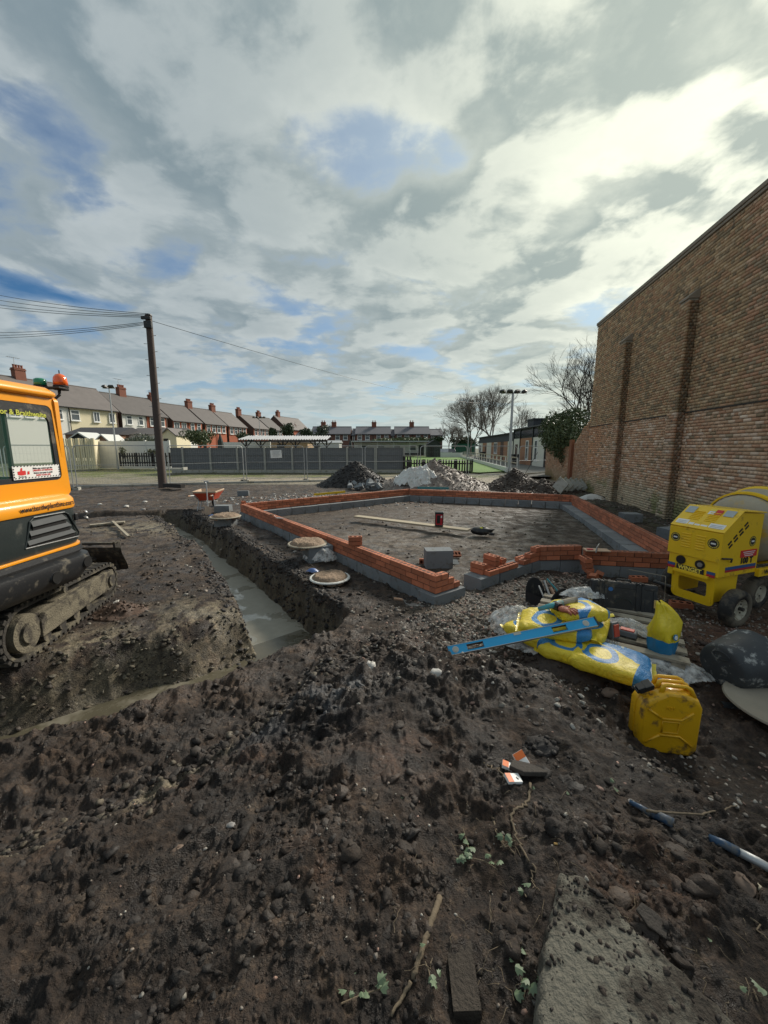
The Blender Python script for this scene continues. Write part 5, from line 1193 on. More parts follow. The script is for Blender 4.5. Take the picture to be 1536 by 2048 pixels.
# undercarriage: two tracks on the ground, pointing away from the camera
def track(ox, near):
    L, Hh, wd = 1.98, .50, .33; a = R(11)
    T4 = TR(ox, .15, .06, 0, 0, a)
    prof = []; ra, rb = .25, .215
    for k in range(13): t_ = R(90+180*k/12); prof.append((ra*math.cos(t_), ra+ra*math.sin(t_), ra))
    for k in range(13): t_ = R(270+180*k/12); prof.append((L-2*ra+rb*math.cos(t_), rb+rb*math.sin(t_), rb))
    # resample the loop evenly
    pts = [Vector((0, p_[0], p_[1])) for p_ in prof]; pts.append(pts[0]); dl = [0]
    for i in range(1, len(pts)): dl.append(dl[-1]+(pts[i]-pts[i-1]).length)
    def at(s_):
        s_ %= dl[-1]
        for i in range(1, len(pts)):
            if dl[i] >= s_: return pts[i-1].lerp(pts[i], (s_-dl[i-1])/max(1e-6, dl[i]-dl[i-1]))
    N = 58; mid = Vector((0, (L-2*ra)/2, .23)); bb = MB(); rows = []
    for k in range(N):
        P_ = at(dl[-1]*k/N); Q = at(dl[-1]*k/N+.01); t_ = (Q-P_).normalized(); nrm = Vector((0, t_.z, -t_.y))
        if nrm.dot(P_-mid) < 0: nrm = -nrm
        rows.append([P_+nrm*(-.005)+Vector((0, 0, 0)), P_+nrm*(-.005)+Vector((-wd, 0, 0)), P_-nrm*.035+Vector((-wd, 0, 0)), P_-nrm*.035])
    rows.append(rows[0]); bb.m = T4; bb.sheet(rows, loop=True); tk = bb.build('track', 'track_mud', ex)
    lug = MB(); lug.m = T4
    for k in range(N):
        P_ = at(dl[-1]*(k+.5)/N); Q = at(dl[-1]*(k+.5)/N+.01); t_ = (Q-P_).normalized(); ang_ = math.atan2(t_.z, t_.y)
        nrm = Vector((0, t_.z, -t_.y)); nrm = nrm if nrm.dot(P_-mid) > 0 else -nrm; C = P_+nrm*.005
        for s_ in (0, 1): lug.box((0, 0, 0), (wd*.52, .042, .03), TR(C.x-wd*(.25+.5*s_), C.y+(.014 if s_ else -.014), C.z, ang_))
    o = lug.build('track_lugs', 'track_mud', tk); o['kind'] = 'stuff'
    fr = MB(); fr.m = T4; fr.prism([(.18, .12), (L-.62, .13), (L-.62, .36), (.26, .33), (.18, .27)], -.02, .03, Matrix(((0, 0, 1, 0), (1, 0, 0, 0), (0, 1, 0, 0), (0, 0, 0, 1)))); fr.prism([(L-.60, .14), (L-.42, .16), (L-.42, .34), (L-.60, .345)], -.03, .02, Matrix(((0, 0, 1, 0), (1, 0, 0, 0), (0, 1, 0, 0), (0, 0, 0, 1))))
    fr.box((-.16, (L-2*ra)/2, .24), (.20, L-.75, .18)); fr.build('track_frame', 'clay_dry', ex, bevel=.008)
    for y, r_, z in ((.02, .17, .245), (L-2*ra, .13, .22)):
        w_ = MB(); w_.m = T4; w_.tube([(-wd+.05, y, z), (.015, y, z)], r_, 22); w_.tube([(.015, y, z), (.04, y, z)], r_*.55, 16); w_.build('idler_wheel', 'track_mud' if y > .1 else 'clay_dry', ex, autos=40)
    for k in range(4):
        w_ = MB(); w_.m = T4; w_.tube([(-.05, .28+.24*k, .09), (.0, .28+.24*k, .09)], .055, 12); w_.build('roller', 'track_mud', ex)
    w_ = MB(); w_.m = T4; w_.tube([(-.03, .60, .43), (.02, .60, .43)], .035, 12); w_.build('top_roller', 'track_mud', ex)
track(.86, True); track(-.42, False)
b = MB(); b.box((.1, .95, .36), (1.0, .5, .22)); b.build('chassis', 'track_mud', ex)
bl = MB(); rows = []
for k in range(7):
    t_ = k/6; z = .14+.36*t_; yb_ = 2.42+.06*math.cos(t_*math.pi)+.02
    rows.append([(-1.3, yb_, z), (.22, yb_, z)])
bl.sheet(rows); bl.sheet([[(x, y-.03, z) for x, y, z in r_] for r_ in rows][::-1]); bl.m = TR(0, .05, .04, 0, 0, R(3))
bl.box((-.54, 2.41, .50), (1.56, .06, .03)); bl.prism([(2.36, .10), (2.56, .08), (2.50, .3), (2.48, .52), (2.36, .53)], .21, .24, Matrix(((0, 0, 1, 0), (1, 0, 0, 0), (0, 1, 0, 0), (0, 0, 0, 1)))); bd = bl.build('dozer_blade', 'track_mud', ex)
b = MB(); b.tube([(-.2, 1.3, .3), (-.2, 2.4, .32)], .05, 6); b.tube([(-.9, 1.3, .3), (-.9, 2.4, .32)], .05, 6); b.build('blade_arm', 'track_mud', ex)

# ---------------- the yellow cement mixer ----------------
mixer_z = gz(3.55, 3.95)
ma = R(20); mx = thing('cement_mixer', 'bright yellow cement mixer on rubber wheels with louvred bonnet, right of the tool case', 'cement mixer', (3.375, 3.75, mixer_z), ma)
zb, zf, zt_ = .50, .965, 1.17; Wm = .50
side = [(0, zb), (0, zf), (.26, zt_), (.64, zt_-.03), (.64, zb)]
toXZ = Matrix(((1, 0, 0, 0), (0, 0, -1, 0), (0, 1, 0, 0), (0, 0, 0, 1)))       # poly(x,z), extruded along -y
b = MB(); b.prism([(.006, zb), (.006, zf-.005), (.262, zt_-.008), (.638, zt_-.036), (.638, zb)], -Wm+.01, -.0, toXZ); b.build('bonnet', 'yellow_paint', mx, bevel=.008)
b = MB(); b.box((-.004, Wm/2, .812), (.012, Wm+.01, .30)); b.build('front_flap', 'yellow_paint', mx, bevel=.004)
b = MB(); b.prism([(.0, zf-.002), (.265, zt_+.0), (.265, zt_+.012), (-.012, zf+.01)], -Wm-.006, .012, toXZ); b.prism([(.265, zt_), (.65, zt_-.03), (.65, zt_-.018), (.265, zt_+.012)], -Wm-.006, .012, toXZ); b.build('bonnet_lid', 'yellow_paint', mx, bevel=.003)
# openings and prints on the front (x=0 plane, y 0 near .. .5 far)
FX = lambda y, z, x=-.012: Matrix(((0, 0, -1, x), (-1, 0, 0, y), (0, 1, 0, z), (0, 0, 0, 1)))
for y, z in ((.36, .603), (.17, .600)):
    b = MB(); b.tube([(-.004, y, z), (.004, y, z)], .047, 24); b.build('port', 'black', mx)
b = MB(); b.tube([(-.012, .165, .60), (.0, .165, .60)], .025, 12); b.build('exhaust', 'steel', mx)
b = MB(); b.box((.0, .26, .523), (.006, .27, .058), taper=1); b.build('name_plate', 'ink', mx)
text('lettering', 'WINGET', .060, mat('letter_yellow', (.82, .66, .10), .5, .02, bump=0), mx, FX(.26, .523, -.0045), .0008, .0022, sx=.98)
mat('print_blue', (.03, .09, .25), .5, .02, bump=0); mat('print_red', (.42, .025, .035), .5, .02, bump=0)
for y in (.06, .45):
    b = MB(); b.box((.0, y, .537), (.006, .075, .028)); b.build('blue_mark', 'print_blue', mx); b = MB(); b.box((.0, y, .509), (.006, .075, .028)); b.build('red_mark', 'print_red', mx)
def roundel(P_, r_=.048):
    b = MB(); ring_ = [(r_*math.cos(R(15*k)), r_*math.sin(R(15*k))) for k in range(24)]
    b.add([P_(a, c, .0) for a, c in ring_], [tuple(range(24))]); o = b.build('round_sticker', 'ink', mx)
    b = MB(); b.sheet([[P_(a*.86, c*.86, .0008) for a, c in ring_], [P_(a*.70, c*.70, .0008) for a, c in ring_]], loop=True); b.build('sticker_ring', 'letter_yellow', o)
    b = MB()
    for k in range(14):
        t_ = 2*math.pi*k/14; b.add([P_(r_*.83*math.cos(t_-.10), r_*.83*math.sin(t_-.10), .0014), P_(r_*.83*math.cos(t_+.10), r_*.83*math.sin(t_+.10), .0014), P_(r_*.74*math.cos(t_+.10), r_*.74*math.sin(t_+.10), .0014), P_(r_*.74*math.cos(t_-.10), r_*.74*math.sin(t_-.10), .0014)], [(0, 1, 2, 3)])
    b.build('sticker_marks', 'ink', o)
    b = MB(); b.add([P_(-r_*.42, -r_*.16, .0014), P_(r_*.42, -r_*.16, .0014), P_(r_*.42, r_*.16, .0014), P_(-r_*.42, r_*.16, .0014)], [(0, 1, 2, 3)]); b.build('sticker_bar', 'white_print', o)
roundel(lambda a, c, t_: (-.0115-t_, .435-a, .845+c)); roundel(lambda a, c, t_: (-.0115-t_, .068-a, .850+c), .053)
roundel(lambda a, c, t_: (.50+a, -.0015-t_, .85+c), .055)
for yc in (.325, .185):
    for k in range(6):
        b = MB(); b.tube([(-.012, yc-.045, .76+.028*k), (-.012, yc+.045, .76+.028*k)], .007, 6); b.build('louvre', 'yellow_paint', mx)
sl = math.atan2(zt_-zf, .26)
SL = lambda a, y, h_=.0: (a*math.cos(sl)-h_*math.sin(sl)-.004, y, zf+.012+a*math.sin(sl)+h_*math.cos(sl))     # along the sloping lid
for yc in (.34, .19):
    for k in range(6):
        b = MB(); b.tube([SL(.12+.025*k, yc-.05, .001), SL(.12+.025*k, yc+.05, .001)], .006, 6); b.build('louvre', 'yellow_paint', mx)
def decal(a0, a1, y0, y1, m_, nm='label'):
    b = MB(); b.add([SL(a0, y0, .0022), SL(a1, y0, .0022), SL(a1, y1, .0022), SL(a0, y1, .0022)], [(0, 3, 2, 1)]); return b.build(nm, m_, mx)
mat('decal_grey', (.38, .42, .42), .4, .3, scale=30, bump=0)
decal(.01, .10, .02, .16, 'white_print', 'white_label'); decal(.015, .10, .36, .48, 'white_print', 'white_label'); decal(.02, .06, .17, .23, 'white_print', 'white_label'); decal(.02, .06, .24, .29, 'white_print', 'white_label'); decal(.02, .07, .30, .35, 'white_print', 'white_label')
decal(.22, .31, .03, .12, 'decal_grey', 'grey_label'); decal(.21, .31, .39, .48, 'decal_grey', 'grey_label'); decal(.22, .30, .14, .20, 'red_print', 'red_label'); decal(.22, .27, .205, .26, 'white_print', 'white_label'); decal(.275, .30, .205, .26, 'letter_yellow', 'yellow_label')
for a_ in (.03, .05, .07):
    b = MB(); b.add([SL(a_, .035, .0030), SL(a_+.006, .035, .0030), SL(a_+.006, .145, .003), SL(a_, .145, .003)], [(0, 3, 2, 1)]); b.build('print_line', 'ink_grey', mx)
    b = MB(); b.add([SL(a_, .375, .0030), SL(a_+.006, .375, .0030), SL(a_+.006, .465, .003), SL(a_, .465, .003)], [(0, 3, 2, 1)]); b.build('print_line', 'ink_grey', mx)
for k in range(2):
    for j in range(4):
        b = MB(); b.m = TR(.09+.075*j+.020*k+.03, -.0015, .86+.060*j-.032*k, 0, R(-38), 0); b.box((0, 0, 0), (.060, .004, .020)); b.build('vent_slot', 'black', mx)
b = MB(); b.box((.46, -.002, .725), (.27, .004, .075)); rl = b.build('red_label', 'red_print', mx)
for k in range(3): b = MB(); b.box((.46, -.005, .743-.02*k), (.20-.03*k, .002, .007)); b.build('print_line', 'white_print', rl)
SX = lambda x, z: Matrix(((1, 0, 0, x), (0, 0, -1, -.003), (0, 1, 0, z), (0, 0, 0, 1)))
text('lettering', '100 T', .088, 'ink', mx, SX(.44, .650), .001, .004)
b = MB(); b.box((.36, -.002, .590), (.50, .004, .03)); b.build('blue_stripe', 'print_blue', mx); b = MB(); b.box((.36, -.002, .562), (.50, .004, .022)); b.build('red_stripe', 'print_red', mx)
b = MB(); b.tube([(.02, -.01, .71), (.14, -.03, .70), (.16, -.015, .66)], .009, 6); b.build('handle', 'dark_metal', mx)
# stand under the bonnet with its cut-out
b, _ = panel_with_hole(lambda a, c, t_: (.02+t_+ (zb-c)*.10, a, c), (.03, .45, .17, zb+.02), (.10, .38, .26, .42), .02, .03); b.build('stand', 'yellow_paint', mx, bevel=.003)
b = MB(); b.box((.24, .06, .36), (.40, .02, .30)); b.box((.24, .42, .36), (.40, .02, .30)); b.box((.34, .24, .485), (.75, .34, .03)); b.build('chassis', 'yellow_paint', mx, bevel=.003)
b = MB(); b.tube([(.20, -.16, .20), (.20, .75, .20)], .02, 8); b.build('axle', 'dark_metal', mx)
b = MB(); b.box((.04, .46, .46), (.07, .06, .10)); b.build('tow_hook', 'yellow_paint', mx, bevel=.01)
mat('wheel_cream', (.42, .39, .30), .7, .2, dirt=(.16, .13, .09), damt=.35, dscale=12)
def wheel(x, y, side_, r_=.20, rz_=0):
    b = MB(); M4 = TR(x, y, r_, R(90), 0, 0)
    b.lathe([(r_*.56, -.055), (r_*.80, -.062), (r_*.95, -.048), (r_, -.02), (r_, .02), (r_*.95, .048), (r_*.80, .062), (r_*.56, .055), (r_*.54, 0), (r_*.56, -.055)], 32, M4, close=False); t_ = b.build('tyre', 'rubber', mx, smooth=True)
    b = MB(); b.lathe([(r_*.57, -.05), (r_*.50, -.042), (r_*.42, -.02), (r_*.20, -.018), (r_*.18, -.035), (.001, -.037)], 24, M4, close=False); b.lathe([(r_*.57, .05), (r_*.50, .042), (r_*.42, .02), (.001, .02)], 24, M4, close=False); rm_ = b.build('rim', 'wheel_cream', mx, autos=40)
    for k in range(4):
        a = R(45+90*k); q = MB(); s2 = -1; 
        for s2 in (-1, 1): q.tube([(x+r_*.32*math.cos(a), y-s2*.018*-1, r_+r_*.32*math.sin(a)), (x+r_*.32*math.cos(a), y+s2*.028, r_+r_*.32*math.sin(a))], .009, 6)
        q.build('wheel_nut', 'dark_metal', rm_)
wheel(.17, -.10, 1); wheel(.50, .70, -1)
wheel(.95, .12, 1, .19)
# drum behind, tilted, dried cement on the skin
mat('drum_cement', (.40, .35, .26), .85, .25, scale=4, bump=.6, bscale=25, dirt=(.55, .35, .06), damt=.18, dscale=3)
DM = TR(.70, .28, .86, 0, R(90-12), 0)
b = MB(); b.lathe([(.16, -.02), (.30, .04), (.385, .16), (.405, .30), (.405, .48)], 36, DM, close=False); b.build('drum', 'drum_cement', mx, smooth=True)
b = MB(); b.lathe([(.405, .46), (.42, .47), (.42, .52), (.405, .53)], 36, DM, close=False); b.lathe([(.40, .52), (.36, .62), (.24, .82), (.23, .84), (.22, .82), (.34, .60)], 36, DM, close=False); b.build('drum_mouth', 'yellow_paint', mx, smooth=True)
b = MB(); b.lathe([(.405, .20), (.425, .205), (.425, .25), (.405, .255)], 36, DM, close=False); b.build('drum_guard', 'yellow_paint', mx)
b = MB(); b.box((.95, -.02, .50), (.66, .04, .085)); b.box((.95, .55, .50), (.66, .04, .06)); b.build('tow_bar', 'yellow_paint', mx, bevel=.004)
text('lettering', 'WINGET', .07, 'ink', mx, Matrix(((1, 0, 0, .84), (0, 0, -1, -.042), (0, 1, 0, .50), (0, 0, 0, 1))), .001, .002)
# thin cord hanging at its side
b = MB(); b.tube([(-.10, .43, .40), (-.09, .42, .18), (-.075, .42, .02)], .004, 5); b.tube([(-.32, .70, .42), (-.10, .43, .40)], .003, 4); b.build('cord', 'wood_old', mx)

# ---------------- soil clods, stones, rubble ----------------
def scatter(name, label, cat, mt, n, region, size, seed, dens=None, tint=None, sink=.3, shapes=5, flat=.7, kind='stuff', nu=6, nv=4, zoff=0):
    q = np.random.default_rng(seed); x, y = region(q, n); z = ground_z(x, y, True)
    if dens is not None: keep = q.random(len(x)) < dens(x, y); x, y, z = x[keep], y[keep], z[keep]
    s_ = size(q, len(x), x, y); P = np.stack([x, y, z+s_*.5*(.5-sink)*flat+zoff], -1); allV, allF, allC, o = [], [], [], 0
    sc3 = s_[:, None]*np.stack([.7+.6*q.random(len(x)), .7+.6*q.random(len(x)), flat*(.6+.6*q.random(len(x)))], -1)
    tn = tint(q, x, y)
    for k in range(shapes):
        m_ = np.arange(len(x)) % shapes == k
        bv, bf = rockshape(seed*10+k, nu, nv); Vp, Fp = many(bv, bf, xf(P[m_], sc3[m_], tilt=.5)); allV.append(Vp); allF.append(Fp+o); o += len(Vp); allC.append(np.repeat(tn[m_], len(bv), 0))
    me = np_mesh(name, np.concatenate(allV), np.concatenate(allF), [mt], False, np.concatenate(allC))
    ob = link(name, me); tag(ob, kind=kind); return ob
def soilmat(name, rough=.8, bump=1.0, sc1=60, d_=.006):
    m = bpy.data.materials.new(name); m.use_nodes = True; T = NT(m.node_tree); bs = T.n['Principled BSDF']; at = T.new('ShaderNodeAttribute'); at.attribute_name = 'tone'
    pos = T.new('ShaderNodeNewGeometry').outputs['Position']; a = T.noise(pos, sc1, 5, .7)
    T.put(bs.inputs['Base Color'], T.mix(1.0, at.outputs['Color'], T.mix(T.ramp(a, .3, .7), (.6, .6, .6), (1.4, 1.38, 1.35)), 'MULTIPLY'))
    T.put(bs.inputs['Roughness'], T.ramp(T.noise(pos, 9, 4), .3, .7, rough-.25, rough+.1)); bp = T.new('ShaderNodeBump'); bp.inputs['Strength'].default_value = bump; bp.inputs['Distance'].default_value = d_
    T.put(bp.inputs['Height'], a); T.l.new(bp.outputs[0], bs.inputs['Normal']); MATS[name] = m
soilmat('clod'); soilmat('stone', .8, .5, 90, .003)
def fan(r0, r1, a0=-46, a1=46):
    def f(q, n):
        r_ = np.exp(q.uniform(math.log(r0), math.log(r1), n)); a = np.radians(q.uniform(a0, a1, n)); return r_*np.sin(a), r_*np.cos(a)
    return f
def off_trench(x, y): return (seg_dist(x, y, TRENCH[0]) > .02) & (seg_dist(x, y, TRENCH[1]) > .0)
def soiltint(q, x, y):
    g = ground_colour(x, y, np.zeros(x.shape)); return g*(.45+.85*q.random((len(x), 1)))
pw_ = lambda lo, hi, k=2.2: (lambda q, n, x, y: lo + (hi-lo)*q.random(n)**k)
clump = lambda x, y: .25+.9*sstep(.42, .62, fbm(x*2.1+7, y*2.1, 3))
def ndens(x, y): return clump(x, y)*off_trench(x, y)
scatter('soil_clods', '', '', 'clod', 8500, fan(.75, 4.6), lambda q, n, x, y: (.006+.030*q.random(n)**3.4)*(.6+.4*np.hypot(x, y)/1.6), 101, ndens, soiltint, .55)
scatter('soil_clods', '', '', 'clod', 900, fan(1.0, 4.4), lambda q, n, x, y: .030+.06*q.random(n)**2.5, 102, ndens, soiltint, .85, nu=10, nv=7)
scatter('soil_clods', '', '', 'clod', 9000, fan(4.2, 16), lambda q, n, x, y: (.02+.07*q.random(n)**3), 103, lambda x, y: clump(x, y)*off_trench(x, y)*np.where(inside(x, y, HOUSE), .35, 1), soiltint, .45)
def trench_lip(q, n):
    P = TRENCH[0]; k = q.integers(0, 3, n); t_ = q.random(n); ax = np.array([p_[0] for p_ in P]); ay = np.array([p_[1] for p_ in P])
    x = ax[k]+(ax[k+1]-ax[k])*t_; y = ay[k]+(ay[k+1]-ay[k])*t_; s_ = np.where(q.random(n) < .65, 1, -1); o = .34+.35*q.random(n)**1.5
    return x+s_*o*.815, y+s_*o*.58
scatter('soil_clods', '', '', 'clod', 3800, trench_lip, lambda q, n, x, y: .015+.075*q.random(n)**2.6, 104, None, lambda q, x, y: np.array((.022, .018, .016))*(.5+.9*q.random((len(x), 1))), .6)
def bank(q, n):
    P = TRENCH[1]; k = q.integers(0, 4, n); t_ = q.random(n); ax = np.array([p_[0] for p_ in P]); ay = np.array([p_[1] for p_ in P])
    x = ax[k]+(ax[k+1]-ax[k])*t_; y = ay[k]+(ay[k+1]-ay[k])*t_; o = .24+.50*q.random(n)**1.2; return x-o*.48, y+o*.87
scatter('soil_clods', '', '', 'clod', 2600, bank, lambda q, n, x, y: .012+.06*q.random(n)**2.6, 106, lambda x, y: clump(x, y)*(seg_dist(x, y, TRENCH[1]) > .0)*(seg_dist(x, y, TRENCH[0]) > .05), lambda q, x, y: np.where(q.random((len(x), 1)) < .6, np.array([(.12, .105, .075)]), np.array([(.045, .036, .028)]))*(.4+.8*q.random((len(x), 1))), .5)
def near_rim(q, n):
    x = q.uniform(-3.2, .1, n); y = np.interp(x, BX, BY)+q.normal(.12, .17, n); return x, y
scatter('soil_clods', '', '', 'clod', 1700, near_rim, lambda q, n, x, y: .010+.055*q.random(n)**2.5, 105, lambda x, y: off_trench(x, y)*1., lambda q, x, y: np.where(q.random((len(x), 1)) < .3, np.array([(.085, .072, .052)]), np.array([(.026, .020, .016)]))*(.5+.9*q.random((len(x), 1))), .4)
def gauss(cx, cy, sx, sy): return lambda q, n: (q.normal(cx, sx, n), q.normal(cy, sy, n))
pale = lambda q, x, y: (np.array([(.30, .275, .235), (.36, .34, .30), (.24, .20, .165), (.30, .19, .15), (.17, .15, .13), (.13, .11, .09)]))[q.integers(0, 6, len(x))]*(.55+.6*q.random((len(x), 1)))
scatter('rubble', '', '', 'stone', 3600, gauss(1.3, 4.05, .62, .55), lambda q, n, x, y: .010+.05*q.random(n)**2.3, 111, lambda x, y: 1.*off_trench(x, y)*(y > 2.75), pale, .35)
scatter('rubble', '', '', 'stone', 1500, gauss(1.0, 3.1, .55, .45), lambda q, n, x, y: .008+.04*q.random(n)**2.3, 112, lambda x, y: 1.*off_trench(x, y)*(x > -.3), pale, .35)
scatter('rubble', '', '', 'stone', 1500, gauss(3.1, 3.7, .65, .55), lambda q, n, x, y: .008+.04*q.random(n)**2.3, 113, None, pale, .35)
scatter('rubble', '', '', 'stone', 900, gauss(2.6, 5.2, .5, .25), lambda q, n, x, y: .01+.05*q.random(n)**2, 114, None, pale, .35)
scatter('pebbles', '', '', 'stone', 520, fan(.9, 4.4), lambda q, n, x, y: .005+.016*q.random(n)**2.5, 115, lambda x, y: 1.*off_trench(x, y), pale, .3)
scatter('pebbles', '', '', 'stone', 260, gauss(1.9, 1.75, .35, .22), lambda q, n, x, y: .008+.028*q.random(n)**1.8, 116, None, pale, .35)
scatter('rubble', '', '', 'stone', 900, fan(5, 14), lambda q, n, x, y: .015+.06*q.random(n)**2.5, 117, lambda x, y: np.where(inside(x, y, HOUSE), .25, .7)*off_trench(x, y), pale, .35)
scatter('rubble', '', '', 'stone', 1300, gauss(-2.2, 14.3, 1.8, .8), lambda q, n, x, y: .04+.13*q.random(n)**2, 118, None, lambda q, x, y: (np.array([(.33, .34, .34), (.24, .26, .27), (.40, .39, .36), (.30, .19, .14)]))[q.integers(0, 4, len(x))]*(.6+.6*q.random((len(x), 1))), .3, flat=.35)
scatter('rubble', '', '', 'stone', 900, gauss(4.6, 14.6, 2.0, .5), lambda q, n, x, y: .03+.12*q.random(n)**2, 119, None, pale, .3, flat=.4)
def wallfoot(q, n): y = q.uniform(5, 17, n); return 6.06+.17*y-.25-abs(q.normal(0, .45, n)), y
scatter('rubble', '', '', 'stone', 1200, wallfoot, lambda q, n, x, y: .015+.08*q.random(n)**2.6, 120, None, lambda q, x, y: pale(q, x, y)*.55, .35)
# white stones one can pick out
for i, (px, py, sx, lab) in enumerate(((200, 1010, .16, 'white stone lying nearest the excavator on the dark soil'), (253, 1014, .17, 'flat white stone right of the other at the excavator side'), (290, 1005, .18, 'white lumpy stone above the far end of the trench'), (286, 1020, .15, 'pinkish stone at the lip of the far trench end'),
                                       (235, 1208, .12, 'cream stone just off the end of the excavator track'), (462, 1652, .035, 'smooth grey pebble in the middle of the dark foreground soil'), (742, 1334, .10, 'whitish stone in front of the pale rubble'), (873, 1348, .09, 'jagged white stone below the spirit level'),
                                       (355, 1705, .06, 'brown rounded stone in the left foreground'), (1076, 1614, .045, 'grey root-bound stone near the muddy cigarette packets'), (1294, 1533, .035, 'small white stone below the jerry can'), (1480, 1770, .09, 'muddy rounded stone near the right edge by the blue handle'), (1220, 1390, .12, 'round brown lump of clay left of the jerry can'),
                                       (590, 1105, .10, 'pale stone on the strip beside the brick wall'))):
    P = on(px, py); b = MB(); b.blob((0, 0, 0), (sx*.5, sx*.36, sx*.26), 40+i, .22, 9, 7); o = b.build('stone', mat(*(('stone_white', (.50, .48, .44), .8) if 'whit' in lab or 'cream' in lab else ('stone_brown', (.14, .10, .075), .85) if 'brown' in lab or 'muddy' in lab else ('stone_grey', (.22, .21, .20), .7))), autos=50)
    o.location = (P.x, P.y, P.z+sx*.10); o.rotation_euler = (0, 0, i*1.3); tag(o, lab, 'stone')

# ---------------- heaps ----------------
def heap(name, label, cx, cy, rx, ry, h, mt, tone_, seed, lump=.10, group=None, sh=1.0, cat='heap', tint2=None, n=110):
    xs = np.linspace(-1.15, 1.15, n); X, Y = np.meshgrid(xs, xs, indexing='ij'); r_ = np.hypot(X, Y)
    wx, wy = cx+X*rx, cy+Y*ry; prof_ = np.clip(1-r_, -0.1, 1)**sh if sh != 1 else 1-r_
    prof_ = np.where(prof_ > 0, prof_, prof_*.6); z = h*np.minimum(prof_, .86+.14*prof_) + lump*(fbm(wx*2.2+seed, wy*2.2, 5, .6)-.5)*2*sstep(1.2, .6, r_) + .035*(ridged(wx*9, wy*9, 3)-.5)
    z = z + ground_z(wx, wy, False)*0 + gz(cx, cy); z[r_ > 1.08] -= .25
    c = np.array(tone_)*(.6+.8*fbm(wx*7, wy*7, 4, .7))[..., None]
    if tint2 is not None: c = blend(c, sstep(.5, .62, fbm(wx*11+3, wy*11, 4, .7)), tint2)
    i1, j1 = np.meshgrid(np.arange(n-1), np.arange(n-1), indexing='ij'); k = (i1*n+j1).ravel(); F1 = np.stack([k, k+n, k+n+1, k+1], -1)
    V_ = np.stack([wx-cx, wy-cy, z-gz(cx, cy)], -1).reshape(-1, 3)
    T_ = link(name, np_mesh(name, V_, F1, [mt], True, c.reshape(-1, 3))); T_.location = (cx, cy, gz(cx, cy)); tag(T_, label, cat, group)
    q = np.random.default_rng(seed); m_ = int(900*rx) if rx > 1 else int(500*rx); r2 = q.random(m_)**.6*1.12; a = q.random(m_)*2*math.pi; x = r2*np.cos(a); y = r2*np.sin(a)
    ii = np.clip(((x+1.15)/2.3*(n-1)).astype(int), 0, n-1); jj = np.clip(((y+1.15)/2.3*(n-1)).astype(int), 0, n-1)
    P_ = np.stack([x*rx, y*ry, z[ii, jj]-gz(cx, cy)], -1); bv, bf = rockshape(seed, 6, 4); s_ = (.03+.13*q.random(m_)**3)*min(1, .25+rx*.6)
    Vp, Fp = many(bv, bf, xf(P_, s_[:, None]*np.array([[1, 1, .75]])))
    tn = c[ii, jj]*(.6+.7*q.random((m_, 1)))
    o = link('lumps', np_mesh('lumps', Vp, Fp, [mt], False, np.repeat(tn, len(bv), 0)), T_); tag(o, kind='stuff')
    return T_
P = gp(708, 976, 0); heap('soil_heap', 'black pointed heap of soil behind the brick wall, left of the white plastic', P.x, P.y+1.0, 2.0, 1.3, 1.22, 'clod', (.017, .015, .014), 3)
P = gp(870, 985, 0); heap('rubble_heap', 'broad brown-grey heap of crushed rubble with the white plastic on it', P.x+.15, P.y+1.6, 2.9, 1.7, 1.25, 'clod', (.165, .135, .115), 5, tint2=(.26, .23, .20), lump=.16)
P = gp(1040, 985, 0); heap('soil_heap', 'low dark brown heap of soil before the club path, right of the rubble', P.x+.15, P.y+1.2, 1.6, 1.2, .95, 'clod', (.040, .028, .020), 7)
P = gp(1105, 990, 0); heap('soil_heap', 'flattened brown soil heap running towards the leaning slabs', P.x, P.y+1.1, 1.7, 1.0, .5, 'clod', (.055, .040, .030), 9, lump=.2)
P = on(240, 1225); heap('soil_heap', 'small reddish clod heap at the end of the excavator track', P.x+.0, P.y, .28, .22, .13, 'clod', (.075, .045, .030), 11, lump=.03, n=40)
P = on(1130, 1330); heap('soil_heap', 'dark lumpy bank of soil under the near end of the cement bags', P.x+.02, P.y-.05, .42, .26, .20, 'clod', (.042, .028, .020), 13, lump=.05, n=60)
P = on(395, 1205); 0 and heap('soil_heap', 'stony clod heap on the island of soil left of the wet trench', P.x-.15, P.y+.1, .5, .4, .14, 'clod', (.05, .038, .028), 15, lump=.06, n=60, tint2=(.10, .085, .065))
P = on(560, 1745); 0 and heap('soil_heap', 'dark fibrous clod standing up in the centre of the foreground', P.x, P.y, .14, .085, .10, 'clod', (.030, .022, .017), 17, lump=.03, n=50)
P = on(1085, 1505); heap('soil_heap', 'crumbly dark clod behind the cigarette packets', P.x, P.y+.03, .09, .06, .04, 'clod', (.022, .018, .016), 19, lump=.02, n=40)
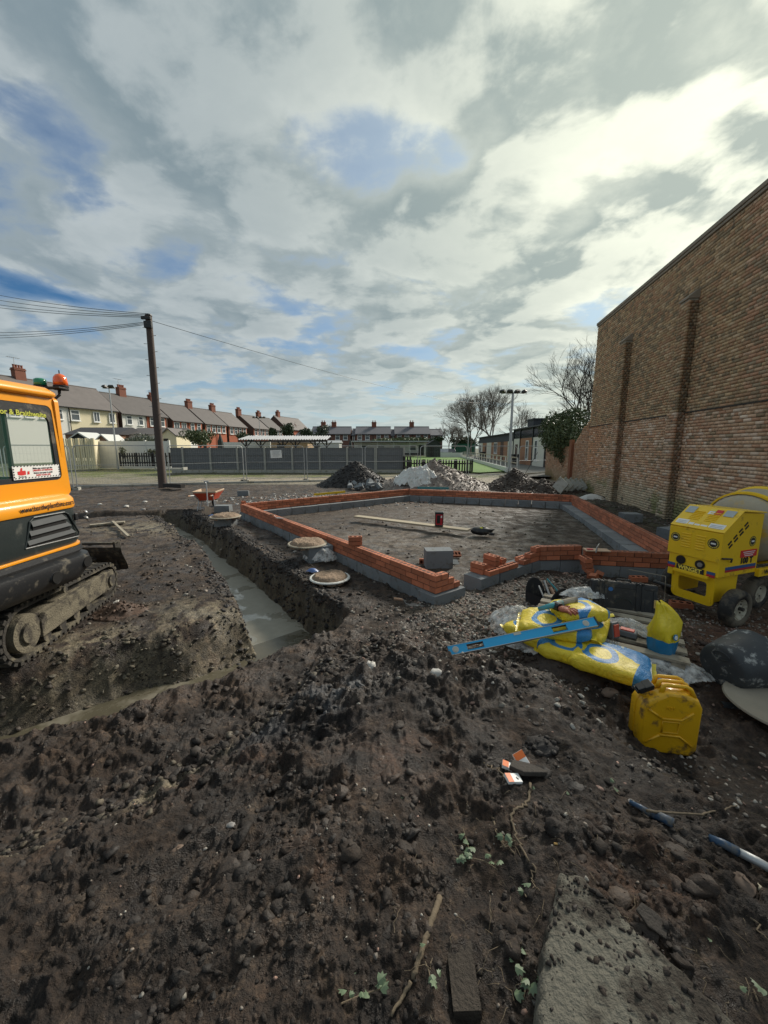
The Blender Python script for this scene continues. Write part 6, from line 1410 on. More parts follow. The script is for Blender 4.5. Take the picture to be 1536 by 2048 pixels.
def crumple(name, label, cx, cy, cz, rx, ry, h, mt, seed, cat='plastic sheet', n=60, rz=0, fold=.5, shape=None, parent=None, loc=True):
    xs = np.linspace(-1, 1, n); X, Y = np.meshgrid(xs, xs, indexing='ij'); r_ = np.hypot(X, Y)
    ed = .82+.3*(fbm(np.arctan2(Y, X)*2.2+seed+10, r_*0+seed, 3)-.5)
    z = h*np.clip(1-(r_/ed)**2, 0, 1) + fold*h*(ridged(X*1.6+seed, Y*2.4+.7*X, 4, .6)-.5) + .25*fold*h*(ridged(X*5+seed, Y*6, 3)-.5)
    if shape is not None: z = z*.5 + shape(X, Y)
    keep = r_ < ed; i1, j1 = np.meshgrid(np.arange(n-1), np.arange(n-1), indexing='ij'); m_ = keep[:-1, :-1] & keep[1:, 1:]; k = (i1*n+j1)[m_]
    F1 = np.stack([k, k+n, k+n+1, k+1], -1); V_ = np.stack([X*rx, Y*ry, np.maximum(z, .004)], -1).reshape(-1, 3)
    o = link(name, np_mesh(name, V_, F1, [mt], True)); o.location = (cx, cy, cz); o.rotation_euler = (0, 0, rz); return tag(o, label, cat)
mat('sheet_white', (.66, .66, .62), .38, .12, scale=3, bump=.3, bscale=8, dirt=(.35, .31, .25), damt=.15)
P = gp(835, 978, 0.1); o = crumple('plastic_sheet', 'heap of crumpled white plastic sheeting on the rubble, above the far wall', P.x+.05, P.y+.35, .10, 1.45, .85, .78, 'sheet_white', 4, n=110, fold=1.0)
# grey broken blocks and slates behind the far-left wall
q_ = random.Random(5); jum = []
ORD = 'first second third fourth fifth sixth seventh eighth ninth tenth eleventh twelfth thirteenth fourteenth fifteenth sixteenth'.split()
for i in range(16):
    px = 700+q_.random()*62; py = 975+q_.random()*8; P = gp(px, py, 0); b = MB(); b.box((0, 0, 0), (.30+.2*q_.random(), .24, .10+.12*q_.random()), taper=.9)
    o = b.build('broken_block', 'block_grey'); o.location = (P.x, P.y+.3, .12+.28*q_.random()*(1-abs(px-731)/45)); o.rotation_euler = (q_.uniform(-.9, .9), q_.uniform(-.7, .7), q_.random()*3)
    jum.append(o)
for i, o in enumerate(sorted(jum, key=lambda o: proj(o.location)[0])): tag(o, ORD[i]+' broken grey block piece from the left in the jumble before the black heap', 'block', 'broken blocks before the black heap')
P = gp(707, 972, 0); gblk = link('broken_block', block(.30, .12, .215)); gblk.location = (P.x, P.y, .12); gblk.rotation_euler = (R(80), .1, .1); tag(gblk, 'pale grey half block standing upright at the left of the broken blocks', 'block')
q_ = random.Random(8)
mat('slab_pale', (.42, .41, .36), .8, .15, bump=.3, dirt=(.18, .17, .10), damt=.3)
for i in range(5):
    P = gp(1113+i*8, 984-i*1.5, .1); b = MB(); b.box((0, 0, .26), (.50, .06, .52)); o = b.build('paving_slab', 'slab_pale', bevel=.006); o.location = (P.x+.04*i, P.y+.02*i, .18-.03*i); o.rotation_euler = (R(-8), R(34+4*i), R(-62))
    tag(o, ('front pale slab of the leaning stack by the old wall', 'second slab of the leaning stack by the old wall', 'third slab of the leaning stack by the old wall', 'fourth slab of the leaning stack by the old wall', 'rearmost slab of the leaning stack by the old wall')[i], 'paving slab', 'leaning paving slabs')
mat('yellow_metal', (.72, .50, .02), .4)
def bar(name, label, cat, p0, p1, w_, h_, m_, z=0, roll=0, bevel=0, group=None):
    p0, p1 = Vector(p0), Vector(p1); dv = p1-p0; b = MB(); b.box((dv.length/2, 0, h_/2), (dv.length, w_, h_)); o = b.build(name, m_, bevel=bevel)
    o.location = p0; o.rotation_euler = (roll, -math.asin(dv.z/dv.length), math.atan2(dv.y, dv.x)); return tag(o, label, cat, group)
P0, P1 = gp(627, 992, .25), gp(690, 986, .30); bar('spirit_level', 'yellow spirit level lying behind the far-left brick wall', 'spirit level', P0+Vector((0, .1, 0)), P1+Vector((0, .1, 0)), .03, .07, 'yellow_metal')
P0, P1 = gp(836, 980, .3), gp(900, 981, .3); bar('spirit_level', 'teal spirit level lying behind the far wall below the white plastic', 'spirit level', P0+Vector((0, .25, .02)), P1+Vector((0, .25, .02)), .03, .08, mat('teal', (.02, .20, .23), .4))
crumple('plastic_bag', 'torn pale plastic bag behind the far right corner of the brickwork', *gp(1182, 999, .2), .6, .22, .16, 'sheet_white', 9, n=40)
bar('timber', 'thin timber batten lying on soil near the excavator blade', 'timber', on(226, 1047)+Vector((0, 0, .04)), on(258, 1078)+Vector((0, 0, .04)), .05, .03, 'wood_old')
bar('timber', 'old muddy plank lying behind the excavator blade', 'timber', on(180, 1054)+Vector((0, 0, .02)), on(250, 1047)+Vector((0, 0, .02)), .14, .04, 'wood_old')
bar('timber', 'dark length of timber at the foot of the telegraph pole', 'timber', gp(330, 974, .1), gp(366, 976, .1), .22, .18, 'wood_dark')
bar('timber', 'low timber edging running before the club path', 'timber', gp(1000, 955, .2), gp(1100, 946, .2), .12, .12, 'wood_old')

# ---------------- inside the walls ----------------
p0, p1 = gp(712, 1034, .07), gp(938, 1062, .07); bar('scaffold_plank', 'long pale scaffold plank lying across the soil inside the walls', 'plank', p0, p1, .225, .04, mat('plank', (.36, .31, .22), .75, .22, scale=2.5, bump=.25, bscale=60), bevel=.004)
P = gp(878, 1052, .115); rd_ = thing('site_radio', 'red and black site radio standing on the plank', 'radio', tuple(P), R(-8))
mat('tool_red', (.50, .02, .035), .4, .1, bump=0)
b = MB(); b.box((0, 0, .155), (.16, .15, .27)); b.build('body', 'tool_red', rd_, bevel=.02, segs=3)
b = MB(); b.box((0, 0, .312), (.20, .17, .05)); b.box((0, 0, .02), (.19, .17, .04)); b.build('cap', 'black_plastic', rd_, bevel=.012)
b = MB(); b.box((-.015, -.078, .17), (.075, .012, .19)); b.build('grille', 'black', rd_, bevel=.004)
for x in (-.085, .085): b = MB(); b.tube([(x, -.06, .03), (x, -.06, .30)], .012, 6); b.build('guard_bar', 'black_plastic', rd_)
b = MB(); b.box((.05, -.079, .23), (.03, .01, .05)); b.build('badge', 'white_print', rd_)
P = gp(963, 1068, .02); gb = thing('tool_holdall', 'black and yellow cordless tool lying at the right end of the plank', 'power tool', tuple(P), R(-12))
b = MB(); b.blob((0, 0, .07), (.23, .12, .085), 3, .18, 12, 7); b.build('body', 'black_plastic', gb, smooth=True)
b = MB(); b.blob((-.02, -.02, .125), (.09, .05, .03), 5, .2, 9, 5); b.build('yellow_shell', mat('hi_yellow', (.62, .60, .03), .4), gb, smooth=True)
b = MB(); b.tube([(.10, -.02, .13), (.20, -.05, .11), (.27, -.04, .12)], [.022, .018, .012], 7); b.tube([(.15, -.08, .03), (.27, -.10, .03)], .03, 8); b.build('handle', 'black_plastic', gb)
P = on(866, 1122); 
# offcuts and little tools on the walls
def on_wall(name, lab, cat, P, z, parts, rz=0):
    T_ = thing(name, lab, cat, (P.x, P.y, z), rz)
    for nm, mb, m_ in parts: mb.build(nm, m_, T_)
    return T_
def trowel(name_lab, P, z, rz, tilt=0):
    T_ = thing('trowel', name_lab, 'trowel', (P.x, P.y, z), rz)
    b = MB(); b.prism([(0, .0), (.05, .055), (.09, .055), (.26, .004), (.26, -.004), (.09, -.055), (.05, -.055)], .0, .0025); b.build('blade', 'steel', T_)
    b = MB(); b.tube([(.02, 0, .003), (-.02, 0, .006), (-.045, 0, .05), (-.06, 0, .05)], .006, 7); b.build('shank', 'steel', T_)
    b = MB(); b.tube([(-.055, 0, .05), (-.10, 0, .052), (-.17, 0, .05)], [.013, .017, .015], 9); b.build('grip', mat('grip_wood', (.36, .22, .14), .6), T_); T_.rotation_euler = (0, tilt, rz); return T_
P = on(815, 1212); trowel('trowel with pale blade lying on the dark soil in front of the long brick wall', P, P.z+.02, R(-18))
P = gp(549, 1036, ZT); trowel('dark trowel left on top of the long brick wall', P+Vector((.03, 0, 0)), ZT+.01, R(-30))
P = gp(1190, 1100, ZT+.01); T_ = thing('hawk_board', 'tan wooden board with clamp lying on the raised corner of brickwork', 'board', (P.x, P.y, ZT+.012), R(-8)); b = MB(); b.box((.02, 0, 0), (.34, .16, .014)); b.build('board', mat('tan_wood', (.55, .38, .26), .7), T_); b = MB(); b.tube([(-.02, -.09, -.02), (.0, -.06, .05), (.06, .02, .09), (.05, .04, .02)], .010, 6); b.build('clamp', 'steel', T_)
b = MB(); b.box((-.08, -.02, .015), (.08, .05, .012)); b.build('red_cloth', 'tool_red', T_)

# ---------------- mortar boards, wheelbarrow ----------------
def mortar_board(label, P, z, r_, seed, mound=.05, blue=True, m_='wood_old'):
    T_ = thing('mortar_board', label, 'mortar board', (P.x, P.y, z), seed)
    b = MB(); b.lathe([(r_, 0), (r_*1.02, .012), (r_*.98, .024)], 28); b.build('board', 'sheet_white' if 'white' in label else m_, T_)
    n = 40; xs = np.linspace(-1, 1, n); X, Y = np.meshgrid(xs, xs, indexing='ij'); r2 = np.hypot(X, Y); zz = .02+mound*sstep(1.02, .75, r2)*(.5+.9*ridged(X*2.6+seed, Y*2.6, 4, .6)) - (r2 > 1.0)*.05
    k_ = (r2 < .98+.1*vnoise(X*4+seed, Y*4)); i1, j1 = np.meshgrid(np.arange(n-1), np.arange(n-1), indexing='ij'); mk = k_[:-1, :-1] & k_[1:, 1:]; k = (i1*n+j1)[mk]
    link('mortar', np_mesh('mortar', np.stack([X*r_*.92, Y*r_*.92, zz], -1).reshape(-1, 3), np.stack([k, k+n, k+n+1, k+1], -1), ['wet_mortar'], True), T_)
    return T_
P = on(452, 1051); mortar_board('round mortar board with dark mortar on a grey block beyond the trench', P, P.z+.215, .36, 1)
P = on(636, 1118); mortar_board('round mortar board of sandy mortar on a plastic-wrapped block, middle one', P+Vector((-.18, .05, 0)), P.z+.25, .33, 2)
P = on(660, 1163); mortar_board('round white-rimmed mortar board lying flat on the ground beside the long wall', P, P.z+.05, .29, 3, .045)
for px, py, lab in ((592, 1084, 'blue and clear plastic scrap hanging off the middle mortar board'), (624, 1146, 'blue and clear plastic scrap under the edge of the ground mortar board'), (424, 1034, 'small blue plastic scrap beside the shovel')):
    P = on(px, py); crumple('plastic_scrap', lab, P.x, P.y, P.z+.02+(.2 if '1084' in str(py) else 0), .13, .06, .05, mat('blue_film', (.10, .17, .38), .35, bump=0), px, n=16)
P = on(636, 1118); crumple('plastic_wrap', 'clear plastic wrapped round the block under the middle mortar board', P.x+.05, P.y-.02, P.z+.02, .36, .30, .24, 'film', 12, n=36, fold=.25)
P = on(410, 1022); wb = thing('wheelbarrow', 'red wheelbarrow caked with pale mortar, seen from its handles', 'wheelbarrow', (P.x, P.y+.3, P.z), R(8))
mat('barrow_red', (.50, .075, .035), .5, .15, scale=4, bump=.1); mat('barrow_in', (.48, .36, .26), .85, .25, scale=6, bump=.6)
def tray(zs, grow):
    return [[(-.20-g, -.25-g*1.1, z), (.20+g, -.25-g*1.1, z), (.22+g, .30+g*1.6, z), (-.22-g, .30+g*1.6, z)] for z, g in zip(zs, grow)]
b = MB(); b.sheet(tray((.32, .44, .56), (0, .06, .13)), loop=True); b.f.append((3, 2, 1, 0)); b.mi.append(0); b.build('tray', 'barrow_red', wb, bevel=.01)
b = MB(); b.sheet(tray((.56, .60, .62, .57, .34), (.13, .145, .13, .12, .0)), loop=True); n_ = len(b.v); b.f.append((n_-4, n_-3, n_-2, n_-1)); b.mi.append(0); b.build('mortar_crust', 'barrow_in', wb, bevel=.01)
b = MB(); 
for s_ in (-1, 1): b.tube([(s_*.30, -.75, .52), (s_*.26, -.45, .50), (s_*.20, -.2, .30), (s_*.12, .5, .2)], .017, 7)
for s_ in (-1, 1): b.tube([(s_*.22, -.22, .32), (s_*.26, -.30, .0), (s_*.24, -.12, .0), (s_*.20, .0, .30)], .014, 6)
b.build('frame', 'galvanised', wb)
for s_ in (-1, 1): b = MB(); b.tube([(s_*.31, -.86, .53), (s_*.30, -.72, .52)], .021, 8); b.build('grip', 'grip_wood', wb)
b = MB(); b.lathe([(.10, -.03), (.19, -.04), (.20, 0), (.19, .04), (.10, .03), (.10, -.03)], 18, TR(0, .62, .2, 0, R(90), 0), close=False); b.build('wheel', 'rubber', wb, smooth=True)
P = on(417, 1030); sv = thing('shovel', 'shovel standing upright against the wheelbarrow, blade caked in mortar', 'shovel', (P.x, P.y, P.z), 0)
b = MB(); b.tube([(0, 0, .22), (-.04, .10, .90)], .017, 8); b.build('shaft', 'galvanised', sv); b = MB(); b.tube([(-.11, .11, .95), (.03, .11, .95)], .016, 6); b.tube([(-.04, .10, .88), (-.09, .11, .95)], .012, 6); b.tube([(-.04, .10, .88), (.01, .11, .95)], .012, 6); b.build('handle', 'galvanised', sv)
b = MB(); b.sheet([[(-.09, .0, .24), (0, -.03, .25), (.09, 0, .24)], [(-.10, -.02, .08), (0, -.05, .08), (.10, -.02, .08)], [(-.07, -.03, -.02), (0, -.05, -.04), (.07, -.03, -.02)]]); b.build('blade', 'barrow_in', sv)

# ---------------- the working corner on the right ----------------
def sack_mat():
    m = bpy.data.materials.new('cement_sack'); m.use_nodes = True; T = NT(m.node_tree); bs = T.n['Principled BSDF']; tcn = T.new('ShaderNodeTexCoord'); v = tcn.outputs['Object']
    sp = T.new('ShaderNodeSeparateXYZ'); T.l.new(v, sp.inputs[0]); x, y = sp.outputs[0], sp.outputs[1]
    rr_ = T.math('SQRT', T.math('ADD', T.math('POWER', T.math('ADD', x, .06), 2.0), T.math('POWER', T.math('ADD', y, .03), 2.0)))
    ring_ = T.math('MULTIPLY', T.math('GREATER_THAN', rr_, .078), T.math('LESS_THAN', rr_, .125))
    blue = T.math('MAXIMUM', ring_, T.math('GREATER_THAN', T.math('ADD', y, T.math('MULTIPLY', x, .45)), .085))
    blue = T.math('MAXIMUM', blue, T.math('GREATER_THAN', T.math('SUBTRACT', x, T.math('MULTIPLY', y, .2)), .20))
    wn_ = T.math('MULTIPLY', T.math('GREATER_THAN', T.noise(v, 42, 2, .5), .60), T.math('MULTIPLY', T.math('LESS_THAN', x, .12), T.math('GREATER_THAN', y, .125)))
    c = T.mix(blue, (.82, .62, .03), (.028, .22, .50)); c = T.mix(wn_, c, (.55, .62, .55))
    c = T.mix(T.ramp(T.noise(v, 5, 6, .7), .56, .80, 0, .45), c, (.32, .30, .24))
    T.put(bs.inputs['Base Color'], c); bs.inputs['Roughness'].default_value = .48; bs.inputs['Coat Weight'].default_value = .15; bs.inputs['Coat Roughness'].default_value = .3
    bp = T.new('ShaderNodeBump'); bp.inputs['Strength'].default_value = 1.0; bp.inputs['Distance'].default_value = .03; T.put(bp.inputs['Height'], T.noise(v, 8, 6, .65, dist=1.5)); T.l.new(bp.outputs[0], bs.inputs['Normal']); MATS['cement_sack'] = m
sack_mat()
mat('sack_yellow', (.80, .62, .03), .4, .2, scale=8, bump=.8, bscale=12, coat=.3, bdist=.02)
def sack(label, P, z, rz, L=.56, W=.38, H=.118, seed=1, tilt=(0, 0), group='yellow and blue cement sacks on the pallet'):
    n = 26; th = np.linspace(0, np.pi, n); ph = np.linspace(0, 2*np.pi, n*2, endpoint=False); TH, PH = np.meshgrid(th, ph, indexing='ij')
    sg_ = lambda a, e: np.sign(a)*np.abs(a)**e
    x = L/2*sg_(np.cos(TH), .42); rr3 = sg_(np.sin(TH), .22); y = W/2*rr3*sg_(np.cos(PH), .34); z_ = H/2*sg_(np.sin(TH), .40)*sg_(np.sin(PH), .55)
    z_ = z_*(1-.35*np.abs(x/(L/2))**5) + .040*(ridged(x*5+seed, y*7+x*3, 3)-.5)*(np.abs(z_)/(H/2)) + .016*(ridged(x*17+seed, y*11-x*6, 3)-.5)*(np.abs(z_)/(H/2)) - .018*np.exp(-((y+.02)/.03)**2)*(np.abs(x) > L*.3); x = x+.012*(fbm(y*8+seed, z_*8, 2)-.5); V_ = np.stack([x, y, z_], -1).reshape(-1, 3)
    m2 = n*2; i1, j1 = np.meshgrid(np.arange(n-1), np.arange(m2), indexing='ij'); k = (i1*m2+j1).ravel(); k2 = (i1*m2+(j1+1) % m2).ravel()
    T_ = thing('cement_sack', label, 'sack', (P.x, P.y, z+H/2), 0, group); T_.rotation_euler = (tilt[0], tilt[1], rz)
    link('bag', np_mesh('bag', V_, np.stack([k, k+m2, k2+m2, k2], -1), ['cement_sack'], True), T_)
    b = MB(); b.box((L/2-.01, .01, 0), (.012, W*.55, H*.55)); b.build('end_label', 'white_print', T_, bevel=.005)
    for e_ in (-1, 1):
        b = MB(); b.sheet([[(e_*(L/2-.012), -W*.44+W*.88*k/12, -H*.10) for k in range(13)], [(e_*(L/2+.028), -W*.45+W*.9*k/12, .012*math.sin(k*1.7+seed)) for k in range(13)]])
        b.build('sewn_end', 'sack_yellow', T_, smooth=True)
    return T_
gA = gp(1215, 1312, .26); GZ = .10
def pp(px, py, z): return gp(px, py, z)
# pallet
pal = thing('wooden_pallet', 'weathered wooden pallet under the cement sacks', 'pallet', tuple(pp(1205, 1262, GZ+.02)), R(-32)); pal.location.z = GZ
for k in range(6): b = MB(); b.box((0, -.45+.18*k, .11), (1.25, .10, .022)); b.build('slat', 'wood_old', pal)
for x in (-.55, 0, .55): b = MB(); b.box((x, 0, .05), (.09, 1.0, .09)); b.build('bearer', 'wood_old', pal)
LZ = GZ+.115
sack('cement sack nearest the jerry can, blue ring on its yellow face', pp(1218, 1308, LZ+.12), LZ, R(-33), seed=2, tilt=(R(4), R(3)))
sack('cement sack behind the nearest one, half covered by the spirit level stack', pp(1148, 1287, LZ+.12), LZ, R(-33), L=.5, seed=3)
sack('upper cement sack whose blue ring shows just above the spirit level', pp(1110, 1236, LZ+.24), LZ+.125, R(-24), seed=4, tilt=(R(6), R(-4)))
sack('cement sack at the back right of the pile, under the top one', pp(1168, 1240, LZ+.20), LZ+.10, R(55), L=.52, seed=5)
sack('topmost cement sack with folded yellow end', pp(1158, 1212, LZ+.34), LZ+.235, R(8), L=.42, W=.30, H=.12, seed=6)
sack('half-buried cement sack at the left end under the torn plastic', pp(1072, 1252, LZ+.14), LZ+.02, R(-60), L=.46, seed=7)
def film_over(label, px, py, z, rx, ry, h, rz, seed, m_='film', name='plastic_film'):
    P = pp(px, py, z); return crumple(name, label, P.x, P.y, z, rx, ry, h, m_, seed, n=70, rz=rz, fold=.55)
film_over('torn clear plastic film bunched at the left end of the sacks', 1040, 1262, GZ+.10, .30, .36, .20, R(30), 3)
film_over('clear plastic film draped over the back of the sack pile', 1172, 1192, GZ+.20, .34, .12, .09, R(-12), 5)
film_over('clear plastic film drooping along the front edge of the near sacks', 1140, 1322, GZ+.06, .62, .15, .15, R(-30), 6)
film_over('dirty crumpled plastic film spread on the ground by the rubber bucket', 1325, 1338, GZ-.02, .42, .26, .10, R(-15), 8)
film_over('twisted strand of clear film running from batteries to the yellow sack', 1258, 1262, GZ+.12, .30, .07, .10, R(-48), 9)
# torn yellow film sack standing with blue base
P = pp(1322, 1314, GZ+.05); ys = thing('torn_sack', 'torn yellow sack standing upright with blue lower half, right of the pallet', 'sack', (P.x, P.y, GZ+.03), R(20))
def profile_sheet(n=36):
    rows = []; qn = random.Random(4)
    for z, rx, ry, dx in ((0, .085, .07, 0), (.05, .10, .08, 0), (.14, .125, .09, .0), (.20, .135, .09, .01), (.27, .145, .09, -.005), (.34, .135, .075, .0), (.40, .115, .055, -.015), (.455, .085, .038, -.04), (.50, .055, .028, -.075), (.525, .035, .02, -.10), (.53, .02, .01, -.115)):
        r_ = []
        for k in range(n):
            a = 2*math.pi*k/n; w_ = 1+(.04+z*.30)*math.sin(a*3+z*9)+.06*math.sin(a*7+z*19)+.05*math.sin(a*11-z*31); r_.append((dx+rx*w_*math.cos(a), ry*w_*math.sin(a), z+.012*math.sin(a*2+1)))
        rows.append(r_)
    return rows
rw = profile_sheet(); b = MB(); b.sheet(rw[:4], loop=True); b.f.append(tuple(range(36))[::-1]); b.mi.append(0); b.build('blue_base', mat('sack_blue', (.025, .21, .42), .4, .15, coat=.3), ys, smooth=True)
b = MB(); b.sheet(rw[3:], loop=True); b.build('yellow_top', mat('sack_yellow', (.80, .62, .03), .4, .2, scale=8, bump=.8, bscale=12, coat=.3, bdist=.02), ys, smooth=True)
b = MB(); b.lathe([(.026, 0), (.026, .004)], 20, TR(-.01, -.098, .245, R(80), 0, 0)); rb_ = b.build('round_mark', 'sack_blue', ys); b = MB(); b.lathe([(.017, 0), (.017, .006)], 20, TR(-.01, -.099, .245, R(80), 0, 0)); b.build('round_mark_centre', 'white_print', rb_)
# blue spirit level across the sacks
mat('level_blue', (.02, .33, .62), .35, .08, bump=.05)
p0 = on(899, 1312)+Vector((0, 0, .0)); p1 = pp(1196, 1252, LZ+.27); dv = p1-p0; L = dv.length
lv_ = thing('spirit_level', 'long bright blue box spirit level lying on soil and cement sacks', 'spirit level', tuple(p0)); lv_.rotation_euler = (R(-52), -math.asin(dv.z/L), math.atan2(dv.y, dv.x))
def lbox(a0, a1, z0, z1): b = MB(); b.box(((a0+a1)/2, 0, (z0+z1)/2), (a1-a0, .024, z1-z0)); return b
slots = [(L*.125, L*.235), (L*.70, L*.80)]; Hh = .075
b = MB()
for a0, a1 in ((.0, slots[0][0]), (slots[0][1], slots[1][0]), (slots[1][1], L)): b.box(((a0+a1)/2, 0, Hh/2), (a1-a0, .022, Hh))
for a0, a1 in slots: b.box(((a0+a1)/2, 0, .009), (a1-a0, .022, .018)); b.box(((a0+a1)/2, 0, Hh-.009), (a1-a0, .022, .018))
b.build('body', 'level_blue', lv_)
for a0, a1 in slots: b = MB(); b.box(((a0+a1)/2, -.0, .018), (a1-a0, .027, .004)); b.box(((a0+a1)/2, -.0, Hh-.018), (a1-a0, .027, .004)); b.build('slot_rim', 'black_plastic', lv_)
b = MB(); b.box((L/2, 0, .0), (L, .027, .004)); b.box((L/2, 0, Hh), (L, .027, .004)); b.build('edge_strip', 'galvanised', lv_)
for a in (.06, L*.93): b = MB(); b.tube([(a, -.0125, Hh/2), (a, .0125, Hh/2)], .026, 20); o = b.build('vial_ring', 'galvanised', lv_); b = MB(); b.tube([(a, -.0135, Hh/2), (a, .0135, Hh/2)], .019, 16); b.build('vial', mat('vial', (.42, .42, .36), .2, bump=0), o)
b = MB(); b.box((L*.47, 0, Hh-.010), (.06, .026, .022)); b.build('centre_vial', 'vial', lv_)
for a in (-.004, L+.004): b = MB(); b.box((a, 0, Hh/2), (.012, .030, Hh+.004)); b.build('end_cap', 'black_plastic', lv_)
# teal pointing tool, gloves
p0 = pp(1078, 1218, LZ+.33); p1 = pp(1152, 1204, LZ+.36); dv = p1-p0
tt = thing('caulking_gun', 'teal gun-like tool with dirty tube lying on the sacks', 'tool', tuple(p0)); tt.rotation_euler = (0, -math.asin(dv.z/dv.length), math.atan2(dv.y, dv.x)); L = dv.length
b = MB(); b.tube([(0, 0, 0), (L*.35, 0, .01), (L*.62, 0, .02)], [.018, .024, .026], 10); b.build('barrel', mat('teal_paint', (.06, .30, .33), .5, dirt=(.30, .27, .2), damt=.3), tt, smooth=True); b = MB(); b.tube([(L*.6, 0, .02), (L, 0, .02)], [.025, .027], 10); b.build('sleeve', 'wood_old', tt)
P = pp(1128, 1222, LZ+.33); gl = thing('work_glove', 'rusty orange rubber-coated work gloves lying on the sacks', 'glove', tuple(P), R(-60)); mat('glove', (.33, .10, .055), .6, .3, bump=.5)
b = MB(); b.blob((0, 0, .015), (.055, .045, .022), 3, .1, 12, 7); b.build('palm', 'glove', gl, smooth=True)
for k, (y, l_, a) in enumerate(((-.035, .070, -.25), (-.012, .085, -.06), (.012, .080, .10), (.034, .062, .30))):
    b = MB(); c0 = Vector((.035, y, .018)); d_ = Vector((math.cos(a), math.sin(a), 0)); b.tube([c0, c0+d_*l_*.45+Vector((0, 0, .012)), c0+d_*l_*.85+Vector((0, 0, .004)), c0+d_*l_+Vector((0, 0, -.006))], [.013, .013, .011, .006], 8); b.build('finger', 'glove', gl, smooth=True)
b = MB(); b.tube([(-.02, .035, .018), (.005, .068, .02), (.03, .08, .012)], [.015, .014, .008], 8); b.build('thumb', 'glove', gl, smooth=True)
b = MB(); b.tube([(-.04, 0, .015), (-.10, .01, .015)], [.036, .040], 12); b.build('cuff', 'black_plastic', gl)
# batteries
def battery(label, px, py, rz, rot=None, z=LZ):
    P = pp(px, py, z+.03); T_ = thing('tool_battery', label, 'tool battery', (P.x, P.y, z+.005), R(rz), 'grey and red tool batteries on the pallet')
    if rot: T_.rotation_euler = rot
    b = MB(); b.box((0, 0, .032), (.15, .085, .064)); b.build('body', mat('tool_grey', (.16, .17, .18), .5), T_, bevel=.012)
    b = MB(); b.box((0, 0, .068), (.11, .06, .012)); b.build('red_top', mat('tool_orange', (.62, .10, .06), .45), T_, bevel=.004)
    b = MB(); b.box((0, 0, .010), (.156, .090, .02)); b.build('foot', 'black_plastic', T_, bevel=.006)
battery('grey and red tool battery standing on end beside the sacks', 1220, 1252, 0, (R(10), R(80), R(-60)), LZ+.08)
battery('grey and red tool charger lying flat on the pallet', 1254, 1268, -40, None, LZ)
b = MB(); P0, P1 = pp(1196, 1277, LZ+.04), pp(1240, 1289, LZ+.04); 
for k in range(9): b.tube([(P1-P0)*(k/9.), (P1-P0)*((k+.7)/9.)], .016 if k % 2 else .019, 8)
o = b.build('empty_bottle', 'film'); o.location = P0; tag(o, 'crushed clear plastic bottle lying on the pallet between the sacks', 'bottle')
# black tool case, tipped upright
P = on(1246, 1232); tcs = thing('tool_case', 'large black ribbed tool case with tan latches, standing upright behind the sacks', 'tool case', (P.x, P.y+.02, P.z-.02), R(-20)); tcs.rotation_euler = (R(-12), 0, R(-20))
Lc, Hc, Dc = .62, .36, .18
b = MB(); b.box((0, 0, Hc/2+.01), (Lc, Dc*.5, Hc)); b.build('shell', 'black_plastic', tcs, bevel=.02, segs=3)
b = MB(); b.box((0, Dc*.30, Hc/2+.01), (Lc, Dc*.35, Hc)); b.build('lid', 'black_plastic', tcs, bevel=.02, segs=3)
b = MB()
for x in (-.22, -.17, .12, .17): b.box((x, -Dc*.25-.004, Hc/2+.01), (.022, .014, Hc-.03)); b.box((x, .0, Hc+.01), (.022, Dc*.9, .016))
b.box((0, -Dc*.25-.003, Hc*.88), (Lc-.04, .010, .012)); b.box((0, -Dc*.25-.003, Hc*.14), (Lc-.04, .010, .012)); b.box((Lc*.5-.04, -Dc*.25-.003, Hc*.5), (.012, .010, Hc*.8)); b.box((-Lc*.5+.04, -Dc*.25-.003, Hc*.5), (.012, .010, Hc*.8)); b.build('rib', 'black_plastic', tcs, bevel=.003)
b = MB(); b.tube([(-.07, .0, Hc+.01), (-.06, 0, Hc+.035), (.06, 0, Hc+.035), (.07, 0, Hc+.01)], .010, 7); b.build('carry_handle', 'black_plastic', tcs)
for x in (-Lc/2-.004, Lc/2-.02):
    b = MB(); b.box((x, -Dc*.25+.0, Hc*.50), (.042, .022, .085)); o = b.build('latch', mat('latch_tan', (.52, .36, .12), .5), tcs, bevel=.005); q = MB(); q.box((x, -Dc*.25-.012, Hc*.50), (.014, .006, .035)); q.build('latch_slot', 'black', o)
b = MB(); b.tube([(-.125, -Dc*.25-.002, Hc*.80), (-.125, -Dc*.25-.006, Hc*.80)], .022, 20); b.build('blue_sticker', mat('sticker_blue', (.03, .13, .33), .5), tcs)
b = MB(); b.tube([(.0+.075*math.cos(R(12*k)), -Dc*.25-.004, Hc*.42+.055*math.sin(R(12*k))) for k in range(16)], .006, 5); b.build('moulded_arch', 'hood_green', tcs)
# open tool bag
P = on(1098, 1212); tb = thing('tool_bag', 'black canvas open tool bag with metal ring, tools inside, behind the sacks', 'tool bag', (P.x-.02, P.y+.05, P.z), R(25)); mat('canvas', (.020, .020, .021), .9, .3, bump=.4, bscale=150, dirt=(.10, .09, .07), damt=.15)
def dpanel(y, r_, h, lean): return [(r_*math.cos(R(a)), y+lean*math.sin(R(a))*.5, .05+h*max(0, math.sin(R(a)))) for a in range(0, 181, 15)] + [(-r_, y, 0.0), (r_, y, 0.0)]
for y, ln in ((-.17, -.10), (.15, .12)):
    pn_ = dpanel(y, .155, .22, ln); b = MB(); k = len(pn_); b.add(pn_+[(x, yy+.012, z) for x, yy, z in pn_], [tuple(range(k)), tuple(range(k, 2*k))[::-1]]+[(i, k+i, k+(i+1) % k, (i+1) % k) for i in range(k)]); b.build('end_panel', 'canvas', tb)
b = MB(); rows = []
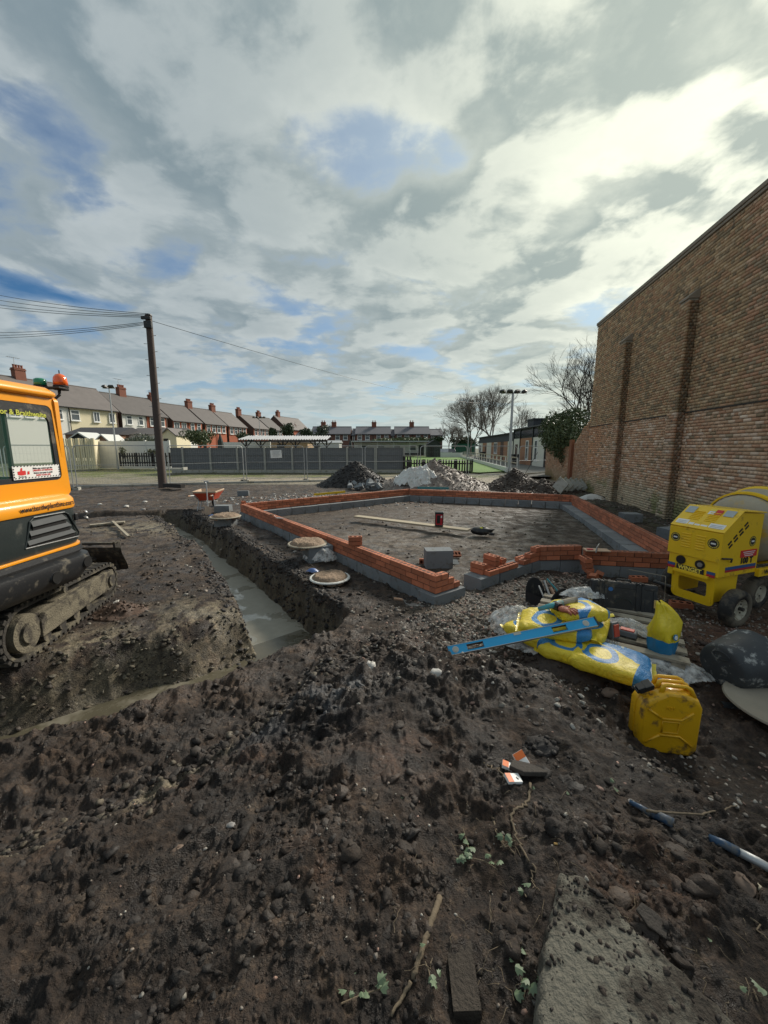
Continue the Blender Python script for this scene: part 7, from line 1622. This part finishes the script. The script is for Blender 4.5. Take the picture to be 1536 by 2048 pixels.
for y in (-.17, -.05, .05, .15): rows.append([(-.16, y, .13), (-.155, y, .0), (.155, y, .0), (.16, y, .13)])
b.sheet(rows); b.sheet([[(x*.96, y, z+.006) for x, y, z in r_] for r_ in rows][::-1]); b.build('side', 'canvas', tb)
b = MB(); b.tube([(.0+.018*math.cos(R(20*k)), -.245, .19+.018*math.sin(R(20*k))) for k in range(19)], .0035, 5); b.tube([(0, -.24, .17), (0, -.235, .13), (.018, -.228, .09)], .004, 5); b.tube([(0, -.235, .13), (-.018, -.228, .09)], .004, 5); b.build('ring', 'steel', tb)
b = MB(); b.tube([(-.04, -.10, .12), (.04, .08, .26)], .013, 7); b.tube([(-.08, -.05, .10), (-.02, .10, .20)], .010, 6); b.build('file', 'steel', tb); b = MB(); b.tube([(.05, -.10, .10), (.08, .02, .19)], [.02, .017], 8); b.build('hammer_handle', 'grip_wood', tb)
b = MB(); b.tube([(.15, -.1, .02), (.17, .0, .15), (.13, .12, .26)], .010, 6); b.build('strap', 'teal_paint', tb)
# jerry can
P = on(1331, 1500); jz = P.z-.012; jc = thing('jerry_can', 'dented yellow metal jerry can with black cap and triple handle, standing on the dark soil', 'jerry can', (P.x, P.y+.05, jz), R(-12)); jc.rotation_euler = (R(0), R(0), R(-9))
jw, jh, jd = .335, .415, .155
def jout(s_): w2 = jw/2-s_; return [(-w2+.035, s_), (w2-.03, s_), (w2, .035+s_), (w2+.003, jh-.09), (w2-.025, jh-.035-s_), (w2-.09, jh-.005-s_), (-w2+.125, jh-.0-s_), (-w2+.02, jh-.075-s_), (-w2, jh-.12), (-w2, .075+s_)]
rows = []
for y, s_ in ((-jd/2, .022), (-jd/2+.006, .006), (-jd/2+.022, 0), (-.007, 0), (-.004, .007), (.004, .007), (.007, 0), (jd/2-.022, 0), (jd/2-.006, .006), (jd/2, .022)): rows.append([(x, y, z) for x, z in jout(s_)])
b = MB(); b.sheet(rows, loop=True); k = 10; b.f += [tuple(range(k)), tuple(range(90, 100))[::-1]]; b.mi += [0, 0]
mat('jerry_yellow', (.74, .40, .008), .40, .10, scale=4, bump=.25, bscale=14, dirt=(.16, .085, .02), damt=.24, dscale=9, coat=.25, bdist=.015)
jb = b.build('body', 'jerry_yellow', jc, bevel=.010, segs=3, autos=50)
yf = -jd/2-.002
b = MB()
for pts in ([(-.13, .30), (-.05, .245)], [(-.05, .245), (.055, .245), (.115, .30)], [(-.13, .075), (-.055, .135)], [(-.055, .135), (.055, .135), (.13, .075)]): b.tube([(x, yf, z) for x, z in pts], .0075, 6)
b.tube([(x, yf, z) for x, z in ((-.045, .155), (.045, .155), (.045, .228), (-.045, .228), (-.045, .155))], .0055, 6); b.build('pressed_rib', 'jerry_yellow', jc, smooth=True)
for y in (-.048, 0, .048):
    b = MB(); b.tube([(-.055, y*.9, jh-.035), (-.048, y, jh+.028), (-.03, y, jh+.036), (.075, y, jh+.034), (.10, y, jh+.020), (.125, y*.9, jh-.03)], [.016, .013, .011, .011, .013, .016], 10); b.build('handle', 'jerry_yellow', jc, smooth=True)
b = MB(); b.tube([(-.125, -.0, jh-.06), (-.135, 0, jh-.02)], [.034, .032], 16); b.build('spout', 'jerry_yellow', jc); b = MB(); b.box((0, 0, 0), (.085, .062, .032), TR(-.135, -.01, jh-.012, 0, R(-28), 0)); b.box((0, 0, 0), (.05, .075, .018), TR(-.118, -.01, jh+.006, 0, R(-28), 0)); b.tube([(-.175, -.035, jh-.04), (-.175, .03, jh-.04)], .009, 8); b.build('cap', 'black', jc, bevel=.005)
text('lettering', 'N21', .028, 'jerry_yellow', jc, Matrix(((1, 0, 0, -.01), (0, 0, -1, yf), (0, 1, 0, .315), (0, 0, 0, 1))), .002, .0004)
# rubber bucket on its side
P = on(1440, 1395); mat('trug', (.042, .046, .050), .55, .35, scale=5, bump=.25, bscale=30, dirt=(.36, .36, .34), damt=.20, dscale=13)
tg = thing('rubber_bucket', 'black rubber bucket lying on its side, scuffed white, at the right edge', 'bucket', (P.x+.06, P.y+.10, P.z+.19)); tg.rotation_euler = (0, R(86), R(14))
b = MB(); b.lathe([(.001, .0), (.10, .0), (.150, .006), (.170, .02), (.178, .05), (.205, .20), (.222, .32), (.228, .325), (.228, .34), (.222, .345), (.214, .33), (.198, .20), (.165, .03), (.001, .02)], 40, close=False); b.build('tub', 'trug', tg, smooth=True)
for a in (90, 270):
    b = MB(); b.tube([(.22*math.cos(R(a+q))*(1+.22*math.sin(math.pi*k/6)), .22*math.sin(R(a+q))*(1+.22*math.sin(math.pi*k/6)), .33+.05*math.sin(math.pi*k/6)) for k, q in enumerate((-22, -16, -8, 0, 8, 16, 22))], .011, 7); b.build('handle', 'trug', tg, smooth=True)
b = MB(); b.tube([(.03*math.cos(R(15*k))-.10, .06*math.sin(R(15*k)), -.004) for k in range(25)], .004, 5); b.build('base_ring', 'trug', tg)
P = on(1535, 1440); T_ = thing('round_board', 'pale dusty round mixing board cut off by the right edge, below the rubber bucket', 'board', (P.x+.10, P.y+.03, P.z+.06), 0); T_.rotation_euler = (R(3), R(4), 0); b = MB(); b.lathe([(.30, 0), (.31, .008), (.305, .02)], 40); b.build('disc', mat('dusty_board', (.30, .26, .20), .8, .2, scale=5, bump=.3), T_)
P = on(1452, 1418); b = MB(); b.sheet([[(0, 0, 0), (.10, -.02, 0)], [(0, .0, .02), (.11, -.02, .015)], [(.0, .03, .035), (.12, .0, .028)], [(0, .045, .01), (.13, .02, .0)]]); o = b.build('rubber_scrap', 'trug', smooth=True); o.location = (P.x-.02, P.y, P.z+.01); tag(o, 'folded scrap of grey rubber in front of the bucket', 'scrap')

# ---------------- foreground: litter, roots, ivy, slab ----------------
P = on(1035, 1552); 
def packet(label, px, py, rz, tilt, m_='white_print', sx=.055, sy=.085):
    P = on(px, py); T_ = thing('cigarette_packet', label, 'cigarette packet', (P.x, P.y, P.z+.02), R(rz)); T_.rotation_euler = (tilt[0], tilt[1], R(rz)); b = MB(); b.box((0, 0, 0), (sx, sy, .014)); b.build('box', m_, T_, bevel=.002)
    b = MB(); b.box((0, sy*.30, .0076), (sx*.98, sy*.38, .001)); b.box((sx*.5, 0, 0), (.001, sy*.9, .010)); b.build('orange_print', mat('orange_print', (.70, .16, .03), .5, bump=0), T_)
packet('muddy white and orange cigarette packet tipped up behind the clod', 1044, 1530, 20, (R(35), R(-15)))
packet('white and red cigarette packet lying left of the clod', 1020, 1541, 70, (R(8), R(12)), sx=.05, sy=.075)
packet('crushed white cigarette packet under the front of the clod', 1026, 1565, 100, (R(10), R(-6)), sx=.045, sy=.07)
P = on(1050, 1553); b = MB(); b.prism([(-.08, -.02), (-.02, -.05), (.09, -.015), (.10, .0), (.03, .035), (-.05, .04)], 0, .022); o = b.build('slate_piece', mat('slate_mud', (.045, .037, .030), .8, .3, bump=.8, bscale=60), bevel=.005); o.location = (P.x, P.y, P.z+.03); o.rotation_euler = (R(-12), R(6), R(-8)); tag(o, 'flat muddy slate lying on the cigarette packets', 'slate')
mat('root', (.15, .115, .075), .85, .3, bump=.5, bscale=90); mat('root_dark', (.07, .052, .036), .85, .3)
def root(label, pts, r0, r1, m_='root', name='root', cat='root', wig=.006, group=None, lift=.004):
    W = [on(px, py) for px, py in pts]; out = []; q = random.Random(len(pts)*7+int(pts[0][0])); o = W[0].copy()
    for i in range(len(W)-1):
        for k in range(6): p_ = W[i].lerp(W[i+1], k/6); p_ += Vector((q.gauss(0, wig), q.gauss(0, wig), lift+r0*.6)); out.append(p_-o)
    out.append(W[-1]-o+Vector((0, 0, lift))); n = len(out); b = MB(); b.tube(out, [r0+(r1-r0)*i/(n-1) for i in range(n)], 7); ob = b.build(name, m_, smooth=True); ob.location = o; return tag(ob, label, cat, group)
root('thick pale broken stick pointing away from the camera, foreground centre', [(878, 1800), (866, 1840), (850, 1885), (838, 1925), (826, 1960)], .011, .007, wig=.002, name='stick', cat='stick')
root('thin lower end of the foreground stick with peeled tip', [(822, 1965), (805, 2000), (782, 2035)], .006, .004, wig=.002, name='stick', cat='stick')
root('fine side twig forking left of the foreground stick', [(864, 1845), (845, 1850), (828, 1872)], .0025, .001, name='twig', cat='twig')
root('long root running down from the cigarette packets to the ivy', [(1060, 1568), (1060, 1605), (1030, 1622), (1024, 1650), (1040, 1695), (1058, 1725)], .006, .004)
root('root curling left of the packets', [(965, 1528), (992, 1540), (1012, 1560)], .005, .003)
root('pale roots knotted together left of the long root', [(985, 1640), (992, 1665), (1004, 1690)], .005, .003)
root('thin root looping up beside the knotted roots', [(1003, 1668), (1010, 1692), (1030, 1710)], .005, .003)
root('small root forking down to the ivy stems', [(1070, 1735), (1062, 1760), (1080, 1785)], .003, .0015)
root('long thin arching twig crossing over the blue pipe handle', [(1292, 1636), (1340, 1640), (1400, 1642), (1440, 1634), (1472, 1622)], .0055, .003, wig=.002, name='twig', cat='twig', lift=.03)
root('tangle of fine roots right of the litter', [(1235, 1684), (1270, 1692), (1310, 1692), (1340, 1704)], .003, .002, 'root_dark')
root('curved bone-white root beside the blue pipe at the right edge', [(1448, 1722), (1480, 1738), (1505, 1760), (1522, 1786)], .004, .010, mat('root_pale', (.42, .37, .27), .8), wig=.002)
root('small pale curled root near the slab, right foreground', [(1390, 1765), (1405, 1752), (1416, 1735)], .004, .003)
root('fine root at the far right edge low down', [(1495, 1830), (1520, 1860), (1535, 1885)], .003, .002)
root('orange cigarette end lying in the soil near the roots', [(1108, 1690), (1120, 1692)], .004, .004, mat('filter', (.60, .36, .12), .7), name='cigarette_end', cat='cigarette end', wig=0)
root('pale splinter sticking out near the big slab', [(1364, 1746), (1376, 1756)], .006, .002, 'root_pale', name='splinter', cat='splinter', wig=0)
q_ = random.Random(12)
b = MB()
for i in range(170):
    px, py = (q_.uniform(930, 1500), q_.uniform(1600, 2030)) if i < 120 else (q_.uniform(780, 1536), q_.uniform(1560, 2040)); P = on(px, py, 3); a = q_.random()*6.28; l_ = q_.uniform(.02, .09); pts = []
    for k in range(5): pts.append(P+Vector((math.cos(a)*l_*k/4+q_.gauss(0, .004), math.sin(a)*l_*k/4+q_.gauss(0, .004), .008+.012*math.sin(k))))
    b.tube(pts, [.0013, .0012, .001, .0009, .0006], 3, cap=False)
tag(b.build('rootlets', 'root'), kind='stuff')
# ivy sprigs
foliage_mat('ivy_leaf', (.055, .095, .055), (.17, .22, .12))
def ivy_leaf(s_):
    o_ = [(0, -.5), (.28, -.42), (.50, -.12), (.30, .0), (.36, .28), (.12, .22), (0, .55), (-.12, .22), (-.36, .28), (-.30, .0), (-.50, -.12), (-.28, -.42)]
    return [(x*s_, y*s_, .10*s_*math.cos(x*5)) for x, y in o_]
ivm = []
for s_ in (1.,):
    b = MB(); b.add(ivy_leaf(1.)+[(0, 0, .16)], [(i, (i+1) % 12, 12) for i in range(12)]); ivm = b.mesh('leaf', 'ivy_leaf')
def ivy(label, pts, leaves, seed):
    W = [on(*p_) for p_ in pts]; q = random.Random(seed); T_ = thing('ivy_sprig', label, 'ivy sprig', tuple(W[0]), 0); b = MB(); out = [w_-W[0]+Vector((0, 0, .012)) for w_ in W]; b.tube(out, .0022, 5); b.build('stem', 'root', T_)
    for i in range(leaves):
        k = q.random()*(len(out)-1); a = out[int(k)].lerp(out[min(int(k)+1, len(out)-1)], k-int(k)); s_ = q.uniform(.016, .034)
        link('leaf', ivm, T_, a+Vector((q.gauss(0, .014), q.gauss(0, .014), q.uniform(.004, .02))), (q.uniform(-.6, .6), q.uniform(-.6, .6), q.random()*6.28), (s_, s_, s_))
ivy('ivy sprig with several leaves left of the roots, foreground', [(910, 1722), (945, 1722), (970, 1728), (995, 1745)], 11, 1)
ivy('upright thin ivy stem above the leafy sprig', [(925, 1660), (933, 1685), (940, 1715)], 4, 2)
ivy('ivy leaves mixed with the knotted roots', [(1000, 1700), (1020, 1690), (1050, 1680)], 5, 3)
ivy('ivy sprig trailing in the bottom foreground left of the stick', [(680, 2015), (720, 1998), (760, 1985), (775, 1965)], 8, 4)
ivy('small ivy leaves on the lower stick', [(850, 1930), (858, 1950), (862, 1975)], 4, 5)
ivy('two-leaf ivy sprig left of the concrete slab edge', [(1040, 1960), (1050, 1985), (1045, 2010)], 4, 6)
ivy('ivy leaf cluster near the left edge of the slab', [(1075, 1975), (1068, 2000)], 3, 7)
ivy('single ivy leaves below the long root', [(1045, 1785), (1052, 1800)], 2, 8)
ivy('ivy sprig in the lower right corner', [(1505, 1985), (1515, 2010)], 3, 9)
ivy('pale torn leaf lying between packets and jerry can', [(1226, 1580), (1238, 1594)], 2, 10)
q_ = random.Random(77); lvs = []
for i in range(16):
    px, py = q_.uniform(640, 1500), q_.uniform(1560, 2030); P = on(px, py, 3); o = link('loose_leaf', ivm); s_ = q_.uniform(.012, .022); o.location = P+Vector((0, 0, .008)); o.scale = (s_,)*3; o.rotation_euler = (q_.uniform(-.5, .5), q_.uniform(-.5, .5), q_.random()*6)
    lvs.append(o)
for i, o in enumerate(sorted(lvs, key=lambda o: proj(o.location)[0])): tag(o, 'tiny fallen ivy leaf on dark soil, '+ORD[i]+' from the left among the scattered single leaves', 'leaf', 'single fallen leaves')
# concrete slab bottom right
mat('slab_old', (.155, .145, .115), .9, .35, scale=7, bump=1.0, bscale=45, dirt=(.040, .032, .024), damt=.42, dscale=7, bdist=.02)
edge = [on(1118, 1775), on(1160, 1762), on(1215, 1830), on(1290, 1905), on(1390, 2000), on(1500, 2120), on(1420, 2300), on(1060, 2300), on(1075, 2050), on(1085, 1930), on(1100, 1850)]
zc = sum(p_.z for p_ in edge[:5])/5+.022; cx_, cy_ = sum(p_.x for p_ in edge)/len(edge), sum(p_.y for p_ in edge)/len(edge)
rows = []; q_ = random.Random(3); el = []
for i in range(len(edge)):
    a, c = edge[i], edge[(i+1) % len(edge)]
    for k in range(6): p_ = a.lerp(c, k/6); el.append((p_.x+q_.gauss(0, .004), p_.y+q_.gauss(0, .004)))
b = MB()
for sc_k, z in ((1.04, -.06), (1.02, .010), (.985, .030), (.955, .036), (.92, .040), (.86, .041), (.78, .042), (.68, .043), (.55, .044), (.4, .045), (.25, .045), (.1, .046), (.001, .046)):
    rows.append([((x-cx_)*sc_k, (y-cy_)*sc_k, z+.012*sc_k*(fbm(np.array([x*14.]), np.array([y*14.]), 4)[0]-.5)) for x, y in el])
b.sheet(rows, loop=True); o = b.build('concrete_slab', 'slab_old', autos=60); o.location = (cx_, cy_, zc-.004); tag(o, 'broken old concrete slab with pale crumbling left edge, bottom right of the foreground', 'concrete slab')
def slabclods():
    q = np.random.default_rng(9); n = 1100; t_ = q.random(n); x = cx_+q.normal(.03, .14, n); y = cy_+q.normal(.10, .16, n); e = np.array(el); ok = inside(x, y, [tuple(v) for v in el]); x, y = x[ok], y[ok]
    s_ = .004+.026*q.random(len(x))**4; P_ = np.stack([x, y, np.full(len(x), zc+.038)], -1); bv, bf = rockshape(77, 6, 4); Vp, Fp = many(bv, bf, xf(P_, s_[:, None]*np.array([[1, 1, .7]])))
    tag(link('soil_clods', np_mesh('soil_clods', Vp, Fp, ['clod'], False, np.repeat(np.array([SOIL])*(.6+.9*q.random((len(x), 1))), len(bv), 0))), kind='stuff')
slabclods()
scatter('slab_chips', '', '', 'stone', 260, lambda q, n: (lambda t_, j: ((lambda A2, B2: (A2[0]+(B2[0]-A2[0])*t_+j, A2[1]+(B2[1]-A2[1])*t_))((edge[0].x+.012, edge[0].y), (edge[8].x+.015, edge[8].y))))(q.random(n), q.normal(0, .012, n)), lambda q, n, x, y: .006+.018*q.random(n)**2, 131, None, lambda q, x, y: np.array([(.34, .33, .29)])*(.4+.7*q.random((len(x), 1))), -1.2)
P = on(1300, 1855); b = MB(); b.prism([(-.04, -.014), (.0, -.03), (.045, -.02), (.04, .012), (.01, .028), (-.035, .02)], 0, .009); o = b.build('stone_chip', 'slate_mud', bevel=.003); o.location = (P.x, P.y, P.z+.03); o.rotation_euler = (.1, .15, R(-50)); tag(o, 'flat muddy chip lying on the right edge of the concrete slab', 'stone')
# half-buried old brick at bottom centre
P = on(928, 1960); o = link('old_brick', BR['plain']); o.data = BR['plain'].copy(); o.data.materials.clear(); o.data.materials.append(mat('muddy_brick', (.055, .044, .034), .9, .4, scale=20, bump=1.0, bscale=60, dirt=(.16, .15, .12), damt=.15)); o.location = (P.x, P.y, P.z-.02); o.rotation_euler = (R(-6), R(2), R(88)); o.scale = (.75, .75, .7); tag(o, 'mud-caked old brick half buried at the bottom centre', 'brick')
# blue handle parts at the right
mat('pipe_blue', (.020, .055, .11), .4, .3, dirt=(.14, .13, .11), damt=.25, dscale=12)
def rod(name, label, cat, parts, wet=.02):
    p0 = on(*parts[0][0]); T_ = thing(name, label, cat, tuple(p0))
    for (a, c, r0, r1, nm, m_) in parts: A1, C1 = on(*a)-p0, on(*c)-p0; b = MB(); b.tube([A1+Vector((0, 0, wet)), A1.lerp(C1, .5)+Vector((0, 0, wet+.004)), C1+Vector((0, 0, wet))], [r0, (r0+r1)/2, r1], 10); b.build(nm, m_, T_, smooth=True)
    return T_
rod('digging_bar', 'dark blue tool handle with open ring end, half buried left of the arching twig', 'tool handle', [((1258, 1612), (1300, 1636), .009, .014, 'neck', 'pipe_blue'), ((1298, 1634), (1345, 1655), .016, .020, 'grip', 'pipe_blue')]).name
P = on(1262, 1612); b = MB(); b.tube([(.011*math.cos(R(20*k)), .011*math.sin(R(20*k)), 0) for k in range(19)], .004, 6); o = b.build('ring_end', 'dark_metal'); o.location = P+Vector((0, 0, .02)); tag(o, 'steel ring at the end of the half-buried blue handle', 'ring')
rod('digging_bar', 'blue and bare metal tool shaft running off the right edge', 'tool handle', [((1418, 1686), (1474, 1712), .015, .017, 'blue_sleeve', 'pipe_blue'), ((1474, 1712), (1560, 1760), .015, .016, 'metal_shaft', 'galvanised')])
